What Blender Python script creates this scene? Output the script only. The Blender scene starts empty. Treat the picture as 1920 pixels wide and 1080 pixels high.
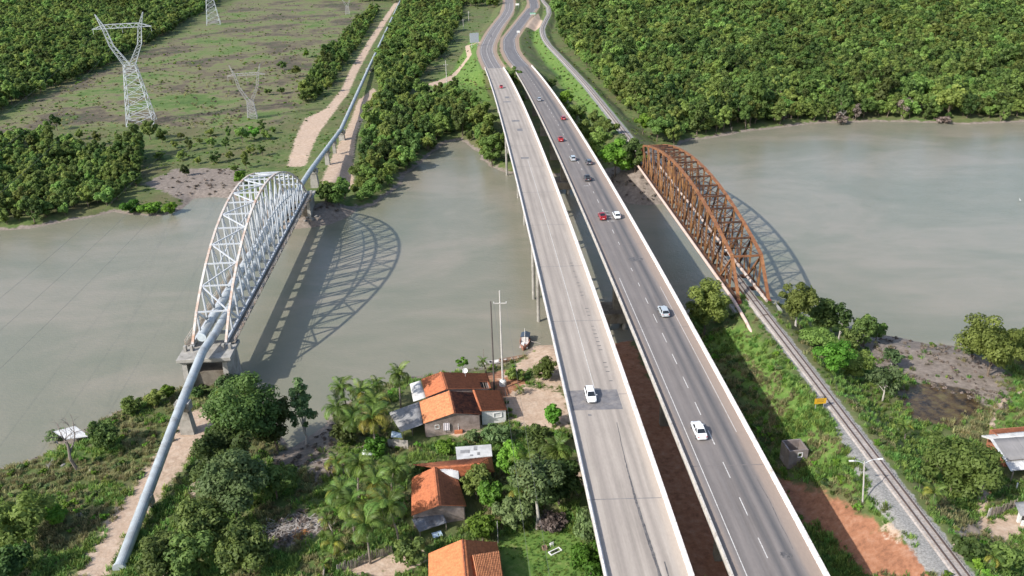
import bpy, bmesh, math, random
import numpy as np
from mathutils import Vector, Matrix

random.seed(7)
RNG = np.random.default_rng(7)
S = bpy.context.scene
COL = S.collection
R = math.radians

# ------------------------------------------------------------------ camera
F_PX, CAM_H = 1566.0, 90.0          # focal length in photo pixels, drone height over the river
PITCH, ROLL = math.atan(700.0 / 1566.0), math.atan2(103.0, 3504.0)
_c, _s = math.cos(PITCH), math.sin(PITCH)
FW = np.array([0, _c, -_s]); U0 = np.array([0, _s, _c]); R0 = np.array([1.0, 0, 0])
RT = R0 * math.cos(ROLL) - U0 * math.sin(ROLL)
UP = U0 * math.cos(ROLL) + R0 * math.sin(ROLL)
CAMP = np.array([0, 0, CAM_H])
cam = bpy.data.objects.new('camera', bpy.data.cameras.new('camera'))
COL.objects.link(cam)
M = Matrix.Identity(4)
for i in range(3):
    M[i][0], M[i][1], M[i][2], M[i][3] = RT[i], UP[i], -FW[i], CAMP[i]
cam.matrix_world = M
cam.data.sensor_width = 36.0
cam.data.lens = 36.0 * F_PX / 1920.0
cam.data.clip_start, cam.data.clip_end = 1.0, 20000.0
S.camera = cam

# ------------------------------------------------------------------ light
SHADOW = Vector((1.067, 0.75, -1.0))          # shadow run per metre of height
SUN_EL = math.atan(1.0 / math.hypot(SHADOW.x, SHADOW.y))
SUN_ROT = math.atan2(-SHADOW.x, -SHADOW.y) % (2 * math.pi)
world = bpy.data.worlds.new("World"); S.world = world; world.use_nodes = True
wn = world.node_tree.nodes; wl = world.node_tree.links
sky = wn.new('ShaderNodeTexSky'); sky.sky_type = 'NISHITA'; sky.sun_disc = False
sky.sun_elevation = SUN_EL; sky.sun_rotation = SUN_ROT
sky.air_density = 1.0; sky.dust_density = 1.6; sky.ozone_density = 1.0
wl.new(sky.outputs[0], wn['Background'].inputs[0]); wn['Background'].inputs[1].default_value = 0.15
sun = bpy.data.objects.new('sun', bpy.data.lights.new('sun', 'SUN')); COL.objects.link(sun)
sun.data.energy = 3.8; sun.data.angle = R(0.6); sun.data.color = (1.0, 0.965, 0.91)
sun.rotation_euler = SHADOW.to_track_quat('-Z', 'Y').to_euler()
sun.location = (0, 0, 300)
S.view_settings.view_transform = 'Standard'; S.view_settings.look = 'None'
S.view_settings.exposure = 0.56; S.view_settings.gamma = 1.0; S.view_settings.use_curve_mapping = False
S.render.engine = 'CYCLES'
S.cycles.max_bounces = 5; S.cycles.diffuse_bounces = 3; S.cycles.glossy_bounces = 2
S.cycles.transparent_max_bounces = 4; S.cycles.caustics_reflective = False; S.cycles.caustics_refractive = False

# ------------------------------------------------------------------ plan of the site
def un(px, py, z=0.0):
    """survey point: photo pixel -> site coordinates on the level z"""
    d = FW + RT * ((px - 960) / F_PX) - UP * ((py - 540) / F_PX)
    t = (z - CAM_H) / d[2]
    return CAMP + t * d

def poly(pts, z=0.0):
    return np.array([un(x, y, z)[:2] for x, y in pts])

def seg_dist(X, Y, pts, closed=False):
    """distance to a polyline, and value (z) interpolated along it"""
    pts = np.asarray(pts, float)
    n = len(pts); best = np.full(X.shape, 1e9); val = np.zeros(X.shape)
    for i in range(n if closed else n - 1):
        a, b = pts[i], pts[(i + 1) % n]
        d = b[:2] - a[:2]; L = d @ d + 1e-9
        t = np.clip(((X - a[0]) * d[0] + (Y - a[1]) * d[1]) / L, 0, 1)
        D = np.hypot(X - a[0] - t * d[0], Y - a[1] - t * d[1])
        m = D < best
        best = np.where(m, D, best)
        if pts.shape[1] > 2:
            val = np.where(m, a[2] + t * (b[2] - a[2]), val)
    return best, val

def inside(X, Y, p):
    r = np.zeros(X.shape, bool); n = len(p)
    for i in range(n):
        x1, y1 = p[i]; x2, y2 = p[(i + 1) % n]
        if y1 == y2: continue
        c = ((y1 > Y) != (y2 > Y)) & (X < (x2 - x1) * (Y - y1) / (y2 - y1) + x1)
        r ^= c
    return r

def sdf(X, Y, p):
    """signed distance, positive inside"""
    d, _ = seg_dist(X, Y, p, True)
    return np.where(inside(X, Y, p), d, -d)

def vnoise(X, Y, scale, seed=0):
    """smooth value noise in -1..1"""
    r = np.random.default_rng(seed); T = r.random((257, 257)) * 2 - 1
    x = X / scale + 1000.0; y = Y / scale + 1000.0
    xi = np.floor(x).astype(int); yi = np.floor(y).astype(int); fx = x - xi; fy = y - yi
    fx = fx * fx * (3 - 2 * fx); fy = fy * fy * (3 - 2 * fy)
    xi %= 256; yi %= 256
    return (T[yi, xi] * (1 - fx) + T[yi, xi + 1] * fx) * (1 - fy) + (T[yi + 1, xi] * (1 - fx) + T[yi + 1, xi + 1] * fx) * fy

def lb_z(y): t = (y - 250) / 100.0; return 18.5 + 0.3 * t - 1.8 * t * t
def rb_z(y): t = (y - 250) / 100.0; return 18.5 - 0.42 * t - 1.37 * t * t
def lb_x(y): return 1.40 - 0.0548 * (y - 250)       # left edge
def rb_x(y): return 16.65 - 0.0529 * (y - 250)
LB_W, RB_W = 11.2, 11.7
LB_END, RB_END = 500.0, 496.0

FAR_SHORE = [(-400, 452), (-60, 440), (0, 432), (60, 428), (120, 415), (170, 408), (215, 397), (250, 402), (300, 405), (340, 396), (350, 384), (362, 372), (400, 368), (440, 372),
             (480, 380), (520, 392), (560, 405), (585, 412), (620, 400), (700, 385), (745, 352), (765, 322), (800, 296), (830, 268), (862, 262), (895, 285), (915, 312), (950, 322),
             (1000, 330), (1060, 330), (1120, 336), (1180, 338), (1215, 320), (1240, 290), (1290, 262), (1340, 258), (1400, 247), (1470, 238), (1540, 231), (1640, 228), (1740, 230), (1830, 233), (1930, 228), (2400, 215)]
NEAR_SHORE = [(2400, 560), (2000, 580), (1925, 640), (1890, 668), (1850, 655), (1800, 652), (1740, 645), (1690, 634), (1640, 628), (1600, 618), (1540, 600), (1480, 585), (1440, 590), (1380, 600), (1320, 612),
              (1240, 622), (1160, 640), (1090, 655), (1040, 648), (1010, 650), (985, 664), (950, 682), (915, 690), (880, 692), (800, 700), (720, 722), (660, 748), (620, 780), (600, 800),
              (572, 822), (545, 838), (525, 812), (500, 770), (480, 735), (455, 716), (420, 712), (380, 715), (330, 728), (265, 748), (205, 778), (168, 800), (140, 830), (100, 842), (50, 862), (0, 880), (-120, 905), (-500, 1000)]
RIVER = poly(FAR_SHORE + NEAR_SHORE)

RAIL_NEAR = [(54.15, 169.5, 9.3), (55.6, 140, 9.3), (56.9, 110, 9.3), (58.1, 83, 9.2), (59.6, 45, 9.2), (60.5, 20, 9.2)]
RAIL_FAR = [(49.05, 285.5, 9.3), (47.6, 325, 8.4), (46.0, 380, 6.8), (43.3, 450, 5.2), (37.6, 534, 4.4), (31.2, 615, 4.2), (29.6, 660, 4.2), (30.6, 706, 4.2), (36, 760, 4.2), (42.3, 818, 4.2), (44.5, 880, 4.2), (42.5, 940, 4.2), (38, 1300, 4.2)]
LROAD = [(lb_x(500) + 5.6, 500, lb_z(500) - 0.12), (-9.9, 536, 7.0), (-12.4, 575, 6.4), (-12.3, 612, 6.0), (-8.9, 680, 5.4), (-4.0, 745, 5.0), (2.4, 820, 4.8), (6.0, 926, 4.6), (6.5, 1300, 4.6)]
RROAD = [(rb_x(496) + 5.85, 496, rb_z(496) - 0.12), (6.2, 533, 7.6), (3.6, 575, 6.6), (3.2, 605, 6.1), (3.9, 648, 5.5), (11, 715, 5.1), (19.4, 792, 4.8), (27, 860, 4.6), (31.5, 918, 4.6), (33, 1300, 4.6)]

# ------------------------------------------------------------------ terrain grid
def axis(parts):
    out = [parts[0][0]]
    for a, b, st in parts:
        n = max(1, int(round((b - a) / st))); out += list(np.linspace(a, b, n + 1)[1:])
    return np.array(out)
GX = axis([(-9000, -3000, 3000), (-3000, -1000, 400), (-1000, -400, 40), (-400, -180, 8), (-180, -95, 2.2), (-95, 95, 0.95), (95, 180, 2.2), (180, 400, 8), (400, 1000, 40), (1000, 3000, 400), (3000, 9000, 3000)])
GY = axis([(-600, 20, 60), (20, 60, 4), (60, 185, 0.85), (185, 340, 1.4), (340, 560, 2.6), (560, 1000, 6), (1000, 1600, 30), (1600, 3600, 400), (3600, 12600, 3000)])
X, Y = np.meshgrid(GX, GY)
RSD = -sdf(X, Y, RIVER)                       # + on land, - in the water
RSD = RSD + vnoise(X, Y, 6.0, 3) * 0.9 + vnoise(X, Y, 2.2, 4) * 0.4
far = Y > 205
base = np.where(far, 1.5, np.where(X < 0, 2.0 + 1.6 * np.clip((X + 48) / 12, 0, 1), 3.5) - 0.6 + 0.6 * np.clip((RSD - 15) / 25, 0, 1)) + vnoise(X, Y, 14, 5) * 0.25 + vnoise(X, Y, 4, 6) * 0.12
Z = np.where(RSD > 0, np.minimum(base, 0.05 + RSD * 0.30), np.maximum(-2.5, RSD * 0.25))
def embank(Z, line, hw, slope, wob=0.5):
    d, zz = seg_dist(X, Y, line)
    e = zz - np.maximum(0, d - hw) * slope + np.where(d > hw, vnoise(X, Y, 3.5, 8) * wob * np.clip((d - hw) / 3, 0, 1), 0)
    return np.maximum(Z, e)
Z = embank(Z, [(a, b, c - 0.05) for a, b, c in RAIL_NEAR], 3.3, 0.62)
Z = embank(Z, [(a, b, c - 0.05) for a, b, c in RAIL_FAR], 2.6, 0.55)
Z = embank(Z, [(a, b, c - 0.06) for a, b, c in LROAD], 8.0, 0.45)
Z = embank(Z, [(a, b, c - 0.06) for a, b, c in RROAD], 8.0, 0.45)
PIPE_END_BERM = [(-67.6, 268, 4.0), (-69, 285, 3.6), (-71, 330, 2.6)]
Z = embank(Z, PIPE_END_BERM, 6.0, 0.45)
Z = np.minimum(Z, np.where((RSD < 0), -0.1, 1e9)) if False else Z

def gz(x, y):
    i = np.clip(np.searchsorted(GX, x) - 1, 0, len(GX) - 2); j = np.clip(np.searchsorted(GY, y) - 1, 0, len(GY) - 2)
    fx = (x - GX[i]) / (GX[i + 1] - GX[i]); fy = (y - GY[j]) / (GY[j + 1] - GY[j])
    return (Z[j, i] * (1 - fx) + Z[j, i + 1] * fx) * (1 - fy) + (Z[j + 1, i] * (1 - fx) + Z[j + 1, i + 1] * fx) * fy

def at(px, py, z0=3.0):
    """ground point under a survey pixel"""
    z = z0
    for _ in range(12):
        p = un(px, py, z); z = 0.5 * z + 0.5 * float(gz(p[0], p[1]))
    p = un(px, py, z)
    return Vector((p[0], p[1], float(gz(p[0], p[1]))))

def vec(px, py, z): return Vector(un(px, py, z))

# ------------------------------------------------------------------ materials
def mat_new(name):
    m = bpy.data.materials.new(name); m.use_nodes = True
    nt = m.node_tree; b = nt.nodes['Principled BSDF']
    return m, nt, b
def N(nt, t, **kw):
    n = nt.nodes.new(t)
    for k, v in kw.items():
        if k.startswith('i_'):
            key = k[2:]; key = int(key) if key.isdigit() else key
            n.inputs[key].default_value = v
        else: setattr(n, k, v)
    return n
def ramp(nt, fac, stops):
    r = nt.nodes.new('ShaderNodeValToRGB'); e = r.color_ramp.elements
    while len(e) < len(stops): e.new(0.5)
    for el, (p, c) in zip(e, stops):
        el.position = p; el.color = tuple(c) + ((1,) if len(c) == 3 else ())
    nt.links.new(fac, r.inputs[0]); return r.outputs[0]
def noise(nt, scale, detail=4, rough=0.55, coords=None, dist=0.0):
    n = nt.nodes.new('ShaderNodeTexNoise'); n.inputs['Scale'].default_value = scale
    n.inputs['Detail'].default_value = detail; n.inputs['Roughness'].default_value = rough; n.inputs['Distortion'].default_value = dist
    if coords is not None: nt.links.new(coords, n.inputs['Vector'])
    return n.outputs['Fac']
def mix(nt, f, a, b, mode='MIX'):
    n = nt.nodes.new('ShaderNodeMix'); n.data_type = 'RGBA'; n.blend_type = mode
    for sock, v in ((n.inputs[0], f), (n.inputs[6], a), (n.inputs[7], b)):
        if hasattr(v, 'is_linked'): nt.links.new(v, sock)
        else: sock.default_value = v if not isinstance(v, tuple) else (v + (1,) if len(v) == 3 else v)
    return n.outputs[2]
def mth(nt, op, a, b=None, clamp=False):
    n = nt.nodes.new('ShaderNodeMath'); n.operation = op; n.use_clamp = clamp
    for i, v in enumerate((a, b)):
        if v is None: continue
        if hasattr(v, 'is_linked'): nt.links.new(v, n.inputs[i])
        else: n.inputs[i].default_value = v
    return n.outputs[0]
def geo_pos(nt): return nt.nodes.new('ShaderNodeNewGeometry').outputs['Position']
def objco(nt): return nt.nodes.new('ShaderNodeTexCoord').outputs['Object']
def bump(nt, b, h, strength=0.3, dist=0.1):
    n = nt.nodes.new('ShaderNodeBump'); n.inputs['Strength'].default_value = strength; n.inputs['Distance'].default_value = dist
    nt.links.new(h, n.inputs['Height']); nt.links.new(n.outputs[0], b.inputs['Normal'])

def mat_plain(name, c, rough=0.7, var=0.15, scale=1.5, metallic=0.0, dirt=None, dirt_amt=0.45, dirt_scale=0.6, spec=0.5, bmp=0.0, world_space=True):
    """painted / mineral / metal surface with tone variation and stains"""
    m, nt, b = mat_new(name)
    co = geo_pos(nt) if world_space else objco(nt)
    lo = tuple(x * (1 - var) for x in c); hi = tuple(min(1, x * (1 + var)) for x in c)
    col = ramp(nt, noise(nt, scale, 6, 0.6, co), [(0.3, lo), (0.7, hi)])
    if dirt:
        f = ramp(nt, noise(nt, dirt_scale, 8, 0.68, co, 0.4), [(1 - dirt_amt - 0.12, (0, 0, 0)), (1 - dirt_amt + 0.16, (1, 1, 1))])
        col = mix(nt, f, col, dirt)
    nt.links.new(col, b.inputs['Base Color'])
    b.inputs['Roughness'].default_value = rough; b.inputs['Metallic'].default_value = metallic
    b.inputs['Specular IOR Level'].default_value = spec
    if bmp: bump(nt, b, noise(nt, scale * 8, 4, 0.6, co), bmp, 0.03)
    return m

def mat_leaf(name, dark, light, tint=0.25, trans=0.25, rough=0.6):
    m, nt, b = mat_new(name)
    a = N(nt, 'ShaderNodeAttribute', attribute_name='lv')
    oi = nt.nodes.new('ShaderNodeObjectInfo')
    col = mix(nt, a.outputs['Fac'], dark, light)
    h = N(nt, 'ShaderNodeHueSaturation')
    hue = mth(nt, 'ADD', mth(nt, 'MULTIPLY', oi.outputs['Random'], 0.05 * tint * 4), 0.5 - 0.025 * tint * 4)
    val = mth(nt, 'ADD', mth(nt, 'MULTIPLY', mth(nt, 'FRACT', mth(nt, 'MULTIPLY', oi.outputs['Random'], 7.31)), 0.85), 0.62)
    nt.links.new(hue, h.inputs['Hue']); nt.links.new(val, h.inputs['Value']); nt.links.new(col, h.inputs['Color'])
    nt.links.new(h.outputs[0], b.inputs['Base Color'])
    b.inputs['Roughness'].default_value = rough; b.inputs['Specular IOR Level'].default_value = 0.3
    tr = nt.nodes.new('ShaderNodeBsdfTranslucent'); nt.links.new(h.outputs[0], tr.inputs[0])
    ms = nt.nodes.new('ShaderNodeMixShader'); ms.inputs[0].default_value = trans
    nt.links.new(b.outputs[0], ms.inputs[1]); nt.links.new(tr.outputs[0], ms.inputs[2])
    nt.links.new(ms.outputs[0], nt.nodes['Material Output'].inputs[0])
    return m

# ------------------------------------------------------------------ object helpers
def link(o, parent=None):
    COL.objects.link(o)
    if parent is not None: o.parent = parent
    return o
def tag(o, label=None, cat=None, group=None, kind=None):
    if label: o['label'] = label
    if cat: o['category'] = cat
    if group: o['group'] = group
    if kind: o['kind'] = kind
    return o
def empty(name, loc=(0, 0, 0), rz=0.0, label=None, cat=None, group=None):
    o = bpy.data.objects.new(name, None); COL.objects.link(o)
    o.location = loc; o.rotation_euler = (0, 0, rz); o.empty_display_size = 0.5
    return tag(o, label, cat, group)

class MB:
    """collects shapes and links them as ONE mesh object"""
    def __init__(s): s.v = []; s.f = []; s.m = []; s.mi = 0
    def add(s, vs, fs):
        n = len(s.v); s.v += [tuple(v) for v in vs]; s.f += [tuple(i + n for i in f) for f in fs]; s.m += [s.mi] * len(fs); return s
    def box(s, c, size, rz=0.0):
        x, y, z = (k / 2 for k in size); ca, sa = math.cos(rz), math.sin(rz); vs = []
        for dz in (-z, z):
            for dx, dy in ((-x, -y), (x, -y), (x, y), (-x, y)):
                vs.append((c[0] + dx * ca - dy * sa, c[1] + dx * sa + dy * ca, c[2] + dz))
        return s.add(vs, [(3, 2, 1, 0), (4, 5, 6, 7), (0, 1, 5, 4), (1, 2, 6, 5), (2, 3, 7, 6), (3, 0, 4, 7)])
    def bar(s, a, b, w, h=None, up=(0, 0, 1)):
        a, b = Vector(a), Vector(b); h = h or w; d = (b - a).normalized(); u = Vector(up)
        if abs(d.dot(u)) > 0.98: u = Vector((0, 1, 0)) if abs(d.y) < 0.9 else Vector((1, 0, 0))
        sx = d.cross(u).normalized() * (w / 2); sy = sx.normalized().cross(d).normalized() * (h / 2); vs = []
        for p in (a, b):
            vs += [p - sx - sy, p + sx - sy, p + sx + sy, p - sx + sy]
        return s.add(vs, [(3, 2, 1, 0), (4, 5, 6, 7), (0, 1, 5, 4), (1, 2, 6, 5), (2, 3, 7, 6), (3, 0, 4, 7)])
    def tube(s, pts, r, n=8, cap=True):
        pts = [Vector(p) for p in pts]; rs = r if isinstance(r, (list, tuple)) else [r] * len(pts)
        vs, fs = [], []; pu = None
        for i, p in enumerate(pts):
            d = (pts[min(i + 1, len(pts) - 1)] - pts[max(i - 1, 0)]).normalized()
            if pu is None:
                u = Vector((0, 0, 1)) if abs(d.z) < 0.9 else Vector((1, 0, 0))
            else: u = pu
            sx = d.cross(u).normalized(); sy = sx.cross(d).normalized(); pu = sy
            for k in range(n):
                a = 2 * math.pi * k / n; vs.append(p + (sx * math.cos(a) + sy * math.sin(a)) * rs[i])
        for i in range(len(pts) - 1):
            for k in range(n):
                k2 = (k + 1) % n; fs.append((i * n + k, i * n + k2, (i + 1) * n + k2, (i + 1) * n + k))
        if cap: fs.append(tuple(range(n))[::-1]); fs.append(tuple((len(pts) - 1) * n + k for k in range(n)))
        return s.add(vs, fs)
    def lathe(s, prof, c=(0, 0, 0), n=16):
        vs, fs = [], []
        for r, z in prof:
            for k in range(n):
                a = 2 * math.pi * k / n; vs.append((c[0] + r * math.cos(a), c[1] + r * math.sin(a), c[2] + z))
        for i in range(len(prof) - 1):
            for k in range(n):
                k2 = (k + 1) % n; fs.append((i * n + k, i * n + k2, (i + 1) * n + k2, (i + 1) * n + k))
        return s.add(vs, fs)
    def loft(s, rings, close=True, caps=True):
        n = len(rings[0]); vs = [p for r in rings for p in r]; fs = []
        for i in range(len(rings) - 1):
            for k in range(n if close else n - 1):
                k2 = (k + 1) % n; fs.append((i * n + k, i * n + k2, (i + 1) * n + k2, (i + 1) * n + k))
        if caps and close: fs.append(tuple(range(n))[::-1]); fs.append(tuple((len(rings) - 1) * n + k for k in range(n)))
        return s.add(vs, fs)
    def mesh(s, name, mats):
        me = bpy.data.meshes.new(name); me.from_pydata(s.v, [], s.f)
        for m in (mats if isinstance(mats, (list, tuple)) else [mats]): me.materials.append(m)
        if any(s.m): me.polygons.foreach_set('material_index', s.m)
        me.update(); return me
    def build(s, name, mats, parent=None, smooth=False, bevel=0.0):
        me = s.mesh(name, mats)
        if smooth: me.polygons.foreach_set('use_smooth', [True] * len(me.polygons))
        o = link(bpy.data.objects.new(name, me), parent)
        if bevel:
            b = o.modifiers.new('bevel', 'BEVEL'); b.width = bevel; b.segments = 1; b.limit_method = 'ANGLE'
        return o

def inst(name, me, parent=None, loc=(0, 0, 0), rot=(0, 0, 0), sc=(1, 1, 1)):
    o = bpy.data.objects.new(name, me); link(o, parent); o.location = loc; o.rotation_euler = rot; o.scale = sc
    return o

def grid_mesh(name, P, mats, smooth=True):
    """P: (rows, cols, 3) array -> mesh"""
    P = np.asarray(P, float); r, c = P.shape[:2]
    me = bpy.data.meshes.new(name); me.vertices.add(r * c); me.vertices.foreach_set('co', P.reshape(-1))
    j, i = np.meshgrid(np.arange(r - 1), np.arange(c - 1), indexing='ij'); a = (j * c + i).reshape(-1)
    q = np.stack([a, a + 1, a + c + 1, a + c], 1).reshape(-1); n = (r - 1) * (c - 1)
    me.loops.add(n * 4); me.loops.foreach_set('vertex_index', q.astype(np.int32))
    me.polygons.add(n); me.polygons.foreach_set('loop_start', np.arange(0, n * 4, 4, dtype=np.int32))
    me.update(calc_edges=True); me.validate()
    if smooth: me.polygons.foreach_set('use_smooth', [True] * n)
    for m in (mats if isinstance(mats, (list, tuple)) else [mats]): me.materials.append(m)
    return me

def quads_mesh(name, V, mats, lv=None, smooth=False):
    """V: (n,4,3) free quads; lv: per-quad value"""
    n = len(V); me = bpy.data.meshes.new(name)
    me.vertices.add(n * 4); me.vertices.foreach_set('co', np.asarray(V, float).reshape(-1))
    me.loops.add(n * 4); me.loops.foreach_set('vertex_index', np.arange(n * 4, dtype=np.int32))
    me.polygons.add(n); me.polygons.foreach_set('loop_start', np.arange(0, n * 4, 4, dtype=np.int32))
    me.update(calc_edges=True)
    if lv is not None:
        a = me.attributes.new('lv', 'FLOAT', 'FACE'); a.data.foreach_set('value', np.asarray(lv, np.float32))
    for m in (mats if isinstance(mats, (list, tuple)) else [mats]): me.materials.append(m)
    return me

# ------------------------------------------------------------------ ground cover fields
def gpoly(p): return np.array([tuple(at(x, y))[:2] for x, y in p])
def field(polys, soft=3.0, z=3.0):
    out = np.full(X.shape, -50.0)
    for p in polys: out = np.maximum(out, sdf(X, Y, gpoly(p)))
    return np.clip(0.5 + out / (2 * soft), 0, 1)
def strip_field(lines, soft=1.2):
    out = np.full(X.shape, -50.0)
    for pts, hw in lines:
        d, _ = seg_dist(X, Y, np.array(pts)); out = np.maximum(out, hw - d)
    return np.clip(0.5 + out / (2 * soft), 0, 1)

SAND = [[(140, 1090), (215, 955), (270, 885), (318, 815), (352, 775), (398, 758), (398, 800), (340, 880), (300, 930), (262, 985), (232, 1010), (200, 1090)],
        [(300, 1090), (330, 990), (372, 880), (395, 845), (398, 870), (350, 960), (335, 1040), (330, 1090)],
        [(538, 312), (556, 255), (572, 222), (612, 203), (640, 168), (658, 128), (688, 80), (716, 38), (740, 5), (748, 5), (724, 42), (698, 84), (672, 132), (652, 176), (622, 216), (598, 250), (582, 285), (572, 312)],
        [(596, 360), (605, 335), (632, 275), (655, 232), (672, 188), (700, 165), (706, 172), (688, 205), (668, 250), (662, 300), (664, 350), (640, 358)],
        [(942, 745), (985, 722), (1040, 730), (1062, 748), (1070, 800), (1000, 806), (955, 792)],
        [(930, 712), (985, 670), (1022, 640), (1055, 655), (1060, 735), (1010, 722), (1000, 690), (965, 700)],
        [(1070, 860), (1085, 860), (1098, 910), (1080, 905)],
        [(1818, 1000), (1850, 980), (1925, 950), (1925, 1022), (1880, 1015)], [(1660, 985), (1690, 955), (1705, 985), (1690, 1010), (1665, 1005)],
        [(800, 158), (850, 140), (852, 150), (815, 162)], [(640, 1072), (700, 1046), (790, 1030), (800, 1042), (690, 1090), (640, 1090)],
        [(985, 45), (1010, 25), (1018, 40), (1012, 52), (985, 52)], [(820, 790), (880, 800), (900, 790), (900, 806), (850, 820)]]
REDS = [[(1130, 640), (1180, 640), (1255, 790), (1345, 1000), (1370, 1090), (1290, 1090), (1240, 930), (1190, 800)],
        [(1440, 890), (1500, 903), (1560, 932), (1610, 962), (1665, 995), (1700, 1020), (1745, 1055), (1760, 1090), (1620, 1090), (1600, 1075), (1570, 1035), (1540, 1005), (1490, 970)],
        [(1835, 915), (1850, 905), (1850, 980), (1830, 985)],
        [(905, 700), (975, 690), (990, 740), (950, 760), (925, 735)]]
MUD = [[(270, 345), (330, 316), (450, 315), (455, 350), (440, 385), (345, 380)], [(1595, 640), (1640, 618), (1720, 632), (1800, 655), (1880, 690), (1890, 770), (1760, 740), (1690, 705), (1640, 690)],
       [(500, 860), (560, 810), (620, 790), (640, 830), (600, 850), (540, 900)], [(480, 1010), (560, 960), (610, 975), (600, 1000), (520, 1030)], [(570, 870), (630, 850), (640, 890), (590, 905)]]
WET = [[(1680, 728), (1740, 715), (1810, 728), (1850, 765), (1790, 800), (1700, 790)]]
SCRUB = [[(-200, 330), (0, 232), (60, 192), (200, 128), (330, 72), (420, 22), (450, -5), (700, -5), (640, 70), (600, 130), (560, 205), (520, 235), (400, 240), (240, 238), (100, 238), (0, 290)]]
LUSH = [[(1330, 625), (1400, 608), (1470, 680), (1560, 800), (1640, 905), (1700, 975), (1690, 1000), (1600, 930), (1500, 890), (1420, 780)], [(990, 60), (1010, 52), (1060, 120), (1130, 180), (1190, 262), (1150, 250), (1080, 190), (1030, 130)],
        [(1750, 1090), (1830, 1010), (1930, 1040), (1930, 1090)], [(940, 1000), (1080, 985), (1110, 1090), (945, 1090)], [(1850, 760), (1930, 720), (1930, 860), (1860, 815)], [(800, 165), (850, 130), (890, 60), (905, 75), (905, 130), (920, 190), (860, 190)],
        [(500, 860), (545, 830), (575, 850), (560, 900), (520, 915)]]
FIELDS = {
    'sand': np.maximum(field(SAND, 1.8), 0), 'red': field(REDS, 1.8), 'wet': field(WET, 2.0),
    'mud': np.maximum(field(MUD, 2.5), np.clip(0.85 - RSD / 4.0, 0, 1)), 'scrub': field(SCRUB, 9.0), 'lush': field(LUSH, 2.5),
    'gravel': np.maximum(strip_field([([p[:2] for p in RAIL_NEAR], 1.7), ([p[:2] for p in RAIL_FAR], 2.3)]),
                         field([[(1540, 745), (1560, 740), (1640, 850), (1720, 945), (1790, 1040), (1820, 1090), (1760, 1090), (1720, 1050), (1690, 1000), (1640, 950), (1590, 860)]], 1.2, 8.0)),
    'path': strip_field([(gpoly([(1925, 728), (1885, 748), (1862, 770), (1860, 800), (1866, 820)]), 0.45), (gpoly([(1870, 880), (1848, 908), (1840, 960), (1842, 985), (1800, 1000), (1795, 1040)]), 0.7), (gpoly([(850, 142), (880, 105), (876, 85), (900, 80)]), 1.6),
                         (gpoly([(700, 1090), (790, 1048)]), 1.0)], 0.6),
    'verge': np.clip(0.5 + (6.9 - np.minimum(seg_dist(X, Y, LROAD)[0], seg_dist(X, Y, RROAD)[0])) / 3.0, 0, 1) * (Y > 490),
}
def cover(name, x, y):
    A = FIELDS[name]
    i = np.clip(np.searchsorted(GX, x) - 1, 0, len(GX) - 2); j = np.clip(np.searchsorted(GY, y) - 1, 0, len(GY) - 2)
    return A[j, i]

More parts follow.
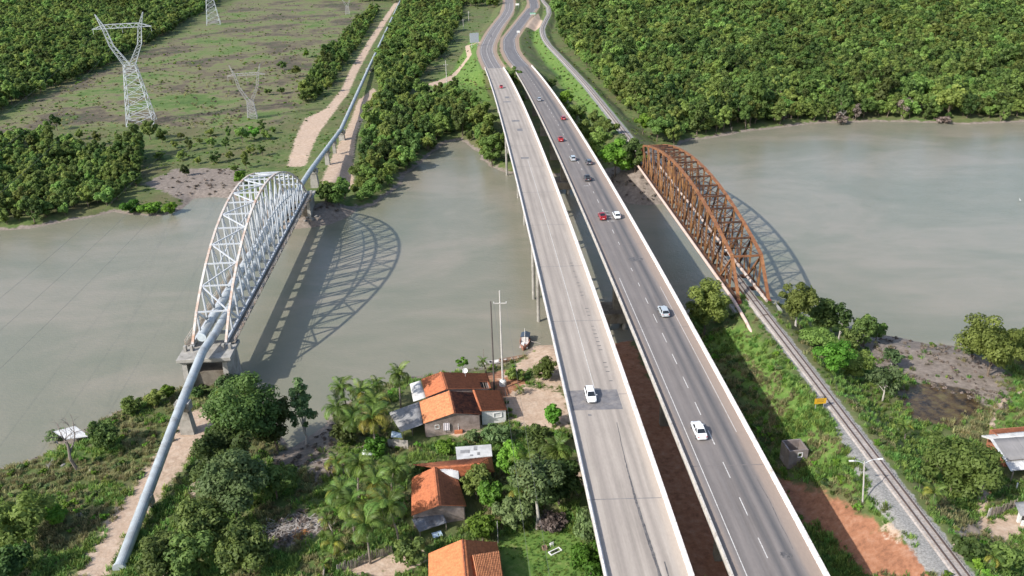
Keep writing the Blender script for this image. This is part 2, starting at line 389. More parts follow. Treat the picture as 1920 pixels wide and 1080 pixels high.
def ground_material():
    m, nt, b = mat_new('ground_cover')
    p = geo_pos(nt)
    n1 = noise(nt, 0.045, 5, 0.6, p); n2 = noise(nt, 0.35, 6, 0.65, p); n3 = noise(nt, 2.2, 5, 0.6, p)
    g = ramp(nt, n2, [(0.25, (0.045, 0.080, 0.020)), (0.45, (0.085, 0.130, 0.034)), (0.6, (0.135, 0.155, 0.055)), (0.78, (0.23, 0.19, 0.11))])
    g = mix(nt, ramp(nt, n1, [(0.42, (0, 0, 0)), (0.66, (0.75,) * 3)]), g, (0.125, 0.105, 0.055))
    g = mix(nt, 0.5, g, mix(nt, n3, (0.3, 0.3, 0.3), (1.35, 1.35, 1.35)), 'MULTIPLY') if False else g
    def over(col, name, c, amp=0.7, sharp=0.10, n=None):
        a = N(nt, 'ShaderNodeAttribute', attribute_name=name)
        t = mth(nt, 'ADD', a.outputs['Fac'], mth(nt, 'MULTIPLY', mth(nt, 'SUBTRACT', n if n is not None else n2, 0.5), amp * 2))
        f = nt.nodes.new('ShaderNodeMapRange'); f.interpolation_type = 'SMOOTHSTEP'
        f.inputs[1].default_value = 0.5 - sharp; f.inputs[2].default_value = 0.5 + sharp; nt.links.new(t, f.inputs[0])
        return mix(nt, f.outputs[0], col, c), f.outputs[0]
    nn = noise(nt, 0.8, 7, 0.7, p)
    scrub = ramp(nt, mth(nt, 'ADD', mth(nt, 'MULTIPLY', noise(nt, 0.020, 4, 0.6, p, 0.5), 0.55), mth(nt, 'MULTIPLY', noise(nt, 0.13, 8, 0.74, p, 0.6), 0.45)), [(0.34, (0.055, 0.105, 0.022)), (0.43, (0.105, 0.155, 0.042)), (0.48, (0.165, 0.165, 0.075)), (0.53, (0.125, 0.098, 0.068)), (0.58, (0.070, 0.064, 0.042)), (0.66, (0.085, 0.135, 0.030))])
    lush = ramp(nt, nn, [(0.3, (0.065, 0.130, 0.024)), (0.55, (0.125, 0.205, 0.042)), (0.75, (0.24, 0.235, 0.095))])
    mud = ramp(nt, nn, [(0.3, (0.135, 0.11, 0.088)), (0.6, (0.26, 0.215, 0.18)), (0.8, (0.33, 0.29, 0.235))])
    sand = ramp(nt, nn, [(0.25, (0.34, 0.235, 0.165)), (0.5, (0.46, 0.34, 0.25)), (0.75, (0.56, 0.45, 0.35))])
    red = ramp(nt, nn, [(0.25, (0.16, 0.075, 0.046)), (0.5, (0.33, 0.15, 0.082)), (0.68, (0.38, 0.205, 0.13)), (0.85, (0.47, 0.33, 0.24))])
    grav = ramp(nt, noise(nt, 3.5, 4, 0.7, p), [(0.3, (0.16, 0.15, 0.135)), (0.55, (0.29, 0.28, 0.26)), (0.75, (0.39, 0.37, 0.345))])
    wet = ramp(nt, noise(nt, 0.5, 6, 0.7, p), [(0.38, (0.028, 0.020, 0.014)), (0.5, (0.085, 0.055, 0.026)), (0.68, (0.13, 0.105, 0.04))])
    col = g
    col, _ = over(col, 'scrub', scrub, 0.35, 0.25, n1)
    col, _ = over(col, 'lush', lush, 0.4, 0.2)
    col, _ = over(col, 'mud', mud, 0.75, 0.14)
    col, fw = over(col, 'wet', wet, 0.5, 0.12)
    col, _ = over(col, 'verge', (0.33, 0.235, 0.17), 0.45, 0.15, nn)
    col, _ = over(col, 'red', red, 0.7, 0.16)
    col, _ = over(col, 'sand', sand, 0.75, 0.14, nn)
    col, _ = over(col, 'path', sand, 0.5, 0.12, nn)
    col, _ = over(col, 'gravel', grav, 0.45, 0.10, nn)
    col = mix(nt, 0.5, col, mix(nt, n3, (0.45, 0.45, 0.45), (1.5, 1.5, 1.5)), 'MULTIPLY')
    nt.links.new(col, b.inputs['Base Color'])
    nt.links.new(mth(nt, 'SUBTRACT', 0.95, mth(nt, 'MULTIPLY', fw, 0.6)), b.inputs['Roughness'])
    b.inputs['Specular IOR Level'].default_value = 0.25
    bump(nt, b, mth(nt, 'ADD', n3, n2), 0.45, 0.22)
    return m
P = np.stack([X, Y, Z], -1)
gme = grid_mesh('ground', P, ground_material())
for k, A in FIELDS.items():
    a = gme.attributes.new(k, 'FLOAT', 'POINT'); a.data.foreach_set('value', A.astype(np.float32).reshape(-1))
ground = link(bpy.data.objects.new('ground', gme)); tag(ground, kind='structure')

def water_material():
    m, nt, b = mat_new('silty_water')
    p = geo_pos(nt)
    mp = N(nt, 'ShaderNodeMapping'); mp.inputs['Scale'].default_value = (0.9, 1.5, 1); mp.inputs['Rotation'].default_value = (0, 0, 0.5); nt.links.new(p, mp.inputs[0])
    big = noise(nt, 0.017, 5, 0.6, mp.outputs[0], 0.5); mid = noise(nt, 0.07, 5, 0.6, mp.outputs[0], 0.3)
    c = ramp(nt, big, [(0.33, (0.168, 0.170, 0.118)), (0.47, (0.196, 0.188, 0.134)), (0.58, (0.254, 0.224, 0.168)), (0.72, (0.208, 0.195, 0.142))])
    c = mix(nt, 0.3, c, ramp(nt, mid, [(0.35, (0.166, 0.178, 0.132)), (0.65, (0.250, 0.228, 0.180))]))
    nt.links.new(c, b.inputs['Base Color'])
    b.inputs['IOR'].default_value = 1.33
    b.inputs['Roughness'].default_value = 0.14; b.inputs['Specular IOR Level'].default_value = 0.4
    w = noise(nt, 0.9, 4, 0.6, mp.outputs[0], 0.4); w2 = noise(nt, 3.5, 3, 0.6, mp.outputs[0])
    bump(nt, b, mth(nt, 'ADD', w, mth(nt, 'MULTIPLY', w2, 0.45)), 0.30, 0.30)
    return m
wp = MB(); wp.add([(-9000, 20, 0), (9000, 20, 0), (9000, 1300, 0), (-9000, 1300, 0)], [(0, 1, 2, 3)])
river = wp.build('river', water_material()); tag(river, kind='structure')

# ------------------------------------------------------------------ shared materials
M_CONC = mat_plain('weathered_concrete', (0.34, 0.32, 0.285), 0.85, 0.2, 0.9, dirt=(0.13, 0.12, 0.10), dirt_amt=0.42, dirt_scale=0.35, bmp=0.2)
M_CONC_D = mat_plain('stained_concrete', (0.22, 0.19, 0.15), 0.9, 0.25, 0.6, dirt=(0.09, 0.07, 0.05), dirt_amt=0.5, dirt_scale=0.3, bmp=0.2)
M_WHITE = mat_plain('limewashed_parapet', (0.66, 0.62, 0.585), 0.8, 0.06, 0.8, dirt=(0.36, 0.31, 0.265), dirt_amt=0.40, dirt_scale=0.7, bmp=0.1)
M_GREYP = mat_plain('grey_parapet', (0.52, 0.48, 0.43), 0.85, 0.12, 0.8, dirt=(0.22, 0.19, 0.16), dirt_amt=0.42, dirt_scale=0.8, bmp=0.1)
M_PAINT = mat_plain('road_paint', (0.62, 0.60, 0.56), 0.7, 0.15, 2.0, dirt=(0.28, 0.25, 0.23), dirt_amt=0.45, dirt_scale=3.0)
M_PATCH = mat_plain('worn_asphalt_patch', (0.155, 0.148, 0.15), 0.8, 0.25, 1.0, dirt=(0.27, 0.24, 0.215), dirt_amt=0.42, dirt_scale=0.9)
M_TAR = mat_plain('bitumen_seal', (0.085, 0.08, 0.08), 0.7, 0.3, 2.0, dirt=(0.22, 0.20, 0.18), dirt_amt=0.42, dirt_scale=1.5)

def road_material(name, base, dark, shoulder, tracks):
    m, nt, b = mat_new(name)
    la = N(nt, 'ShaderNodeAttribute', attribute_name='lat').outputs['Fac']; lo = N(nt, 'ShaderNodeAttribute', attribute_name='lon').outputs['Fac']
    cb = nt.nodes.new('ShaderNodeCombineXYZ'); nt.links.new(la, cb.inputs[0]); nt.links.new(mth(nt, 'MULTIPLY', lo, 0.035), cb.inputs[1])
    st = noise(nt, 1.1, 5, 0.6, cb.outputs[0])                      # long wear streaks
    cb2 = nt.nodes.new('ShaderNodeCombineXYZ'); nt.links.new(la, cb2.inputs[0]); nt.links.new(mth(nt, 'MULTIPLY', lo, 0.3), cb2.inputs[1])
    bl = noise(nt, 0.28, 6, 0.65, cb2.outputs[0]); fi = noise(nt, 4.0, 4, 0.65, cb2.outputs[0])
    col = ramp(nt, mth(nt, 'ADD', mth(nt, 'MULTIPLY', st, 0.6), mth(nt, 'MULTIPLY', bl, 0.4)), [(0.32, tuple(x * 0.70 for x in base)), (0.5, base), (0.68, tuple(x * 1.2 for x in base))])
    f = None
    for c, w, k in tracks:                                          # tyre-polished and oil-darkened wheel tracks
        t = mth(nt, 'MULTIPLY', mth(nt, 'MAXIMUM', mth(nt, 'SUBTRACT', 1.0, mth(nt, 'DIVIDE', mth(nt, 'ABSOLUTE', mth(nt, 'SUBTRACT', la, c)), w)), 0.0), k)
        f = t if f is None else mth(nt, 'MAXIMUM', f, t)
    f = mth(nt, 'MULTIPLY', f, mth(nt, 'ADD', 0.35, mth(nt, 'MULTIPLY', bl, 1.2)), True)
    col = mix(nt, f, col, dark)
    for c0, sgn in ((shoulder[0], 1), (shoulder[1], -1)):
        e = nt.nodes.new('ShaderNodeMapRange'); e.interpolation_type = 'SMOOTHSTEP'; e.inputs[1].default_value = c0 - 0.5 * sgn; e.inputs[2].default_value = c0 + 0.4 * sgn
        e.inputs[3].default_value = 0.85; e.inputs[4].default_value = 0.0
        nt.links.new(mth(nt, 'ADD', la, mth(nt, 'MULTIPLY', mth(nt, 'SUBTRACT', bl, 0.5), 0.7)), e.inputs[0])
        if sgn < 0: e.inputs[1].default_value, e.inputs[2].default_value, e.inputs[3].default_value, e.inputs[4].default_value = c0 - 0.4, c0 + 0.5, 0.0, 0.85
        col = mix(nt, e.outputs[0], col, shoulder[2])
    col = mix(nt, 0.35, col, mix(nt, fi, (0.55,) * 3, (1.35,) * 3), 'MULTIPLY')
    nt.links.new(col, b.inputs['Base Color']); b.inputs['Roughness'].default_value = 0.82; b.inputs['Specular IOR Level'].default_value = 0.3
    bump(nt, b, fi, 0.15, 0.02)
    return m
M_LDECK = road_material('worn_concrete_road', (0.365, 0.318, 0.272), (0.20, 0.172, 0.152), (0.9, 9.6, (0.44, 0.37, 0.305)), [(2.9, 0.9, 0.55), (4.6, 0.7, 0.35), (6.6, 0.8, 0.45), (8.2, 0.7, 0.5)])
M_RDECK = road_material('grey_asphalt', (0.195, 0.172, 0.158), (0.095, 0.092, 0.094), (1.4, 9.5, (0.30, 0.235, 0.19)), [(2.6, 0.6, 0.25), (4.4, 0.6, 0.25), (6.5, 0.75, 0.8), (8.3, 0.9, 1.0)])
M_FROAD_L = road_material('approach_asphalt_pale', (0.21, 0.19, 0.18), (0.13, 0.125, 0.13), (1.3, 10.2, (0.34, 0.25, 0.18)), [(2.8, 0.8, 0.6), (4.6, 0.7, 0.6), (6.8, 0.7, 0.4), (8.6, 0.7, 0.4)])
M_FROAD_R = road_material('approach_asphalt', (0.16, 0.15, 0.15), (0.11, 0.11, 0.115), (1.3, 10.0, (0.34, 0.25, 0.18)), [(3.4, 0.9, 0.4), (7.4, 0.9, 0.5)])

def sheet(name, rows, mat, parent=None, lat=None, lon=None):
    o = link(bpy.data.objects.new(name, grid_mesh(name, rows, mat)), parent)
    if lat is not None:
        for k, A in (('lat', lat), ('lon', lon)):
            a = o.data.attributes.new(k, 'FLOAT', 'POINT'); a.data.foreach_set('value', np.asarray(A, np.float32).reshape(-1))
    return o

def parapet_profile(side, w=0.42, h=0.9, top=0.2):
    """New Jersey barrier section; side=+1 inner face towards +x"""
    p = [(0, 0), (w, 0), (w, 0.18), (w * 0.62, 0.42), (top + 0.02, h), (0, h)]
    return [(x if side > 0 else -x, z) for x, z in p]
def panel_mesh(name, side, L, mat, w, h):
    prof = parapet_profile(side, w, h); b = MB()
    b.loft([[(x, -L / 2, z) for x, z in prof], [(x, L / 2, z) for x, z in prof]])
    if side < 0: b.f = [f[::-1] for f in b.f]
    return b.mesh(name, mat)

def bridge(label, name, xl, zf, W, y_end, girder, mats, pw, group):
    root = empty(name, (xl(200) + W / 2, 200, 0), 0, label, 'bridge', group)
    off = Vector(root.location)
    def P_(lat, y, dz): return (xl(y) + lat - off.x, y - off.y, zf(y) + dz)
    ys = np.linspace(34, y_end, 120)
    b = MB(); b.loft([[P_(0, y, -0.05), P_(W, y, -0.05), P_(W, y, -0.32), P_(W - 1.4, y, -0.5), P_(1.4, y, -0.5), P_(0, y, -0.32)] for y in ys])
    b.build('deck', M_CONC, root)
    for k, lat in enumerate(girder['lats']):
        g = MB(); hw = girder['hw']
        g.loft([[P_(lat - hw, y, -0.5), P_(lat + hw, y, -0.5), P_(lat + hw * 0.85, y, -0.5 - girder['depth'](y)), P_(lat - hw * 0.85, y, -0.5 - girder['depth'](y))] for y in ys])
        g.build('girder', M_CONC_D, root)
    lats = np.linspace(pw, W - pw, 25); rows = np.array([[P_(l, y, 0.0) for l in lats] for y in np.linspace(34, y_end, 240)])
    LA, LO = np.meshgrid(lats, np.linspace(34, y_end, 240))
    rs = sheet('road_surface', rows, mats['deck'], root, LA, LO)
    PL = 2.4
    for side, latp, m, h in ((1, 0.0, mats['pl'], mats['hl']), (-1, W, mats['pr'], mats['hr'])):
        me = panel_mesh('parapet_panel', side, PL - 0.11, m, pw, h)
        y = 40.0
        while y < 236:
            yc = y + PL / 2; sl = (zf(y + PL) - zf(y)) / PL; yaw = math.atan2(-(xl(y + PL) - xl(y)), PL)
            o = inst('parapet_panel', me, root, P_(latp, yc, -0.05), (math.atan(sl), 0, yaw), (1, 1, 1))
            y += PL
        pr = parapet_profile(side, pw, h); yy = np.linspace(y, y_end, 40)
        b = MB(); b.loft([[P_(latp + px_, q, pz - 0.05) for px_, pz in pr] for q in yy])
        if side < 0: b.f = [f[::-1] for f in b.f]
        b.build('parapet_run', m, root)
    return root, P_

lb, LP = bridge('pale concrete highway bridge with a light worn deck, nearer the pipe bridge', 'highway_bridge', lb_x, lb_z, LB_W, LB_END,
                dict(lats=(1.9, 4.4, 6.9, 9.4), hw=0.35, depth=lambda y: 1.7), dict(deck=M_LDECK, pl=M_WHITE, pr=M_WHITE, hl=0.85, hr=0.85), 0.5, 'twin highway bridges over the river')
rb, RP = bridge('dark asphalt highway bridge with dashed lane lines, beside the rusty railway bridge', 'highway_bridge', rb_x, rb_z, RB_W, RB_END,
                dict(lats=(RB_W / 2,), hw=3.2, depth=lambda y: 2.0 + 3.0 * (math.exp(-((y - 178) / 20) ** 2) + math.exp(-((y - 283) / 20) ** 2))),
                dict(deck=M_RDECK, pl=M_GREYP, pr=M_WHITE, hl=0.8, hr=0.85), 0.4, 'twin highway bridges over the river')

def decal(parent, P_, name, pts, mat, dz=0.012):
    """thin painted or sealed strip on a deck: pts = (lat, y, half width)"""
    rows = [[P_(l - w, y, dz), P_(l + w, y, dz)] for l, y, w in pts]
    return sheet(name, rows, mat, parent)
# lane marks of the dark bridge
dash = MB(); dash.box((0, 0, 0), (0.13, 3.6, 0.006)); dash_me = dash.mesh('lane_dash', M_PAINT)
y = 60.0
while y < 455:
    ok = not (64 < y < 84 and False) and not (170 < y < 178)
    if ok:
        sl = rb_z(y + 1) - rb_z(y); sxy = rb_x(y + 1) - rb_x(y)
        big = 1.0 if y < 150 else (0.5 if int(y) % 3 else 0.75)
        inst('lane_dash', dash_me, rb, RP(5.55, y, 0.015), (math.atan(sl), 0, math.atan2(-sxy, 1)), (1, big, 1))
    y += 7.8
decal(rb, RP, 'edge_line', [(2.05, q, 0.06) for q in np.linspace(40, 165, 40)], M_PAINT)
decal(rb, RP, 'edge_line', [(9.75, q, 0.045) for q in np.linspace(108, 160, 30)], M_PAINT)
decal(lb, LP, 'centre_line', [(5.35, q, 0.045) for q in np.linspace(122, 260, 60)], M_PAINT)
# bitumen patches and crack sealing
for q in np.arange(70, 470, 26.0): decal(lb, LP, 'expansion_joint', [(LB_W / 2, q - .07, LB_W / 2 - .7), (LB_W / 2, q + .07, LB_W / 2 - .7)], M_PATCH, 0.006)
decal(lb, LP, 'asphalt_patch', [(4.95, q, 4.15) for q in np.linspace(117.6, 123.4, 6)], M_PATCH)
rs_ = np.random.default_rng(3)
decal(lb, LP, 'crack_seal', [(7.3 + 0.35 * math.sin(q / 9) + (q - 108) * 0.012 + rs_.normal(0, 0.02), q, 0.05 + 0.16 * max(0, min(1, (106 - q) / 14)) * (0.7 + 0.5 * rs_.random())) for q in np.linspace(62, 114, 90)], M_TAR)
decal(lb, LP, 'crack_seal', [(7.75 + 0.02 * (q - 62), q, 0.06 + 0.06 * rs_.random()) for q in np.linspace(60, 84, 40)], M_TAR)
for q in np.arange(126, 176, 1.5):
    if rs_.random() < 0.8: decal(lb, LP, 'crack_seal', [(8.55 - 0.008 * (q - 126), q + d, 0.25 + 0.15 * rs_.random()) for d in (0, 0.22)], M_TAR)
for lat, q, w, l in ((4.6, 262, 1.3, 2.0), (5.6, 318, 1.5, 3), (6.0, 302, 1.0, 4), (4.8, 360, 1.6, 3), (5.6, 372, 0.9, 5), (3.4, 116.2, 0.28, 0.5)):
    decal(lb, LP, 'asphalt_patch', [(lat, q + k * l, w) for k in (-.5, .5)], M_PATCH)
for lat, q, w, l in ((6.5, 205, .5, .25), (6.6, 202.5, .5, .25), (6.7, 200, .5, .25), (6.4, 207.5, .5, .25), (4.3, 230, .7, .25)):
    decal(rb, RP, 'rumble_mark', [(lat, q + k * l, w) for k in (-.5, .5)], M_PAINT)
for lat, q, w, l in ((8.0, 82, .8, 1.2), (7.6, 76, 1.1, 1.0), (9.3, 90, .05, 14), (7.5, 175, 1.8, 2.5)):
    decal(rb, RP, 'bitumen_scar', [(lat + rs_.normal(0, .08), q + k * l, w * (1 - abs(k))) for k in np.linspace(-.5, .5, 7)], M_TAR)
jm = mat_plain('joint_steel', (0.16, 0.14, 0.13), 0.7)
for q in (100, 142, 184, 226, 268, 310, 352, 394):
    decal(rb, RP, 'expansion_joint', [(RB_W / 2, q - .08, RB_W / 2 - .6), (RB_W / 2, q + .08, RB_W / 2 - .6)], jm, 0.008)
# piers
def part_at(b, parent, name, mat, **k):
    o = b.build(name, mat, parent, **k); o.matrix_parent_inverse = Matrix.Translation(-parent.location); return o
for q in (62, 88, 114, 140, 166, 181, 194, 222, 250, 278, 306, 332, 358, 384, 410, 436, 462, 486):
    for lat in ((1.0, LB_W - 1.0) if q in (181, 194, 306) else (3.2, LB_W - 3.2)):
        b = MB(); x = lb_x(q) + lat; g = min(-1.5, float(gz(x, q)) - 1) if float(gz(x, q)) < 0 else float(gz(x, q)) - 0.5
        b.tube([(x, q, g), (x, q, lb_z(q) - 2.9)], 0.42, 10)
        part_at(b, lb, 'pier_column', M_CONC)
    b = MB(); x = lb_x(q) + LB_W / 2; b.box((x, q, lb_z(q) - 2.55), (LB_W - 1.0, 1.1, 0.7)); part_at(b, lb, 'pier_cap', M_CONC)
for q in (178, 283):
    x = rb_x(q) + RB_W / 2
    b = MB(); b.box((x, q, 3.3), (10.5, 7.0, 2.6)); part_at(b, rb, 'pile_cap', M_CONC_D, bevel=0.15)
    for dx in (-4, 0, 4):
        for dy in (-2.4, 2.4):
            b = MB(); b.tube([(x + dx, q + dy, -2.5), (x + dx, q + dy, 2.05)], 0.55, 10); part_at(b, rb, 'pile', M_CONC)
    b = MB(); b.loft([[(x - hx, q - hy, z), (x + hx, q - hy, z), (x + hx, q + hy, z), (x - hx, q + hy, z)] for hx, hy, z in ((2.6, 1.5, 4.6), (2.6, 1.5, rb_z(q) - 5.2))])
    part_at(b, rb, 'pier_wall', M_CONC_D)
for q in (60, 95, 130, 320, 360, 400, 440, 475):
    x = rb_x(q) + RB_W / 2; b = MB(); g = float(gz(x, q)) - 0.5
    b.loft([[(x - hx, q - hy, z), (x + hx, q - hy, z), (x + hx, q + hy, z), (x - hx, q + hy, z)] for hx, hy, z in ((2.4, 0.7, g), (2.4, 0.7, rb_z(q) - 2.2))])
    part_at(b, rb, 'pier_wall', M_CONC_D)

# approach roads beyond the bridges
def catmull(pts, n):
    p = np.asarray(pts, float); p = np.vstack([2 * p[0] - p[1], p, 2 * p[-1] - p[-2]]); out = []
    for i in range(1, len(p) - 2):
        for t in np.linspace(0, 1, n, endpoint=False):
            a, b, c, d = p[i - 1], p[i], p[i + 1], p[i + 2]
            out.append(0.5 * (2 * b + (c - a) * t + (2 * a - 5 * b + 4 * c - d) * t * t + (3 * b - a - 3 * c + d) * t ** 3))
    out.append(p[-2]); return np.array(out)
def road(name, line, W, mat):
    c = catmull(line, 12); d = np.gradient(c[:, :2], axis=0); d /= np.linalg.norm(d, axis=1)[:, None]; nrm = np.stack([d[:, 1], -d[:, 0]], 1)
    L = np.concatenate([[0], np.cumsum(np.linalg.norm(np.diff(c[:, :2], axis=0), axis=1))])
    lats = np.linspace(0, W, 15); rows = np.zeros((len(c), 15, 3))
    for j, l in enumerate(lats):
        rows[:, j, :2] = c[:, :2] + nrm * (l - W / 2); rows[:, j, 2] = c[:, 2] + 0.09
    LA, LO = np.meshgrid(lats, L); o = sheet(name, rows, mat, None, LA, LO); tag(o, kind='structure'); return o, c, nrm
roadL, cL, nL = road('approach_road', LROAD, 11.6, M_FROAD_L)
roadR, cR, nR = road('approach_road', RROAD, 11.4, M_FROAD_R)
for cc, nn_, offs in ((cL, nL, (-3.6, 0.2, 3.9)), (cR, nR, (-3.6, 3.6))):
    for of in offs:
        rows = np.zeros((len(cc) - 12, 2, 3))
        for j, e in enumerate((-0.07, 0.07)):
            rows[:, j, :2] = (cc[:, :2] + nn_ * (of + e))[:-12]; rows[:, j, 2] = cc[:-12, 2] + 0.10
        sheet('edge_line', rows, M_PAINT, roadL if cc is cL else roadR)

# ------------------------------------------------------------------ pipe bridge (silver truss)
M_SILV = mat_plain('silver_painted_steel', (0.50, 0.52, 0.54), 0.5, 0.10, 1.2, dirt=(0.34, 0.31, 0.28), dirt_amt=0.30, dirt_scale=0.8)
M_SILVR = mat_plain('chalky_steel_rust_streaked', (0.56, 0.52, 0.47), 0.6, 0.1, 0.8, dirt=(0.38, 0.17, 0.07), dirt_amt=0.44, dirt_scale=0.35)
M_PIPE = mat_plain('galvanised_pipe', (0.37, 0.405, 0.42), 0.5, 0.12, 0.5, dirt=(0.22, 0.215, 0.20), dirt_amt=0.42, dirt_scale=0.35)
M_DARK = mat_plain('dark_void', (0.03, 0.028, 0.026), 0.9)
def truss_frame(A, B):
    d = (Vector(B) - Vector(A)); L = d.length; d = d / L; n = Vector((d.y, -d.x, 0)).normalized()
    return L, lambda a, off, z: Vector(A) + d * a + n * off + Vector((0, 0, z - A[2]))
PA, PB = Vector((-60.43, 156.3, 9.5)), Vector((-65.58, 260.5, 9.5))      # right-hand lower chord
PL_, PT = truss_frame(PA, PB)
PW = 6.9
pb = empty('pipe_bridge', tuple(PT(52, -PW / 2, 0)), 0, 'silver bowstring truss carrying two big pipes over the river', 'bridge')
def bpart(root, b, name, mat, **k):
    o = b.build(name, mat, root, **k); o.matrix_parent_inverse = Matrix.Translation(-root.location); return o
NP = 18; pan = PL_ / NP
def pz(a):
    t = min(max(a / PL_, 0), 1); return 9.5 + 18.6 * (4 * t * (1 - t)) ** 0.88
for off in (0.0, -PW):
    for i in range(NP):
        a0, a1 = i * pan, (i + 1) * pan
        b = MB(); b.bar(PT(a0, off, pz(a0)), PT(a1, off, pz(a1)), 0.5, 0.46); bpart(pb, b, 'top_chord', M_SILVR)
        b = MB(); b.bar(PT(a0, off, 9.4), PT(a1, off, 9.4), 0.45, 0.9); bpart(pb, b, 'bottom_chord', M_SILV)
    for i in range(1, NP):
        a = i * pan
        b = MB(); b.bar(PT(a, off, 9.5), PT(a, off, pz(a)), 0.30, 0.62); bpart(pb, b, 'hanger', M_SILV)
        b = MB(); b.box(PT(a, off + 0.0, pz(a) - 0.3), (0.16, 0.9, 0.8)); bpart(pb, b, 'gusset_plate', M_SILV)
    for i in range(1, NP - 1):
        a0, a1 = i * pan, (i + 1) * pan
        p, q = (PT(a0, off, pz(a0)), PT(a1, off, 9.6)) if i < NP // 2 else (PT(a0, off, 9.6), PT(a1, off, pz(a1)))
        b = MB(); b.bar(p, q, 0.26, 0.58); bpart(pb, b, 'diagonal', M_SILV)
        if 3 < i < NP - 4:
            zm = 0.5 * (9.5 + pz(a0)); b = MB(); b.bar(PT(a0, off, zm), PT(a1, off, 0.5 * (9.5 + pz(a1))), 0.22, 0.26); bpart(pb, b, 'side_strut', M_SILV)
for i in range(1, NP):
    a = i * pan
    b = MB(); b.bar(PT(a, -0.2, pz(a)), PT(a, -PW + 0.2, pz(a)), 0.28, 0.30); bpart(pb, b, 'top_strut', M_SILV)
    b = MB(); b.bar(PT(a, 0.1, 9.2), PT(a, -PW - 0.1, 9.2), 0.35, 0.7); bpart(pb, b, 'floor_beam', M_SILV)
    if i < NP - 1:
        s0, s1 = (-0.2, -PW + 0.2) if i % 2 else (-PW + 0.2, -0.2)
        b = MB(); b.bar(PT(a, s0, pz(a)), PT(a + pan, s1, pz(a + pan)), 0.24, 0.26); bpart(pb, b, 'top_brace', M_SILV)
for off in (1.0, -PW - 1.0):                                   # maintenance walkway with its rail
    b = MB(); b.bar(PT(0.5, off, 9.15), PT(PL_ - 0.5, off, 9.15), 1.5, 0.08); bpart(pb, b, 'walkway', M_CONC_D)
    e = 0.72 if off > 0 else -0.72
    b = MB()
    for h in (9.7, 10.25): b.bar(PT(0.5, off + e, h), PT(PL_ - 0.5, off + e, h), 0.07, 0.07)
    for k in range(54): b.bar(PT(0.6 + k * 1.95, off + e, 9.15), PT(0.6 + k * 1.95, off + e, 10.3), 0.07, 0.07)
    bpart(pb, b, 'walkway_rail', M_SILVR)
# pipes
def pipe_collars(b, pts, r, step, w=0.16, dr=0.05):
    for i in range(len(pts) - 1):
        p, q = Vector(pts[i]), Vector(pts[i + 1]); L = (q - p).length; d = (q - p) / L; k = step
        while k < L:
            b.tube([p + d * (k - w / 2), p + d * (k + w / 2)], r + dr, 18); k += step
PIPE_R = 0.86
capped = empty('water_pipe', tuple(PT(52, -4.9, 0)), 0, 'capped grey pipe lying on the left inside the silver truss', 'pipe', 'big water pipes')
pts = [PT(0.4, -4.9, 10.85), PT(PL_ - 1, -4.9, 10.85)]
b = MB(); b.tube(pts, PIPE_R, 22); pipe_collars(b, pts, PIPE_R, 6.0); bpart(capped, b, 'pipe_wall', M_PIPE, smooth=False)
b = MB(); b.tube([PT(0.25, -4.9, 10.85), PT(0.45, -4.9, 10.85)], PIPE_R + 0.08, 22); bpart(capped, b, 'end_cap', mat_plain('pale_steel_cap', (0.5, 0.55, 0.57), 0.5))
LINE = [(-60.1, 98.0, 2.1), (-60.3, 100.5, 2.4), (-62.55, 136.0, 8.35), (-63.25, 150.5, 10.6), tuple(PT(1.5, -2.5, 10.85)), tuple(PT(PL_ - 1, -2.5, 10.85)),
        (-68.6, 282, 10.9), (-72.6, 362, 6.3), (-86.6, 541, 3.7), (-117.8, 1002, 3.2), (-160, 1500, 3.2)]
live = empty('water_pipe', (-64, 140, 0), 0, 'long grey pipe running down from the silver truss to the sandy ground', 'pipe', 'big water pipes')
b = MB(); b.tube(LINE, PIPE_R, 22); pipe_collars(b, LINE[1:], PIPE_R, 6.0)
bpart(live, b, 'pipe_wall', M_PIPE)
b = MB(); b.tube([(-60.08, 97.8, 2.08), (-60.1, 98.2, 2.12)], PIPE_R + 0.16, 22); bpart(live, b, 'flange', M_PIPE)
# bearings platform on the near bank and its twin on the far bank
def portal(label, a_c, sgn, name='bridge_abutment'):
    c = PT(a_c, -PW / 2, 0); r = empty(name, tuple(c), 0, label, 'bridge pier')
    yaw = math.atan2(PB.y - PA.y, PB.x - PA.x) - math.pi / 2
    b = MB(); b.box((c.x, c.y, 8.35), (11.0, 8.2, 0.75), yaw); bpart(r, b, 'slab', M_CONC, bevel=0.05)
    b = MB(); b.box((c.x, c.y, 7.75), (10.2, 7.2, 0.45), yaw); bpart(r, b, 'slab_beam', M_CONC)
    for o in (-4.1, 4.1):
        p = PT(a_c, -PW / 2 + o, 0); b = MB()
        b.loft([[(p.x - hx, p.y - hy, z), (p.x + hx, p.y - hy, z), (p.x + hx, p.y + hy, z), (p.x - hx, p.y + hy, z)] for hx, hy, z in ((0.6, 4.2, -2.0), (0.5, 3.4, 7.6))])
        bpart(r, b, 'leg_wall', M_CONC)
    b = MB(); b.box((c.x, c.y + sgn * 0.4, 2.2), (7.4, 5.4, 5.0), yaw); bpart(r, b, 'pile_cap', M_CONC_D)
    for o in (-4.6, -3.3, 3.2, 4.6):
        p = PT(a_c - sgn * 0.2, -PW / 2 + o, 0); b = MB(); b.box((p.x, p.y, 9.3), (0.5, 0.8, 1.3), yaw); bpart(r, b, 'bearing_block', M_CONC)
    return r
portal('open concrete portal pier holding the capped end of the silver truss', -1.2, 1)
portal('concrete portal pier on the far muddy bank under the silver truss', PL_ + 0.6, -1)
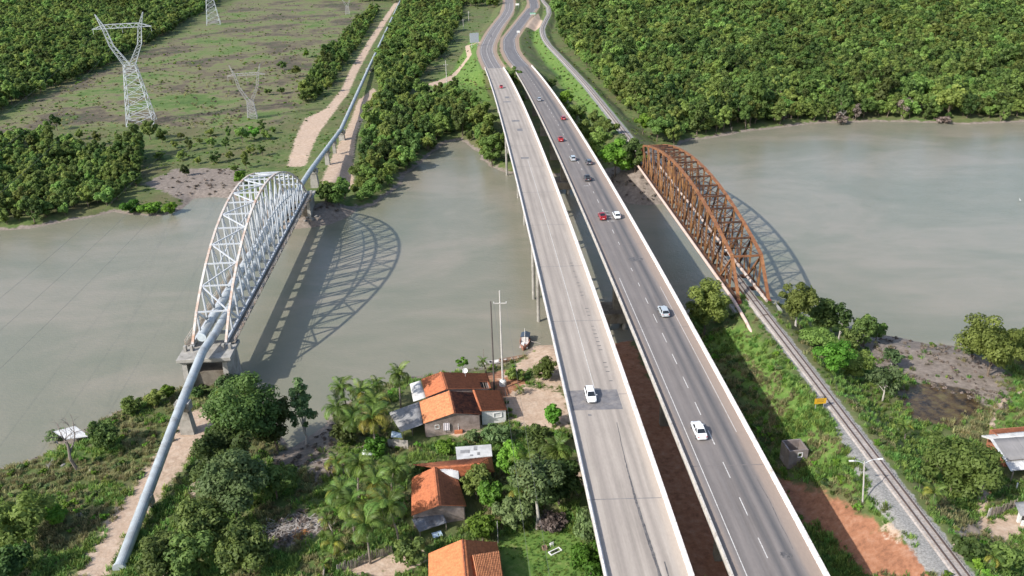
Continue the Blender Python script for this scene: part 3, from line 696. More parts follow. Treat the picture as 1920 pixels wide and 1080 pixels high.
def saddle(px, y, top, w0, w1, d, label, gnd=None):
    g = (float(gz(px, y)) if gnd is None else gnd) - 0.5
    r = empty('pipe_pier', (px, y, g), 0, label, 'pipe support')
    b = MB(); b.loft([[(px - hx, y - hy, z), (px + hx, y - hy, z), (px + hx, y + hy, z), (px - hx, y + hy, z)] for hx, hy, z in ((w1, d * 1.25, g), (w0, d, top - 1.1))]); bpart(r, b, 'shaft', M_CONC)
    b = MB(); b.box((px, y, top - 0.75), (w0 * 2 + 1.0, d * 2 + 0.4, 0.75)); bpart(r, b, 'head', M_CONC, bevel=0.05)
    for s_ in (-1, 1):
        b = MB(); b.box((px + s_ * (w0 + 0.15), y, top + 0.1), (0.7, d * 2 + 0.2, 1.0)); bpart(r, b, 'cheek', M_CONC, bevel=0.04)
saddle(-62.5, 135.2, 7.6, 0.9, 1.35, 0.75, 'tall tapered concrete pipe pier on the near sandy bank')
saddle(-61.05, 112.0, 4.0, 0.5, 0.6, 0.4, 'short concrete pipe pier in the shade beside the sandy track')
saddle(-68.7, 286.0, 9.8, 1.0, 1.5, 0.9, 'tall concrete pipe pier just behind the far end of the silver truss')
saddle(-70.4, 318, 8.1, 0.7, 0.9, 0.6, 'slim concrete pipe pier between the two sandy tracks')
saddle(-71.4, 338, 6.9, 0.6, 0.7, 0.5, 'low concrete pipe pier before the pipe bends')
saddle(-72.6, 362, 5.6, 1.2, 1.3, 0.9, 'white concrete anchor block where the far pipe bends')
saddle(-86.6, 541, 2.9, 1.4, 1.5, 0.9, 'white concrete anchor block far along the pipe track')

# ------------------------------------------------------------------ railway bridge (rusty truss)
M_RUST = mat_plain('rusty_steel', (0.195, 0.085, 0.044), 0.85, 0.3, 0.8, dirt=(0.35, 0.17, 0.072), dirt_amt=0.44, dirt_scale=0.5, spec=0.2)
M_RUSTD = mat_plain('dark_rusty_steel', (0.060, 0.034, 0.025), 0.85, 0.3, 0.8, dirt=(0.22, 0.095, 0.045), dirt_amt=0.42, dirt_scale=0.5, spec=0.2)
M_RUSTY = mat_plain('ochre_rusty_steel', (0.31, 0.16, 0.064), 0.85, 0.25, 0.8, dirt=(0.12, 0.055, 0.034), dirt_amt=0.50, dirt_scale=0.6, spec=0.2)
M_PINK = mat_plain('faded_pink_pipe', (0.62, 0.46, 0.39), 0.7, 0.1, 0.8, dirt=(0.50, 0.29, 0.19), dirt_amt=0.35, dirt_scale=0.4)
M_WPIPE = mat_plain('white_pipe', (0.58, 0.50, 0.44), 0.7, 0.12, 1.0, dirt=(0.24, 0.14, 0.09), dirt_amt=0.48, dirt_scale=0.6)
M_SLEEP = mat_plain('sleeper_concrete', (0.33, 0.295, 0.265), 0.95, 0.25, 3.0)
M_RAIL = mat_plain('rail_steel', (0.085, 0.058, 0.048), 0.6, 0.2, 2.0)
M_BALL = mat_plain('ballast_stone', (0.37, 0.33, 0.30), 0.95, 0.28, 3.0, dirt=(0.22, 0.17, 0.13), dirt_amt=0.4, dirt_scale=1.0, bmp=0.8)
QA, QB = Vector((50.75, 169.1, 9.6)), Vector((45.67, 284.1, 9.6))         # left-hand lower chord
QL, QT = truss_frame(QA, QB); QW = 6.75
yawQ = math.atan2(QB.y - QA.y, QB.x - QA.x) - math.pi / 2
qb = empty('railway_bridge', tuple(QT(QL / 2, QW / 2, 0)), 0, 'rusty brown railway truss bridge with a curved top', 'bridge')
NQ = 16; qp = QL / NQ
def qz(i):
    if i in (0, NQ): return 9.6
    a = i * qp; return 17.5 + 6.2 * (1 - ((a - QL / 2) / (QL / 2 - qp)) ** 2)
def laced(b, p, q, w, t, up, pitch=0.9):
    """built-up member: two channels joined by zig-zag lacing"""
    p, q = Vector(p), Vector(q); d = (q - p).normalized(); n = d.cross(Vector(up)).normalized() * (w / 2)
    b.bar(p - n, q - n, t, 0.34, up); b.bar(p + n, q + n, t, 0.34, up)
    L = (q - p).length; k = 0; s_ = 1
    while k + pitch < L:
        b.bar(p + d * k + n * s_, p + d * (k + pitch) - n * s_, 0.08, 0.08, up); k += pitch; s_ = -s_
for off in (0.0, QW):
    for i in range(NQ):
        p, q = QT(i * qp, off, qz(i)), QT((i + 1) * qp, off, qz(i + 1))
        b = MB(); b.bar(p, q, 0.62, 0.55); bpart(qb, b, 'end_post' if i in (0, NQ - 1) else 'top_chord', M_RUST)
        b = MB(); b.bar(QT(i * qp, off, 9.45), QT((i + 1) * qp, off, 9.45), 0.45, 0.7); bpart(qb, b, 'bottom_chord', M_RUSTD)
    for i in range(1, NQ):
        a = i * qp; b = MB(); laced(b, QT(a, off, 9.5), QT(a, off, qz(i) - 0.1), 0.46, 0.12, (1, 0, 0)); bpart(qb, b, 'vertical_post', M_RUSTY)
        b = MB(); b.box(QT(a, off, qz(i) - 0.5), (0.5, 1.0, 0.9), yawQ); bpart(qb, b, 'gusset_plate', M_RUST)
    for i in range(1, NQ - 1):
        a = i * qp; am = a + qp / 2
        zt, zb_ = (qz(i), qz(i + 1)) ; b = MB()
        if i < NQ // 2: laced(b, QT(a, off, zt - .3), QT(a + qp, off, 9.7), 0.42, 0.10, (1, 0, 0), 1.0)
        else: laced(b, QT(a, off, 9.7), QT(a + qp, off, zb_ - .3), 0.42, 0.10, (1, 0, 0), 1.0)
        bpart(qb, b, 'diagonal', M_RUSTY if i % 2 else M_RUSTD)
        zm = 9.6 + 0.5 * (0.5 * (zt + zb_) - 9.6); b = MB(); b.bar(QT(am, off, 9.5), QT(am, off, zm), 0.28, 0.24); bpart(qb, b, 'sub_hanger', M_RUSTY)
        b = MB()
        if i < NQ // 2: b.bar(QT(am, off, zm), QT(a, off, 9.7), 0.22, 0.2)
        else: b.bar(QT(am, off, zm), QT(a + qp, off, 9.7), 0.22, 0.2)
        bpart(qb, b, 'sub_diagonal', M_RUSTD)
    for s0 in (0, NQ):                                            # knee struts beside the portals
        e = 1 if s0 == 0 else -1; b = MB(); b.bar(QT((s0 + e) * qp, off, qz(s0 + e) - 0.4), QT((s0 + 2 * e) * qp, off, 9.7), 0.4, 0.36); bpart(qb, b, 'knee_strut', M_RUST)
for i in range(1, NQ):
    a = i * qp; up = Vector((0, 0, 1))
    b = MB(); b.bar(QT(a, 0.3, qz(i) - 0.1), QT(a, QW - 0.3, qz(i) - 0.1), 0.30, 0.45); bpart(qb, b, 'portal_beam' if i in (1, NQ - 1) else 'top_strut', M_RUST if i in (1, NQ - 1) else M_RUSTD)
    b = MB(); b.bar(QT(a, 0.1, 9.2), QT(a, QW - 0.1, 9.2), 0.4, 0.9); bpart(qb, b, 'floor_beam', M_RUSTD)
    if i < NQ - 1:
        for s0, s1 in ((0.3, QW - 0.3), (QW - 0.3, 0.3)):
            b = MB(); b.bar(QT(a, s0, qz(i)), QT(a + qp, s1, qz(i + 1)), 0.13, 0.13); bpart(qb, b, 'top_brace', M_RUSTD)
    if i not in (1, NQ - 1):
        b = MB(); b.bar(QT(a, 0.3, qz(i) - 2.6), QT(a, QW - 0.3, qz(i) - 2.6), 0.18, 0.22)
        for o0, o1 in ((0.3, QW / 2), (QW - 0.3, QW / 2)): b.bar(QT(a, o0, qz(i) - 2.6), QT(a, o1, qz(i) - 0.3), 0.12, 0.12)
        bpart(qb, b, 'sway_frame', M_RUSTD)
for off in (QW / 2 - 0.9, QW / 2 + 0.9):
    b = MB(); b.bar(QT(0, off, 9.32), QT(QL, off, 9.32), 0.3, 0.5); bpart(qb, b, 'stringer', M_RUSTD)
for off in (0, QW):
    for a in (0.0, QL):
        b = MB(); b.box(QT(a, off, 9.2), (0.9, 1.1, 1.1), yawQ); bpart(qb, b, 'bearing', mat_plain('red_oxide_steel', (0.24, 0.06, 0.045), 0.8, 0.2))
# service pipes along the rusty truss
pk = [QT(-26, -1.15, 5.8), QT(-9, -1.15, 9.0), QT(0, -1.15, 9.7), QT(QL + 3, -1.15, 9.7), QT(QL + 10, -1.15, 8.8)]
sp = empty('service_pipe', tuple(QT(QL / 2, -1.15, 0)), 0, 'long faded pink pipe along the left edge of the rusty railway truss', 'pipe')
b = MB(); b.tube(pk, 0.36, 12); bpart(sp, b, 'pipe_wall', M_PINK)
for k in range(16):
    b = MB(); b.bar(QT(k * qp + 2, -1.15, 9.25), QT(k * qp + 2, 0.1, 9.25), 0.16, 0.16); bpart(sp, b, 'bracket', M_RUSTD)
sp = empty('service_pipe', tuple(QT(QL / 2, QW - 1.0, 0)), 0, 'white pipe inside the right edge of the rusty railway truss', 'pipe')
b = MB(); pts = [QT(-1, QW - 0.75, 9.75), QT(QL + 1, QW - 0.75, 9.75)]; b.tube(pts, 0.33, 12); pipe_collars(b, pts, 0.33, 3.0, 0.3, 0.08); bpart(sp, b, 'pipe_wall', M_WPIPE)
# abutments
for a, lab in ((-1.6, 'concrete abutment under the near end of the rusty railway truss'), (QL + 1.6, 'rounded concrete pier under the far end of the rusty railway truss')):
    c = QT(a, QW / 2, 0); r = empty('bridge_abutment', tuple(c), 0, lab, 'bridge pier')
    b = MB(); b.box((c.x, c.y, 8.2), (10.6, 4.6, 0.9), yawQ); bpart(r, b, 'cap', M_CONC, bevel=0.05)
    b = MB(); b.box((c.x, c.y, 4.6), (9.6, 4.0, 6.3), yawQ); bpart(r, b, 'shaft', M_CONC_D)
    b = MB(); b.box((c.x, c.y, 0.4), (10.8, 5.2, 2.2), yawQ); bpart(r, b, 'footing', M_CONC, bevel=0.2)
# permanent way
TRACK = [(60.5, 20, 9.22), (59.6, 45, 9.22), (58.1, 83, 9.22), (56.9, 110, 9.32), (55.6, 140, 9.34), tuple(QT(-1.5, QW / 2, 9.5)), tuple(QT(0, QW / 2, 9.55)), tuple(QT(QL, QW / 2, 9.55))] + [(a, b_, c + 0.04) for a, b_, c in RAIL_FAR[1:]]
tc = catmull(TRACK, 24); td = np.gradient(tc[:, :2], axis=0); td /= np.linalg.norm(td, axis=1)[:, None]; tn = np.stack([td[:, 1], -td[:, 0]], 1)
trk = empty('railway_track', (56, 140, 9.3), 0, 'single railway track on pale ballast curving to the far bank', 'railway track')
on_br = (tc[:, 1] > 168.5) & (tc[:, 1] < 285.5)
for seg in (tc[:, 1] <= 170, tc[:, 1] >= 284):
    c = tc[seg]; n_ = tn[seg]; b = MB()
    b.loft([[(p[0] + q[0] * o, p[1] + q[1] * o, p[2] + h) for o, h in ((-1.5, -0.35), (-1.0, 0.16), (1.0, 0.16), (1.5, -0.35))] for p, q in zip(c, n_)], close=False, caps=False)
    bpart(trk, b, 'ballast_bed', M_BALL)
for o in (-0.56, 0.56):
    b = MB(); b.loft([[(p[0] + q[0] * (o + w), p[1] + q[1] * (o + w), p[2] + h) for w, h in ((-0.075, 0.2), (0.075, 0.2), (0.06, 0.38), (-0.06, 0.38))] for p, q in zip(tc, tn)])
    bpart(trk, b, 'rail', M_RAIL)
acc = np.concatenate([[0], np.cumsum(np.linalg.norm(np.diff(tc[:, :2], axis=0), axis=1))]); b = MB(); k = 30.0
while k < 420:
    p = [np.interp(k, acc, tc[:, i]) for i in range(3)]; q = [np.interp(k, acc, tn[:, i]) for i in range(2)]
    b.bar((p[0] - q[0] * 1.05, p[1] - q[1] * 1.05, p[2] + 0.13), (p[0] + q[0] * 1.05, p[1] + q[1] * 1.05, p[2] + 0.12), 0.24, 0.16); k += 0.62
tag(bpart(trk, b, 'sleeper_row', M_SLEEP), kind='stuff')

# ------------------------------------------------------------------ pylons
M_GALV = mat_plain('galvanised_lattice', (0.55, 0.57, 0.58), 0.5, 0.1, 1.0)
M_GALVD = mat_plain('weathered_lattice', (0.40, 0.38, 0.36), 0.6, 0.15, 1.0)
M_WIRE = mat_plain('power_wire', (0.10, 0.10, 0.10), 0.6)
def pylon(label, loc, yaw, H_w, bw, ww, H_b, beam, H_h, t, mat, group='lattice pylons in the left field'):
    """four-legged lattice tower: legs to a waist, a V of two arms, a cross beam and two horns"""
    r = empty('lattice_pylon', loc, yaw, label, 'pylon', group)
    def build(b, n): b.build(n, mat, r)
    cs = [(-1, -1), (1, -1), (1, 1), (-1, 1)]
    lv = [0, 0.14, 0.3, 0.48, 0.64, 0.8, 0.91, 1.0]
    hw = lambda f: bw / 2 + (ww / 2 - bw / 2) * f
    for sx, sy in cs:
        b = MB(); b.bar((sx * bw / 2, sy * bw / 2, -0.5), (sx * ww / 2, sy * ww / 2, H_w), t * 1.6); build(b, 'leg')
    for k in range(4):
        c0, c1 = cs[k], cs[(k + 1) % 4]; b = MB()
        for i in range(len(lv) - 1):
            f0, f1 = lv[i], lv[i + 1]; a, e = hw(f0), hw(f1)
            P0 = Vector((c0[0] * a, c0[1] * a, f0 * H_w)); P1 = Vector((c1[0] * a, c1[1] * a, f0 * H_w)); Q0 = Vector((c0[0] * e, c0[1] * e, f1 * H_w)); Q1 = Vector((c1[0] * e, c1[1] * e, f1 * H_w))
            b.bar(P0, Q1, t); b.bar(P1, Q0, t); b.bar(Q0, Q1, t)
        build(b, 'face_bracing')
    bw2 = beam / 2; xk = beam * 0.30                                 # where the V arms meet the beam
    def lattice_arm(p, q, w0, w1, n, name):
        p, q = Vector(p), Vector(q); b = MB(); pr = None
        for i in range(n + 1):
            f = i / n; c = p.lerp(q, f); w = (w0 + (w1 - w0) * f) / 2
            ring = [c + Vector((sx * w, sy * w, 0)) for sx, sy in cs]
            if pr:
                for k in range(4):
                    b.bar(pr[k], ring[k], t * 1.1); b.bar(pr[k], ring[(k + 1) % 4], t * 0.8)
            pr = ring
        build(b, name)
    ym = H_w + (H_b - H_w) * 0.55
    for s_ in (-1, 1):
        lattice_arm((s_ * ww * 0.22, 0, H_w), (s_ * xk * 0.80, 0, ym), ww * 0.55, ww * 0.34, 6, 'window_arm')
        lattice_arm((s_ * xk * 0.80, 0, ym), (s_ * xk, 0, H_b), ww * 0.34, ww * 0.30, 4, 'window_arm')
        lattice_arm((s_ * xk, 0, H_b), (s_ * (xk + beam * 0.10), 0, H_h), ww * 0.30, 0.25, 4, 'horn')
    b = MB(); h = ww * 0.34; n = 16
    for i in range(n):
        x0, x1 = -bw2 + beam * i / n, -bw2 + beam * (i + 1) / n
        tp = lambda x: H_b + h * min(1, (bw2 - abs(x)) / (bw2 - xk))
        for sy in (-0.4, 0.4):
            b.bar((x0, sy * ww * .3, H_b), (x1, sy * ww * .3, H_b), t * 1.1); b.bar((x0, sy * ww * .3, tp(x0)), (x1, sy * ww * .3, tp(x1)), t * 1.1)
            if i % 2: b.bar((x0, sy * ww * .3, H_b), (x1, sy * ww * .3, tp(x1)), t * .8)
            else: b.bar((x0, sy * ww * .3, tp(x0)), (x1, sy * ww * .3, H_b), t * .8)
    build(b, 'cross_beam')
    for x in (-bw2 + 0.3, 0, bw2 - 0.3):
        b = MB(); b.tube([(x, 0, H_b), (x, 0, H_b - 2.2)], 0.09, 6); build(b, 'insulator')
    return r
g1 = at(266, 231, 1.5); g2 = at(474, 222, 1.5); g3 = at(401, 46, 1.5); g4 = at(652, 27, 1.5)
T1 = dict(H_w=28, bw=12.6, ww=5.2, H_b=45, beam=26, H_h=51.5, t=0.17)
pylon('tall silver four-legged pylon with a wide V top in the left field', tuple(g1), R(14), mat=M_GALV, **T1)
pylon('thin brownish pylon with a narrow waist between the field and the sandy track', tuple(g2), R(10), H_w=8.5, bw=4.6, ww=3.0, H_b=21, beam=18, H_h=26, t=0.12, mat=M_GALVD)
pylon('distant silver pylon cut by the top edge of the photo', tuple(g3), R(14), mat=M_GALV, **T1)
pylon('faint distant thin pylon near the far end of the pipe', tuple(g4), R(10), H_w=8.5, bw=4.6, ww=3.0, H_b=21, beam=18, H_h=26, t=0.12, mat=M_GALVD)
def wire(pts, r, label, group, sag=0.0, parent=None, cat='power line'):
    p, q = Vector(pts[0]), Vector(pts[1]); n = 14
    path = [p.lerp(q, i / n) - Vector((0, 0, sag * 4 * (i / n) * (1 - i / n))) for i in range(n + 1)]
    b = MB(); b.tube(path, r, 5); o = b.build('power_wire', M_WIRE); tag(o, label, cat, group); return o
for ga, gb, hh, half, rz, dr in ((g1, g3, 42.7, 12.7, R(14), 'tall silver pylons'), (g2, g4, 18.7, 8.7, R(10), 'thin brownish pylons')):
    d = (gb - ga); back = ga - d.normalized() * 380
    for x in (-half, 0, half):
        o = Vector((x * math.cos(rz), x * math.sin(rz), hh))
        wire((ga + o, gb + o), 0.022, 'thin wire strung between the two ' + dr, 'wires strung between the ' + dr, 7)
        wire((ga + o, back + o), 0.022, 'thin wire from the nearer of the %s over the left bank' % dr, 'wires leaving the %s to the left' % dr, 8)

# ------------------------------------------------------------------ vegetation
M_BARK = mat_plain('bark', (0.15, 0.115, 0.085), 0.95, 0.3, 2.0, bmp=0.4, world_space=False)
M_BARKW = mat_plain('pale_bark', (0.42, 0.385, 0.34), 0.9, 0.2, 2.0, world_space=False)
M_DEAD = mat_plain('dead_wood', (0.20, 0.165, 0.145), 0.95, 0.25, 2.0, world_space=False)
M_LF_MANG = mat_leaf('mangrove_leaf', (0.130, 0.195, 0.042), (0.272, 0.370, 0.095), 0.30, 0.52)
M_LF_DARK = mat_leaf('dark_leaf', (0.062, 0.110, 0.028), (0.180, 0.255, 0.066), 0.28, 0.45)
M_LF_BRIGHT = mat_leaf('bright_leaf', (0.085, 0.185, 0.020), (0.210, 0.380, 0.050), 0.22, 0.48)
M_LF_GREY = mat_leaf('greyish_leaf', (0.080, 0.130, 0.042), (0.200, 0.265, 0.105), 0.22, 0.42)
M_LF_PALM = mat_leaf('palm_leaf', (0.060, 0.118, 0.022), (0.200, 0.285, 0.062), 0.2, 0.4, 0.45)
M_LF_YEL = mat_leaf('yellow_palm_leaf', (0.18, 0.19, 0.03), (0.36, 0.33, 0.06), 0.2, 0.3, 0.45)
M_GRASS_L = mat_leaf('lush_grass_blade', (0.110, 0.200, 0.034), (0.270, 0.390, 0.100), 0.35, 0.5)
M_GRASS_D = mat_leaf('dry_grass_blade', (0.190, 0.195, 0.075), (0.42, 0.38, 0.19), 0.3, 0.5)
M_SCRUBW = mat_leaf('dry_twig', (0.12, 0.095, 0.075), (0.26, 0.21, 0.17), 0.2, 0.1)

def unit(v): return v / (np.linalg.norm(v, axis=-1, keepdims=True) + 1e-9)
def leaf_cloud(rg, blobs, n, size, up=0.5, aspect=1.6, shell=0.40, lean=1.15):
    """n bent leaf sprays in a set of ellipsoid clumps -> (quads, per-quad tone)"""
    B = np.array([b[:6] for b in blobs], float); w = (B[:, 3] * B[:, 4] + B[:, 3] * B[:, 5] + B[:, 4] * B[:, 5]); w /= w.sum()
    k = rg.choice(len(B), n, p=w); d = unit(rg.normal(size=(n, 3)) + np.array([0, 0, 0.35]))
    r = rg.random(n) ** shell
    p = B[k, :3] + d * r[:, None] * B[k, 3:6]
    nrm = unit(d * lean + rg.normal(size=(n, 3)) * 0.42 + np.array([0, 0, up]))
    t = unit(np.cross(nrm, rg.normal(size=(n, 3)))); s_ = np.cross(nrm, t)
    sz = size * (0.6 + 0.8 * rg.random(n)); a = (t * (sz * aspect / 2)[:, None]); b = s_ * (sz / 2)[:, None]
    dr = nrm * (sz * 0.16)[:, None]
    Q = np.stack([p - a - b * 0.5 - dr, p - a * 0.1 + b * -1.0 + dr, p + a + b * 0.35 - dr, p + a * 0.1 + b + dr], 1)
    tone = rg.random(len(B))[k] * 0.55 + rg.random(n) * 0.45
    return Q, tone
def crown_blobs(rg, w, h, base, kind='round', n=26):
    """clumps spread through a crown of width w between heights base and h"""
    out = []; cz = (base + h) / 2; hh = (h - base) / 2
    for i in range(n):
        d = unit(rg.normal(size=3)); f = rg.random() ** 0.4
        x, y, z = d[0] * f, d[1] * f, d[2] * f
        if kind == 'cone': kx = 0.30 + 0.72 * (0.5 - z / 2) ; x *= kx * 1.2; y *= kx * 1.2
        if kind == 'umbrella': z = abs(z) * 0.8 - 0.1
        if kind == 'vase': kx = 0.6 + 0.45 * (z + 1) / 2; x *= kx; y *= kx
        r = (0.20 + 0.20 * rg.random()) * (0.9 if kind != 'cone' else 0.75)
        out.append((x * w * 0.40, y * w * 0.40, cz + z * hh * 0.82, r * w * 0.52, r * w * 0.52, r * min(w, hh * 2) * 0.46))
    return out
def limb_mesh(b, rg, h, r0, blobs, base, nl=6, lean=(0, 0)):
    top = Vector((lean[0], lean[1], base + (h - base) * 0.55))
    path = [Vector((0, 0, -0.5)), Vector((lean[0] * .2 + rg.normal() * .12, lean[1] * .2 + rg.normal() * .12, base * 0.5)), Vector((lean[0] * .5, lean[1] * .5, base)), top]
    b.tube(path, [r0, r0 * 0.8, r0 * 0.6, r0 * 0.2], 7)
    for i in rg.choice(len(blobs), min(nl, len(blobs)), replace=False):
        e = Vector(blobs[i][:3]); s_ = path[2].lerp(top, rg.random() * 0.7) if rg.random() < .6 else path[1].lerp(path[2], .5 + .5 * rg.random())
        m_ = s_.lerp(e, 0.5) + Vector((rg.normal() * .2, rg.normal() * .2, .25))
        b.tube([s_, m_, e], [r0 * 0.36, r0 * 0.24, r0 * 0.08], 5, cap=False)
def tree_meshes(seed, w, h, kind='round', leaf=0.38, n=2600, leafmat=None, bark=None, base=None, blobs=26, r0=None, up=0.5, joined=False):
    rg = np.random.default_rng(seed); base = h * 0.22 if base is None else base
    bl = crown_blobs(rg, w, h, base, kind, blobs); Q, tone = leaf_cloud(rg, bl, n, leaf, up)
    tb = MB(); limb_mesh(tb, rg, h, r0 or (0.09 + 0.016 * h), bl, base)
    if joined:
        me = quads_mesh('tree', Q, [leafmat or M_LF_MANG, bark or M_BARK], tone)
        bm = bmesh.new(); bm.from_mesh(me); lay = bm.faces.layers.float.get('lv')
        vs = [bm.verts.new(v) for v in tb.v]
        for f in tb.f:
            try: nf = bm.faces.new([vs[i] for i in f]); nf.material_index = 1
            except ValueError: pass
        bm.to_mesh(me); bm.free(); return me
    return quads_mesh('crown', Q, leafmat or M_LF_MANG, tone), tb.mesh('trunk', bark or M_BARK)

# --- forest trees
FW_SPEC = [(8.6, 9.0, 'round'), (7.0, 10.5, 'round'), (9.6, 9.0, 'round'), (6.4, 7.5, 'vase'), (7.8, 11.0, 'round'), (5.4, 7.0, 'round')]
FOREST = [tree_meshes(100 + i, w, h, k, 0.52, 1700, M_LF_MANG if i != 4 else M_LF_DARK, base=h * 0.12, blobs=17, joined=True) for i, (w, h, k) in enumerate(FW_SPEC)]
FOREST_FAR = [tree_meshes(120 + i, w, h, k, 0.85, 520, M_LF_MANG if i != 4 else M_LF_DARK, base=h * 0.12, blobs=15, joined=True) for i, (w, h, k) in enumerate(FW_SPEC)]
SHRUBS = [tree_meshes(140 + i, w, h, 'round', 0.34, 620, m, base=0.2, blobs=14, joined=True, r0=0.06) for i, (w, h, m) in enumerate([(3.0, 2.4, M_LF_MANG), (2.4, 1.9, M_LF_BRIGHT), (3.6, 2.6, M_LF_DARK), (2.0, 2.2, M_LF_GREY)])]

POLY_RIGHT = poly([(1042, -40), (1050, 20), (1048, 60), (1070, 95), (1108, 135), (1150, 178), (1192, 222), (1222, 248), (1262, 268), (1300, 262), (1345, 252), (1400, 240), (1480, 229), (1560, 222), (1650, 220), (1760, 222), (1850, 225), (1990, 218), (2050, -40)], 1.5)
POLY_LEFT = poly([(-120, -40), (430, -40), (405, 8), (350, 42), (320, 62), (215, 118), (120, 158), (40, 192), (-60, 240), (-120, 240)], 1.5)
POLY_MID = poly([(765, -40), (872, -40), (866, 30), (845, 75), (828, 108), (796, 138), (770, 170), (752, 200), (790, 192), (840, 175), (880, 190), (908, 205), (925, 250), (935, 300), (900, 300), (880, 262), (842, 240), (812, 280), (780, 300), (758, 330), (738, 358), (692, 378), (620, 396), (588, 402), (582, 384), (650, 372), (680, 330), (684, 280), (700, 230), (716, 180), (708, 140), (722, 80), (748, 30)], 1.5)
POLY_LB = poly([(-60, 290), (40, 262), (100, 268), (140, 285), (200, 292), (262, 288), (270, 330), (262, 345), (240, 378), (160, 395), (60, 415), (-60, 425)], 1.5)
POLY_STRIP = poly([(700, 15), (712, 20), (668, 95), (640, 130), (618, 172), (590, 192), (566, 196), (580, 150), (610, 110), (650, 70)], 1.5)
POLY_BEYOND = poly([(-120, -42), (2100, -42), (3200, -120), (-1500, -120)], 1.5)
def scatter_pts(pl, spacing, seed, jit=0.75):
    rg = np.random.default_rng(seed); x0, y0 = pl.min(0); x1, y1 = pl.max(0)
    gx, gy = np.meshgrid(np.arange(x0, x1, spacing), np.arange(y0, y1, spacing * 0.87)); gx = gx + (np.arange(gx.shape[0]) % 2)[:, None] * spacing / 2
    p = np.stack([gx.ravel(), gy.ravel()], 1); p += (rg.random(p.shape) - .5) * spacing * jit
    return p[inside(p[:, 0], p[:, 1], pl)]
def proj(p):
    q = np.asarray(p) - CAMP; d = q @ FW
    return 960 + F_PX * (q @ RT) / d, 540 - F_PX * (q @ UP) / d
def keep_clear(p):
    x, y = p[:, 0], p[:, 1]
    ok = np.ones(len(p), bool)
    ok &= ~((x > lb_x(y) - 3.5) & (x < rb_x(y) + RB_W + 3.5) & (y < 500))
    for line, c in ((LROAD, 10.5), (RROAD, 10.5), (RAIL_FAR, 5.5), (RAIL_NEAR, 5.0), (LINE[5:], 4.5)):
        ok &= seg_dist(x, y, np.array(line)[:, :2])[0] > c
    return ok
def in_view(p, z=5.0, m=60):
    u_, v_ = proj(np.column_stack([p, np.full(len(p), z)])); return (u_ > -m) & (u_ < 1920 + m) & (v_ > -m) & (v_ < 1080 + m)

GN_LIB = {}
def gn_scatter(name, pts, scale, meshes, label=None, kind='stuff', seed=0, tilt=0.06):
    """ONE object: meshes strewn over points with geometry nodes"""
    n = len(pts); rg = np.random.default_rng(seed)
    me = bpy.data.meshes.new(name); me.vertices.add(n); me.vertices.foreach_set('co', np.asarray(pts, float).reshape(-1))
    for k, t, v in (('sc', 'FLOAT', np.asarray(scale)), ('ix', 'INT', rg.integers(0, len(meshes), n))):
        a = me.attributes.new(k, t, 'POINT'); a.data.foreach_set('value', v.astype(np.float32 if t == 'FLOAT' else np.int32))
    rot = np.column_stack([rg.normal(0, tilt, n), rg.normal(0, tilt, n), rg.random(n) * 6.283])
    a = me.attributes.new('ro', 'FLOAT_VECTOR', 'POINT'); a.data.foreach_set('vector', rot.astype(np.float32).reshape(-1))
    o = link(bpy.data.objects.new(name, me)); tag(o, label, None, None, kind)
    lib = bpy.data.collections.new(name + '_kit')
    for i, m_ in enumerate(meshes): lib.objects.link(bpy.data.objects.new('%s_kit_%02d' % (name, i), m_))
    g = bpy.data.node_groups.new(name + '_strew', 'GeometryNodeTree')
    g.interface.new_socket('Geometry', in_out='INPUT', socket_type='NodeSocketGeometry'); g.interface.new_socket('Geometry', in_out='OUTPUT', socket_type='NodeSocketGeometry')
    gi = g.nodes.new('NodeGroupInput'); go = g.nodes.new('NodeGroupOutput'); ip = g.nodes.new('GeometryNodeInstanceOnPoints'); ci = g.nodes.new('GeometryNodeCollectionInfo')
    ci.inputs['Collection'].default_value = lib; ci.inputs['Separate Children'].default_value = True; ci.inputs['Reset Children'].default_value = True
    def attr(nm, dt):
        a_ = g.nodes.new('GeometryNodeInputNamedAttribute'); a_.data_type = dt; a_.inputs['Name'].default_value = nm; return a_.outputs['Attribute']
    g.links.new(gi.outputs[0], ip.inputs['Points']); g.links.new(ci.outputs[0], ip.inputs['Instance']); ip.inputs['Pick Instance'].default_value = True
    g.links.new(attr('ix', 'INT'), ip.inputs['Instance Index']); g.links.new(attr('sc', 'FLOAT'), ip.inputs['Scale'])
    e2r = g.nodes.new('FunctionNodeEulerToRotation'); g.links.new(attr('ro', 'FLOAT_VECTOR'), e2r.inputs[0]); g.links.new(e2r.outputs[0], ip.inputs['Rotation'])
    g.links.new(ip.outputs[0], go.inputs[0])
    md = o.modifiers.new('strew', 'NODES'); md.node_group = g
    return o

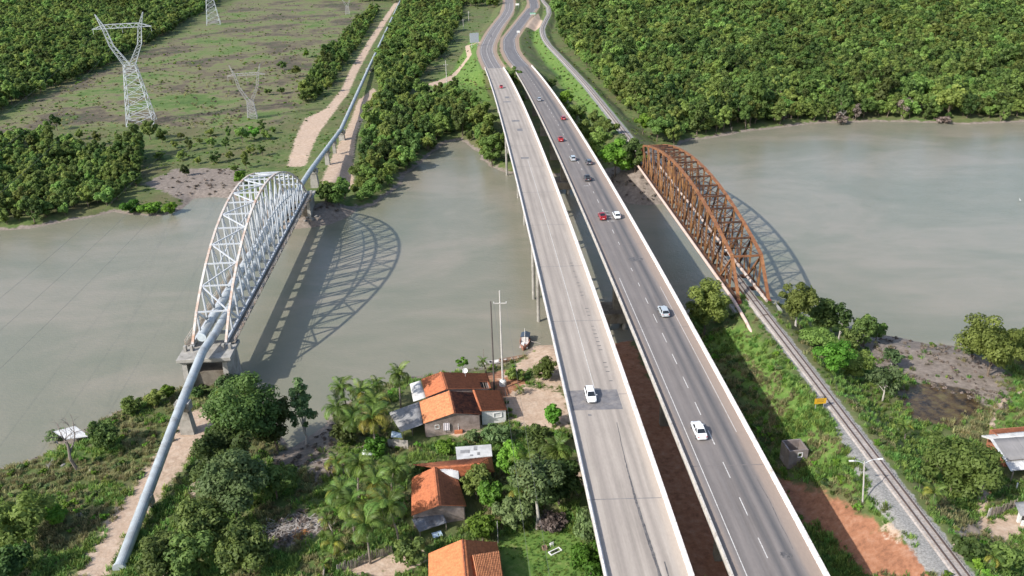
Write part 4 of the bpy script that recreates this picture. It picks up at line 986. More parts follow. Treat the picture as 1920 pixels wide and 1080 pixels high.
def forest(pl, spacing, seed, n_ind, label, group, stuff_name, size=(0.8, 1.2), cat='tree', name='mangrove_tree'):
    p = scatter_pts(pl, spacing, seed); p = p[keep_clear(p)]; p = p[(gz(p[:, 0], p[:, 1]) > 0.25)]
    p = p[in_view(p)]; rg = np.random.default_rng(seed + 1)
    d = np.linalg.norm(np.column_stack([p, np.zeros(len(p))]) - CAMP, axis=1); p = p[np.argsort(d)]; d = np.sort(d)
    sc = size[0] + (size[1] - size[0]) * rg.random(len(p)) ** 1.3; patch = vnoise(p[:, 0], p[:, 1], 22, seed + 9); sc *= 1 + 0.22 * patch; sc = np.where(rg.random(len(p)) < 0.10, sc * 1.35, sc); sc = np.where(rg.random(len(p)) < 0.10, sc * 0.7, sc)
    z = gz(p[:, 0], p[:, 1])
    for i in range(min(n_ind, len(p))):
        o = inst(name, FOREST[int(rg.integers(0, 6))], None, (p[i, 0], p[i, 1], z[i] - 0.1), (rg.normal(0, .05), rg.normal(0, .05), rg.random() * 6.28), (sc[i], sc[i], sc[i] * (0.85 + 0.3 * rg.random())))
        tag(o, label, cat, group)
    if len(p) > n_ind:
        q = np.column_stack([p, z - 0.1])[n_ind:]; s2 = sc[n_ind:]; dd = d[n_ind:]; nr = dd < 560
        if nr.sum(): gn_scatter(stuff_name, q[nr], s2[nr], FOREST, seed=seed + 3)
        if (~nr).sum(): gn_scatter('distant_' + stuff_name, q[~nr], s2[~nr], FOREST_FAR, seed=seed + 4)
    return len(p)
n_r = forest(POLY_RIGHT, 5.7, 11, 120, 'round green mangrove tree in the dense forest on the right far bank', 'mangrove forest on the right far bank', 'mangrove_forest', (0.78, 1.38))
n_m = forest(POLY_MID, 5.4, 12, 100, 'leafy mangrove tree in the wood between the pipe track and the highway', 'wood between the pipe track and the highway', 'mangrove_wood', (0.66, 1.15))
n_l = forest(POLY_LB, 4.9, 13, 75, 'low dense mangrove tree on the left far bank beside the river', 'mangroves on the left far bank', 'mangrove_thicket', (0.62, 0.95))
n_f = forest(POLY_LEFT, 6.0, 14, 0, '', '', 'mangrove_hill', (0.85, 1.25))
n_s = forest(POLY_STRIP, 4.6, 15, 40, 'small tree in the narrow strip left of the sandy pipe track', 'trees beside the sandy pipe track', 'strip_wood', (0.5, 0.85))
print('forest', n_r, n_m, n_l, n_f, n_s)
b = scatter_pts(POLY_BEYOND, 13, 16); b = b[keep_clear(b)]; b = b[in_view(b, m=900)]
gn_scatter('far_forest', np.column_stack([b, gz(b[:, 0], b[:, 1])]), 1.2 + 0.8 * RNG.random(len(b)), FOREST_FAR, seed=4)

# --- single trees, each grown where it stands: (foot pixel, crown width, height, shape, leaves, label)
def tree(name, px, py, w, h, kind, leafmat, label, n=None, leaf=0.36, bark=None, base=None, cat='tree', group=None, blobs=30, seed=None, up=0.5, dxy=(0, 0), r0=None):
    p = at(px, py); p.x += dxy[0]; p.y += dxy[1]
    seed = seed or int(px * 7 + py)
    n = n or int(min(9000, 650 + 42 * w * h / (leaf / 0.36) ** 2))
    cm, tm = tree_meshes(seed, w, h, kind, leaf, n, leafmat, bark, base, blobs, r0, up)
    r = empty(name, tuple(p), 0, label, cat, group)
    inst('crown', cm, r); inst('trunk', tm, r); return r
TREES = [
    # near bank, left of the houses
    ('broadleaf_tree', 468, 868, 14.5, 18.0, 'round', M_LF_DARK, 'largest dark tree beside the tall pipe pier on the near bank'),
    ('broadleaf_tree', 520, 850, 8.5, 12.0, 'round', M_LF_DARK, 'dark tree between the largest tree and the muddy inlet'),
    ('broadleaf_tree', 448, 985, 13.0, 15.0, 'round', M_LF_GREY, 'wide olive tree in front of the largest dark tree'),
    ('broadleaf_tree', 392, 1040, 10.0, 10.0, 'round', M_LF_DARK, 'dark bushy tree right of the short pipe pier shade'),
    ('broadleaf_tree', 360, 1085, 9.5, 9.0, 'round', M_LF_DARK, 'low dark tree at the bottom edge beside the sandy track'),
    ('broadleaf_tree', 470, 1075, 9.5, 8.5, 'round', M_LF_DARK, 'spreading dark tree at the bottom edge left of the rubbish heap'),
    ('slender_tree', 574, 832, 6.4, 15.0, 'cone', M_LF_GREY, 'slender conical tree standing alone at the muddy inlet'),
    ('riverside_bush', 203, 842, 6.2, 7.0, 'round', M_LF_DARK, 'dark bush right of the floating white roof'),
    ('riverside_bush', 248, 775, 5.0, 3.6, 'round', M_LF_MANG, 'low green bush on the shore right of the dark bush'),
    ('riverside_bush', 292, 760, 5.0, 3.4, 'vase', M_LF_MANG, 'yellowish bush on the shore left of the pipe pier'),
    ('riverside_bush', 318, 745, 3.6, 3.0, 'vase', M_LF_BRIGHT, 'small bright bush touching the pipe on the shore'),
    ('riverside_bush', 112, 830, 5.0, 3.0, 'round', M_LF_GREY, 'sparse brownish bush in front of the floating white roof'),
    ('riverside_bush', 430, 735, 6.0, 4.5, 'round', M_LF_GREY, 'olive bush at the foot of the concrete portal pier'),
    ('riverside_bush', 372, 745, 3.0, 2.5, 'round', M_LF_DARK, 'small dark bush just behind the tall pipe pier'),
    ('broadleaf_tree', 48, 1025, 11.0, 10.0, 'round', M_LF_MANG, 'large yellow green bush at the left edge of the near bank'),
    ('broadleaf_tree', 22, 1090, 8.0, 7.0, 'round', M_LF_DARK, 'dark bush in the bottom left corner'),
    ('broadleaf_tree', 108, 985, 4.5, 3.6, 'vase', M_LF_BRIGHT, 'small bright shrub right of the large left edge bush'),
    # around the houses
    ('fruit_tree', 962, 905, 6.6, 8.5, 'round', M_LF_BRIGHT, 'bright green leafy tree right of the middle house'),
    ('fruit_tree', 893, 935, 6.0, 6.0, 'round', M_LF_MANG, 'rounded tree overhanging the roof of the middle house'),
    ('fruit_tree', 918, 958, 5.5, 6.0, 'round', M_LF_BRIGHT, 'bright green tree just right of the middle house ridge'),
    ('tall_thin_tree', 1007, 992, 8.6, 13.5, 'round', M_LF_GREY, 'tall airy tree with a white trunk beside the lawn'),
    ('broadleaf_tree', 1048, 950, 7.5, 10.0, 'round', M_LF_DARK, 'dark tree between the airy tree and the pale bridge'),
    ('broadleaf_tree', 1012, 860, 5.5, 7.0, 'round', M_LF_DARK, 'dark narrow tree behind the bright leafy tree'),
    ('fruit_tree', 960, 990, 6.6, 5.5, 'round', M_LF_GREY, 'olive tree at the top corner of the lawn'),
    ('fruit_tree', 905, 1015, 5.4, 4.6, 'round', M_LF_BRIGHT, 'round green bush behind the lowest orange roof'),
    ('fruit_tree', 770, 1062, 5.6, 4.8, 'round', M_LF_DARK, 'round dense bush left of the lowest orange roof'),
    ('fruit_tree', 1035, 800, 4.2, 4.6, 'vase', M_LF_BRIGHT, 'small bright tree alone in the sandy yard by the pale bridge'),
    ('garden_shrub', 930, 832, 5.4, 4.2, 'round', M_LF_GREY, 'grey green shrub in front of the white porch'),
    ('garden_shrub', 885, 828, 3.2, 2.2, 'vase', M_LF_GREY, 'pale flowering shrub left of the grey green shrub'),
    ('garden_shrub', 838, 850, 4.6, 2.6, 'round', M_LF_BRIGHT, 'leafy garden plants below the pink wall'),
    ('garden_shrub', 868, 848, 3.4, 2.0, 'round', M_LF_DARK, 'dark shrub between the pink wall and the grey slab roof'),
    ('garden_shrub', 705, 850, 4.8, 3.4, 'round', M_LF_BRIGHT, 'bright shrub left of the plank shed'),
    ('garden_shrub', 650, 830, 6.0, 5.0, 'round', M_LF_DARK, 'dark leafy tree under the group of palms by the inlet'),
    ('garden_shrub', 790, 905, 4.4, 3.0, 'round', M_LF_DARK, 'dark shrub behind the middle house roof'),
    ('riverside_bush', 1022, 712, 5.6, 5.0, 'round', M_LF_MANG, 'large bush on the shore beside the pale bridge'),
    ('riverside_bush', 965, 712, 4.4, 2.6, 'round', M_LF_MANG, 'low bush behind the white utility pole foot'),
    ('roadside_bush', 1095, 1010, 4.4, 4.8, 'round', M_LF_GREY, 'grey green bush right of the lawn beside the pale bridge'),
    ('roadside_bush', 1108, 1075, 6.0, 5.6, 'round', M_LF_BRIGHT, 'big bright bush at the bottom against the pale bridge'),
    ('roadside_bush', 1035, 990, 5.2, 2.2, 'round', M_SCRUBW, 'dry brown bush at the top of the lawn'),
    # between the bridges and the railway
    ('broadleaf_tree', 1320, 632, 10.0, 14.0, 'round', M_LF_MANG, 'tree between the dark highway bridge and the near end of the rusty truss'),
    ('broadleaf_tree', 1492, 612, 9.0, 11.0, 'round', M_LF_MANG, 'pale trunked tree right of the near end of the rusty truss'),
    ('broadleaf_tree', 1540, 630, 8.0, 9.0, 'round', M_LF_DARK, 'dark tree on the shore behind the pale trunked tree'),
    ('slender_tree', 1572, 640, 5.2, 9.5, 'vase', M_LF_DARK, 'narrow dark tree rising above the shore trees'),
    ('broadleaf_tree', 1620, 650, 6.2, 7.5, 'round', M_LF_DARK, 'rounded tree standing closest to the open river'),
    ('broadleaf_tree', 1642, 640, 4.6, 5.0, 'round', M_LF_MANG, 'small tree at the river tip of the shore trees'),
    ('broadleaf_tree', 1535, 655, 9.0, 4.6, 'umbrella', M_LF_MANG, 'flat brownish tree beside the track'),
    ('broadleaf_tree', 1560, 700, 8.4, 7.0, 'round', M_LF_BRIGHT, 'yellow green tree on the slope right of the track'),
    ('broadleaf_tree', 1600, 712, 7.6, 7.0, 'round', M_LF_MANG, 'rounded tree at the top of the muddy patch'),
    ('broadleaf_tree', 1592, 665, 5.0, 6.6, 'round', M_LF_DARK, 'dark tree in the middle of the shore trees'),
    ('pale_tree', 1655, 752, 7.2, 7.5, 'round', M_LF_GREY, 'sparse tree with white branches beside the dark puddle'),
    ('pale_tree', 1670, 690, 4.6, 4.6, 'round', M_LF_GREY, 'grey green tree behind the white branched tree'),
    ('mango_tree', 1782, 925, 13.2, 11.0, 'round', M_LF_MANG, 'big dense round tree left of the brick house'),
    ('broadleaf_tree', 1852, 705, 14.0, 14.0, 'round', M_LF_MANG, 'wide spreading tree at the water on the right'),
    ('broadleaf_tree', 1915, 680, 8.0, 8.0, 'round', M_LF_MANG, 'yellow green tree at the right edge over the water'),
    ('broadleaf_tree', 1822, 668, 4.6, 4.0, 'round', M_LF_DARK, 'small dark tree at the left foot of the wide spreading tree'),
    ('roadside_bush', 1880, 1068, 6.0, 4.0, 'round', M_LF_MANG, 'yellowish bush in the bottom right corner'),
    ('roadside_bush', 1812, 1040, 4.6, 2.6, 'round', M_LF_DARK, 'low bush beside the track near the bottom right'),
    ('broadleaf_tree', 1153, 332, 16.5, 15.0, 'round', M_LF_BRIGHT, 'bright tree between the dark bridge and the far end of the rusty truss'),
    ('broadleaf_tree', 1190, 324, 11.0, 12.0, 'round', M_LF_DARK, 'dark tree beside the far pier of the rusty truss'),
    ('broadleaf_tree', 1122, 305, 12.5, 14.0, 'round', M_LF_MANG, 'green tree touching the dark bridge behind the bright tree'),
    ('broadleaf_tree', 1106, 275, 11.5, 13.0, 'round', M_LF_MANG, 'olive tree along the dark bridge before the far bank slope'),
    ('broadleaf_tree', 1082, 236, 11.0, 11.5, 'round', M_LF_DARK, 'small tree along the dark bridge on the far slope'),
    ('broadleaf_tree', 1060, 212, 9.5, 10.5, 'round', M_LF_BRIGHT, 'bright bush below the dark bridge parapet on the far slope'),
    ('broadleaf_tree', 1232, 266, 12.0, 11.5, 'round', M_LF_MANG, 'tree overhanging the water right of the far track'),
    ('broadleaf_tree', 1206, 252, 8.5, 9.0, 'round', M_LF_BRIGHT, 'lime green tree right of the far track'),
    ('broadleaf_tree', 966, 172, 8.0, 14.0, 'round', M_LF_DARK, 'dark tree growing between the two highway bridges', ),
    ('broadleaf_tree', 975, 205, 6.5, 9.0, 'round', M_LF_DARK, 'lower dark tree in the gap between the two highway bridges'),
    ('broadleaf_tree', 922, 312, 11.0, 13.0, 'round', M_LF_MANG, 'large tree at the water left of the pale bridge'),
    ('broadleaf_tree', 940, 296, 7.5, 11.0, 'round', M_LF_MANG, 'tall tree pressed against the pale bridge at the far bank'),
    ('broadleaf_tree', 1140, 262, 9.5, 9.0, 'round', M_LF_MANG, 'rounded tree on the far slope midway between the dark bridge and the track'),
    ('broadleaf_tree', 1118, 240, 8.5, 8.0, 'round', M_LF_DARK, 'dark bush on the far slope between the dark bridge and the track'),
    ('broadleaf_tree', 1166, 290, 9.0, 8.0, 'round', M_LF_GREY, 'greyish tree beside the far track behind the bright tree'),
    ('broadleaf_tree', 1032, 172, 8.0, 7.5, 'round', M_LF_DARK, 'dark bush against the far end of the dark bridge'),
    ('broadleaf_tree', 430, 930, 10.5, 13.5, 'round', M_LF_DARK, 'dark tree squeezed between the largest dark tree and the olive tree'),
    ('broadleaf_tree', 322, 1092, 9.0, 9.0, 'round', M_LF_DARK, 'dark tree cut by the bottom edge right of the sandy track'),
    ('broadleaf_tree', 520, 935, 8.5, 6.5, 'round', M_LF_DARK, 'low dark tree on the shaded ground right of the olive tree'),
    ('broadleaf_tree', 1290, 640, 6.5, 7.0, 'round', M_LF_DARK, 'smaller tree half under the dark bridge beside the near truss tree'),
    ('bare_bush', 1462, 232, 6.5, 5.5, 'round', M_SCRUBW, 'leafless grey bush near the left part of the right far bank'),
    ('bare_bush', 1577, 236, 7.0, 6.0, 'round', M_SCRUBW, 'pinkish leafless bush leaning over the water on the right far bank'),
    ('bare_bush', 1604, 226, 6.0, 8.5, 'vase', M_SCRUBW, 'upright silvery leafless bush on the right far bank'),
    ('bare_bush', 1695, 220, 8.0, 9.0, 'round', M_SCRUBW, 'large grey leafless tree between green trees on the right far bank'),
    ('bare_bush', 1770, 232, 9.0, 3.5, 'round', M_SCRUBW, 'low brown brush at the foot of the right far bank trees'),
    # left far bank
    ('mangrove_bush', 245, 400, 8.0, 5.0, 'round', M_LF_BRIGHT, 'left mangrove bush of the small clump standing in the river'),
    ('mangrove_bush', 285, 402, 8.5, 5.0, 'round', M_LF_BRIGHT, 'middle mangrove bush of the small clump standing in the river'),
    ('mangrove_bush', 322, 402, 6.5, 4.0, 'round', M_LF_BRIGHT, 'right mangrove bush of the small clump standing in the river'),
    ('field_tree', 108, 245, 7.0, 9.5, 'cone', M_LF_DARK, 'pointed tree standing alone at the left edge of the field'),
    ('field_tree', 66, 268, 8.0, 7.0, 'round', M_LF_DARK, 'dark tree left of the pointed tree'),
    ('field_tree', 282, 262, 8.5, 9.5, 'round', M_LF_DARK, 'dark tree at the foot of the tall silver pylon'),
    ('field_tree', 305, 268, 6.5, 7.0, 'round', M_LF_MANG, 'green tree right of the tall pylon foot'),
    ('field_tree', 455, 268, 7.5, 7.0, 'round', M_LF_MANG, 'bushy tree behind the silver truss top'),
    ('field_tree', 478, 262, 6.5, 6.0, 'round', M_LF_BRIGHT, 'bright bushy tree beside the sandy track behind the silver truss'),
    ('field_tree', 452, 345, 6.0, 5.0, 'round', M_LF_BRIGHT, 'bright bush beside the upper part of the silver truss'),
    ('field_tree', 462, 316, 5.0, 7.0, 'cone', M_LF_MANG, 'upright bush just left of the silver truss top'),
    ('field_tree', 503, 178, 4.6, 4.0, 'round', M_LF_DARK, 'small round bush right of the thin pylon'),
    ('field_tree', 528, 176, 4.4, 3.8, 'round', M_LF_DARK, 'second small round bush right of the thin pylon'),
    ('field_tree', 555, 145, 7.0, 7.0, 'round', M_LF_MANG, 'tree in the clump behind the two small round bushes'),
    ('field_tree', 530, 132, 6.5, 6.0, 'round', M_LF_MANG, 'left tree of the clump behind the two small round bushes'),
    ('field_tree', 575, 108, 6.0, 6.0, 'round', M_LF_BRIGHT, 'bright tree of the clump in the far green field'),
    ('field_tree', 610, 100, 6.0, 5.0, 'round', M_LF_MANG, 'round tree alone in the far green field'),
]
for t in TREES:
    nm, px, py, w, h, kd, lm, lab = t
    farr = py < 420
    bark = M_BARKW if nm in ('pale_tree', 'tall_thin_tree', 'slender_tree') or 'pale trunked' in lab else M_BARK
    base = {'tall_thin_tree': h * 0.42, 'pale_tree': h * 0.28, 'fruit_tree': h * 0.2, 'mangrove_bush': 0.3, 'riverside_bush': 0.3, 'garden_shrub': 0.2, 'roadside_bush': 0.2}.get(nm, h * 0.18)
    airy = 0.5 if nm in ('bare_bush', 'tall_thin_tree', 'pale_tree', 'slender_tree') else (0.3 if 'sparse brownish' in lab else 1.0)
    lf = 0.55 if farr else 0.36
    n = int(airy * min(9000, 500 + 46 * w * h * (0.36 / lf) ** 1.6))
    tree(nm, px, py, w, h, kd, lm, lab, n=n, leaf=lf, bark=bark, base=base, blobs=18 if farr else 34, cat='bush' if 'bush' in nm or 'shrub' in nm else 'tree')

# field bushes on the far left bank (low, many)
rb_pts = [(150, 262), (185, 272), (225, 268), (330, 278), (355, 284), (375, 270), (398, 276), (425, 282), (342, 300), (372, 308), (405, 306), (432, 300), (470, 290), (492, 292), (300, 300), (440, 322), (350, 330), (340, 262), (395, 255), (430, 262), (500, 262), (515, 250), (490, 245)]
for i, (px, py) in enumerate(rb_pts):
    p = at(px, py, 1.5); o = inst('field_bush', FOREST[i % 6], None, tuple(p), (0, 0, i * 1.7), (0.50 + 0.22 * RNG.random(),) * 2 + (0.42 + 0.2 * RNG.random(),))
    tag(o, 'low round bush on the flat between the left mangroves and the silver truss', 'bush', 'low bushes behind the far left shore')

# dead and bare trees
def bare_tree(name, px, py, h, spread, label, mat=M_DEAD, seed=1, lean=0.0):
    rg = np.random.default_rng(seed); p = at(px, py); b = MB()
    def grow(s_, d, L, r, lvl):
        e = s_ + d * L; m_ = s_.lerp(e, .5) + Vector(rg.normal(size=3) * L * 0.06)
        b.tube([s_, m_, e], [r, r * .8, r * .55], 6 if lvl < 2 else 4, cap=False)
        if lvl < 4:
            for _ in range(3 if lvl < 3 else 2):
                nd = (d + Vector(rg.normal(size=3)) * spread).normalized(); nd.z = abs(nd.z) * .7 + .15 if lvl < 2 else nd.z
                grow(s_.lerp(e, .55 + .45 * rg.random()), nd.normalized(), L * (0.55 + 0.2 * rg.random()), r * .5, lvl + 1)
    grow(Vector((0, 0, -.3)), Vector((lean, 0, 1)).normalized(), h * .42, 0.02 * h + .05, 0)
    r = empty(name, tuple(p), 0, label, 'dead tree'); b.build('trunk', mat, r); return r
bare_tree('dead_tree', 146, 880, 14, 0.62, 'leafless dead tree in front of the floating white roof', seed=5, lean=-0.08)
bare_tree('dead_tree', 92, 878, 2.6, 0.8, 'bleached driftwood branches on the mud at the left', M_BARKW, 9)
for i, (px, py, lab) in enumerate([(1470, 225, 'bare grey tree left of the middle of the right far bank'), (1600, 222, 'pale leafless bush in the middle of the right far bank'), (1580, 226, 'small leafless bush left of the pale leafless bush'), (1690, 218, 'bare twiggy tree on the right far bank'), (1372, 250, 'reddish bare bush at the water on the right far bank')]):
    bare_tree('bare_tree', px, py, 8 if i != 4 else 4, 0.6, lab, M_BARKW if i != 4 else M_DEAD, 20 + i)

# --- palms
def frond_mesh(seed, L=4.2, droop=1.0, mat=None, n=36, wl=1.12):
    rg = np.random.default_rng(seed); Q = []; T = []
    a0 = R(58 - 30 * droop * 0.6); pos = Vector((0, 0, 0)); ang = a0; pts = [pos.copy()]; st = L / n; dirs = []
    for i in range(n):
        ang -= R(3.1 + 2.6 * droop) * (0.5 + i / n); d = Vector((math.cos(ang), 0, math.sin(ang))); pos = pos + d * st; pts.append(pos.copy()); dirs.append(d)
    for i in range(2, n):
        f = i / n; l = wl * math.sin(math.pi * min(1, 0.12 + 0.9 * f)) ** 0.7 + 0.12; d = dirs[i - 1]; up = Vector((-d.z, 0, d.x))
        for s_ in (-1, 1):
            for k in range(1):
                o = pts[i] + d * st * k * 0.5
                v = (d * (0.55 + rg.normal() * .08) + Vector((0, s_, 0)) * 0.9 - up * (0.15 + 0.35 * droop * rg.random()) + Vector((0, 0, -0.25))).normalized()
                e = o + v * l * (0.75 + 0.4 * rg.random()); m_ = o + v * l * .5 + up * 0.05; w = d * 0.05
                Q.append([o - w, m_ - w * 1.3, e, m_ + w * 1.3]); T.append(0.3 + 0.5 * rg.random())
    for i in range(n):
        w = Vector((0, 0.05 * (1 - i / n) + 0.012, 0)); Q.append([pts[i] - w, pts[i] + w, pts[i + 1] + w, pts[i + 1] - w]); T.append(0.95)
    return quads_mesh('frond', np.array([[tuple(v) for v in q] for q in Q]), mat or M_LF_PALM, T)
FRONDS = {k: [frond_mesh(300 + i + 10 * j, L=4.3, droop=dr, mat=m) for i, dr in enumerate((0.25, 0.6, 0.95, 1.25))] for j, (k, m) in enumerate((('green', M_LF_PALM), ('yellow', M_LF_YEL)))}
M_PTRUNK = mat_plain('palm_trunk', (0.22, 0.185, 0.15), 0.95, 0.25, 3.0, bmp=0.4, world_space=False)
M_NUT = mat_plain('coconut', (0.20, 0.13, 0.035), 0.6, 0.3, 2.0)
def palm(px, py, h, L, label, yellow=0.0, nf=20, seed=None, z=None, name='coconut_palm', group='coconut palms around the houses'):
    """px, py: pixel of the crown heart; h: height of the heart over the ground"""
    seed = seed or int(px * 3 + py); rg = np.random.default_rng(seed)
    p = at(px, py); c = un(px, py, p.z + h)
    for _ in range(4): c = un(px, py, float(gz(c[0], c[1])) + h)
    g = float(gz(c[0], c[1])); lean = Vector((rg.normal() * .5, rg.normal() * .5, 0)); r = empty(name, (c[0] - lean.x, c[1] - lean.y, g), 0, label, 'palm tree', group)
    b = MB(); b.tube([(0, 0, -.4), lean * .15 + Vector((0, 0, h * .4)), lean * .6 + Vector((0, 0, h * .75)), lean + Vector((0, 0, h))], [0.2, 0.15, 0.13, 0.16], 8); b.build('trunk', M_PTRUNK, r, smooth=True)
    s_ = L / 4.3
    for i in range(nf):
        age = i / (nf - 1); k = min(3, int(age * 3.3 + rg.random() * .7)); col = 'yellow' if (yellow and rg.random() < yellow and age > .3) else 'green'
        o = inst('frond', FRONDS[col][k], r, tuple(lean + Vector((0, 0, h))), (rg.normal() * .12, R(-42 + 62 * age) + rg.normal() * .08, i * 2.399 + rg.normal() * .2), (s_ * (0.8 + .3 * rg.random()),) * 3)
    if h > 3:
        b = MB()
        for i in range(6):
            a = rg.random() * 6.28; b.lathe([(0.01, -.16), (.12, -.08), (.13, .05), (.01, .16)], (lean.x + .3 * math.cos(a), lean.y + .3 * math.sin(a), h - .35 - .2 * rg.random()), 7)
        b.build('coconuts', M_NUT, r)
    return r
PALMS = [
    (748, 704, 7.5, 4.0, 'tall dark palm by the water behind the grey sheet roofs', 0.05), (697, 787, 7.0, 5.0, 'yellowing palm spreading its fronds over the grey lean-to', 0.65), (702, 755, 6.5, 4.2, 'green palm just behind the yellowing palm', 0.1),
    (676, 735, 7.0, 4.2, 'palm on the river side of the palm group', 0.05), (640, 728, 7.5, 4.2, 'leftmost tall palm of the group by the inlet', 0.05), (706, 722, 5.5, 3.4, 'small palm between the group and the tall dark palm', 0.05), (632, 768, 5.5, 4.4, 'bright low palm at the inlet edge', 0.1),
    (660, 790, 5.0, 4.0, 'shaded palm in the middle of the palm group', 0.0), (630, 868, 2.6, 3.2, 'small yellow palm on the mud beside a fallen pole', 0.85),
    (705, 905, 6.5, 4.6, 'palm left of the middle house with long arching fronds', 0.1), (640, 925, 6.5, 4.4, 'outermost left palm of the lower palm group', 0.1), (728, 952, 7.0, 4.8, 'palm with a clear star crown beside the middle house wall', 0.2),
    (686, 988, 6.5, 4.6, 'palm in front of the picket fence', 0.2), (660, 948, 6.0, 4.2, 'yellow green palm in the middle of the lower group', 0.3), (625, 1018, 3.0, 3.0, 'young palm left of the picket fence', 0.25), (612, 975, 2.0, 2.0, 'young palm beside the rubbish heap', 0.4), (608, 1058, 1.4, 1.7, 'tiny palm near the bottom below the young palm', 0.4),
    (740, 880, 5.0, 4.2, 'dark palm above the middle house roof corner', 0.05), (672, 872, 6.0, 4.2, 'palm behind the lower palm group', 0.05),
    (1045, 845, 5.0, 4.4, 'drooping palm close to the pale bridge parapet', 0.1), (985, 868, 5.5, 4.0, 'palm behind the airy white trunked tree', 0.35), (968, 920, 4.5, 3.4, 'palm half hidden under the airy white trunked tree', 0.3),
    (905, 680, 2.6, 2.2, 'small palm at the water behind the upper house', 0.1), (975, 730, 1.2, 1.9, 'low banana-like palm beside the orange earth', 0.2), (1695, 800, 2.6, 2.6, 'small palm right of the grassy rail slope', 0.1), (1752, 925, 2.4, 2.8, 'low palm at the foot of the big dense round tree', 0.2), (1862, 1045, 1.6, 2.2, 'palm in the bottom right corner bushes', 0.3),
]
for px, py, h, L, lab, yl in PALMS: palm(px, py, h, L, lab, yl, nf=16 if L > 3 else 11, group='coconut palms around the houses' if px < 1100 else 'palms right of the track')
# papaya tree behind the upper house
pp = at(868, 712); pr_ = empty('papaya_tree', tuple(pp), 0, 'slim papaya tree standing at the water behind the satellite dish', 'tree')
Q, T_ = leaf_cloud(np.random.default_rng(8), [(0.9 * math.cos(a), 0.9 * math.sin(a), 3.9 + 0.3 * (i % 3), .5, .5, .22) for i, a in enumerate(np.arange(0, 6.28, .7))], 260, 0.34)
inst('crown', quads_mesh('crown', Q, M_LF_BRIGHT, T_), pr_); b = MB(); b.tube([(0, 0, -.3), (0.1, 0, 2), (0, 0, 4.1)], [.12, .1, .07], 7); b.build('trunk', M_BARKW, pr_)

# --- grass and low growth, strewn with real tufts
def tuft_mesh(seed, n, h, spread, w, mat):
    rg = np.random.default_rng(seed); Q = []
    for i in range(n):
        a = rg.random() * 6.28; r = spread * rg.random() ** .6; o = np.array([r * math.cos(a), r * math.sin(a), -0.05]); d = rg.random() * 6.28
        hh = h * (.6 + .6 * rg.random()); ln = np.array([math.cos(d), math.sin(d), 0]) * hh * (.25 + .5 * rg.random()); sd = np.array([-math.sin(d), math.cos(d), 0]) * w * (.6 + .8 * rg.random())
        m_ = o + ln * .45 + np.array([0, 0, hh * .62]); e = o + ln + np.array([0, 0, hh * .9])
        Q.append([o - sd, o + sd, m_ + sd * .8, m_ - sd * .8]); Q.append([m_ - sd * .8, m_ + sd * .8, e + sd * .15, e - sd * .15])
    return quads_mesh('tuft', np.array(Q), mat, np.repeat(rg.random(n), 2))
def low_shrub(seed, w, h, n, leaf, mat):
    rg = np.random.default_rng(seed); Q, T = leaf_cloud(rg, crown_blobs(rg, w, h, 0.0, 'round', 9), n, leaf, 0.6); return quads_mesh('low_shrub', Q, mat, T)
TUFT_L = [tuft_mesh(1 + i, 26, .75, .55, .06, M_GRASS_L) for i in range(4)]; TUFT_D = [tuft_mesh(11 + i, 24, .8, .5, .05, M_GRASS_D) for i in range(4)]
LOW = [low_shrub(21 + i, 1.5, 0.9, 130, .22, m) for i, m in enumerate((M_LF_MANG, M_LF_BRIGHT, M_LF_GREY, M_LF_DARK))]
TWIG = [low_shrub(31 + i, 1.3, 0.6, 60, .20, M_SCRUBW) for i in range(3)]
LOWFAR = [low_shrub(41 + i, 2.4, 0.9, 60, .5, m) for i, m in enumerate((M_LF_MANG, M_LF_BRIGHT, M_GRASS_D, M_LF_GREY, M_GRASS_L))]
def strew_points(n, y0, y1, seed):
    """points spread evenly as seen from above the river (denser close by)"""
    rg = np.random.default_rng(seed); px = rg.random(n) * 2760 - 420; py = y0 + rg.random(n) * (y1 - y0)
    p = np.array([un(a, c, 3.0)[:2] for a, c in zip(px, py)]); z = gz(p[:, 0], p[:, 1])
    p = np.array([un(a, c, zz)[:2] for a, c, zz in zip(px, py, z)]); z = gz(p[:, 0], p[:, 1])
    return np.column_stack([p, z])
def clear_of_built(P_):
    x, y = P_[:, 0], P_[:, 1]; ok = P_[:, 2] > 0.30
    ok &= ~((x > lb_x(y) + 0.5) & (x < rb_x(y) + RB_W - 0.5) & (y < 498) & (RNG.random(len(x)) < .82))
    for line, c in ((RAIL_NEAR, 2.0), (RAIL_FAR, 2.4)): ok &= seg_dist(x, y, np.array(line)[:, :2])[0] > c
    for line in (LROAD, RROAD): ok &= seg_dist(x, y, np.array(line)[:, :2])[0] > 6.9
    return ok
HOUSE_CLEAR = []

# ------------------------------------------------------------------ houses
def tile_mat(name, c, stain, amt, sc=0.5):
    m = mat_plain(name, c, 0.85, 0.22, 2.2, dirt=stain, dirt_amt=amt, dirt_scale=sc, spec=0.25); return m
M_TILE = tile_mat('clay_tile_orange', (0.43, 0.150, 0.070), (0.15, 0.060, 0.040), 0.36, 1.3)
M_TILE_L = tile_mat('clay_tile_pale', (0.52, 0.215, 0.100), (0.27, 0.095, 0.050), 0.40, 1.6)
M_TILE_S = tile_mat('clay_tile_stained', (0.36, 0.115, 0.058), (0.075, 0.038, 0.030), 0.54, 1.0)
M_TILE_N = tile_mat('clay_tile_new', (0.50, 0.185, 0.080), (0.34, 0.115, 0.050), 0.34, 1.2)
M_SHEET = mat_plain('grey_fibre_sheet', (0.30, 0.295, 0.29), 0.8, 0.2, 0.7, dirt=(0.14, 0.135, 0.13), dirt_amt=0.45, dirt_scale=0.35)
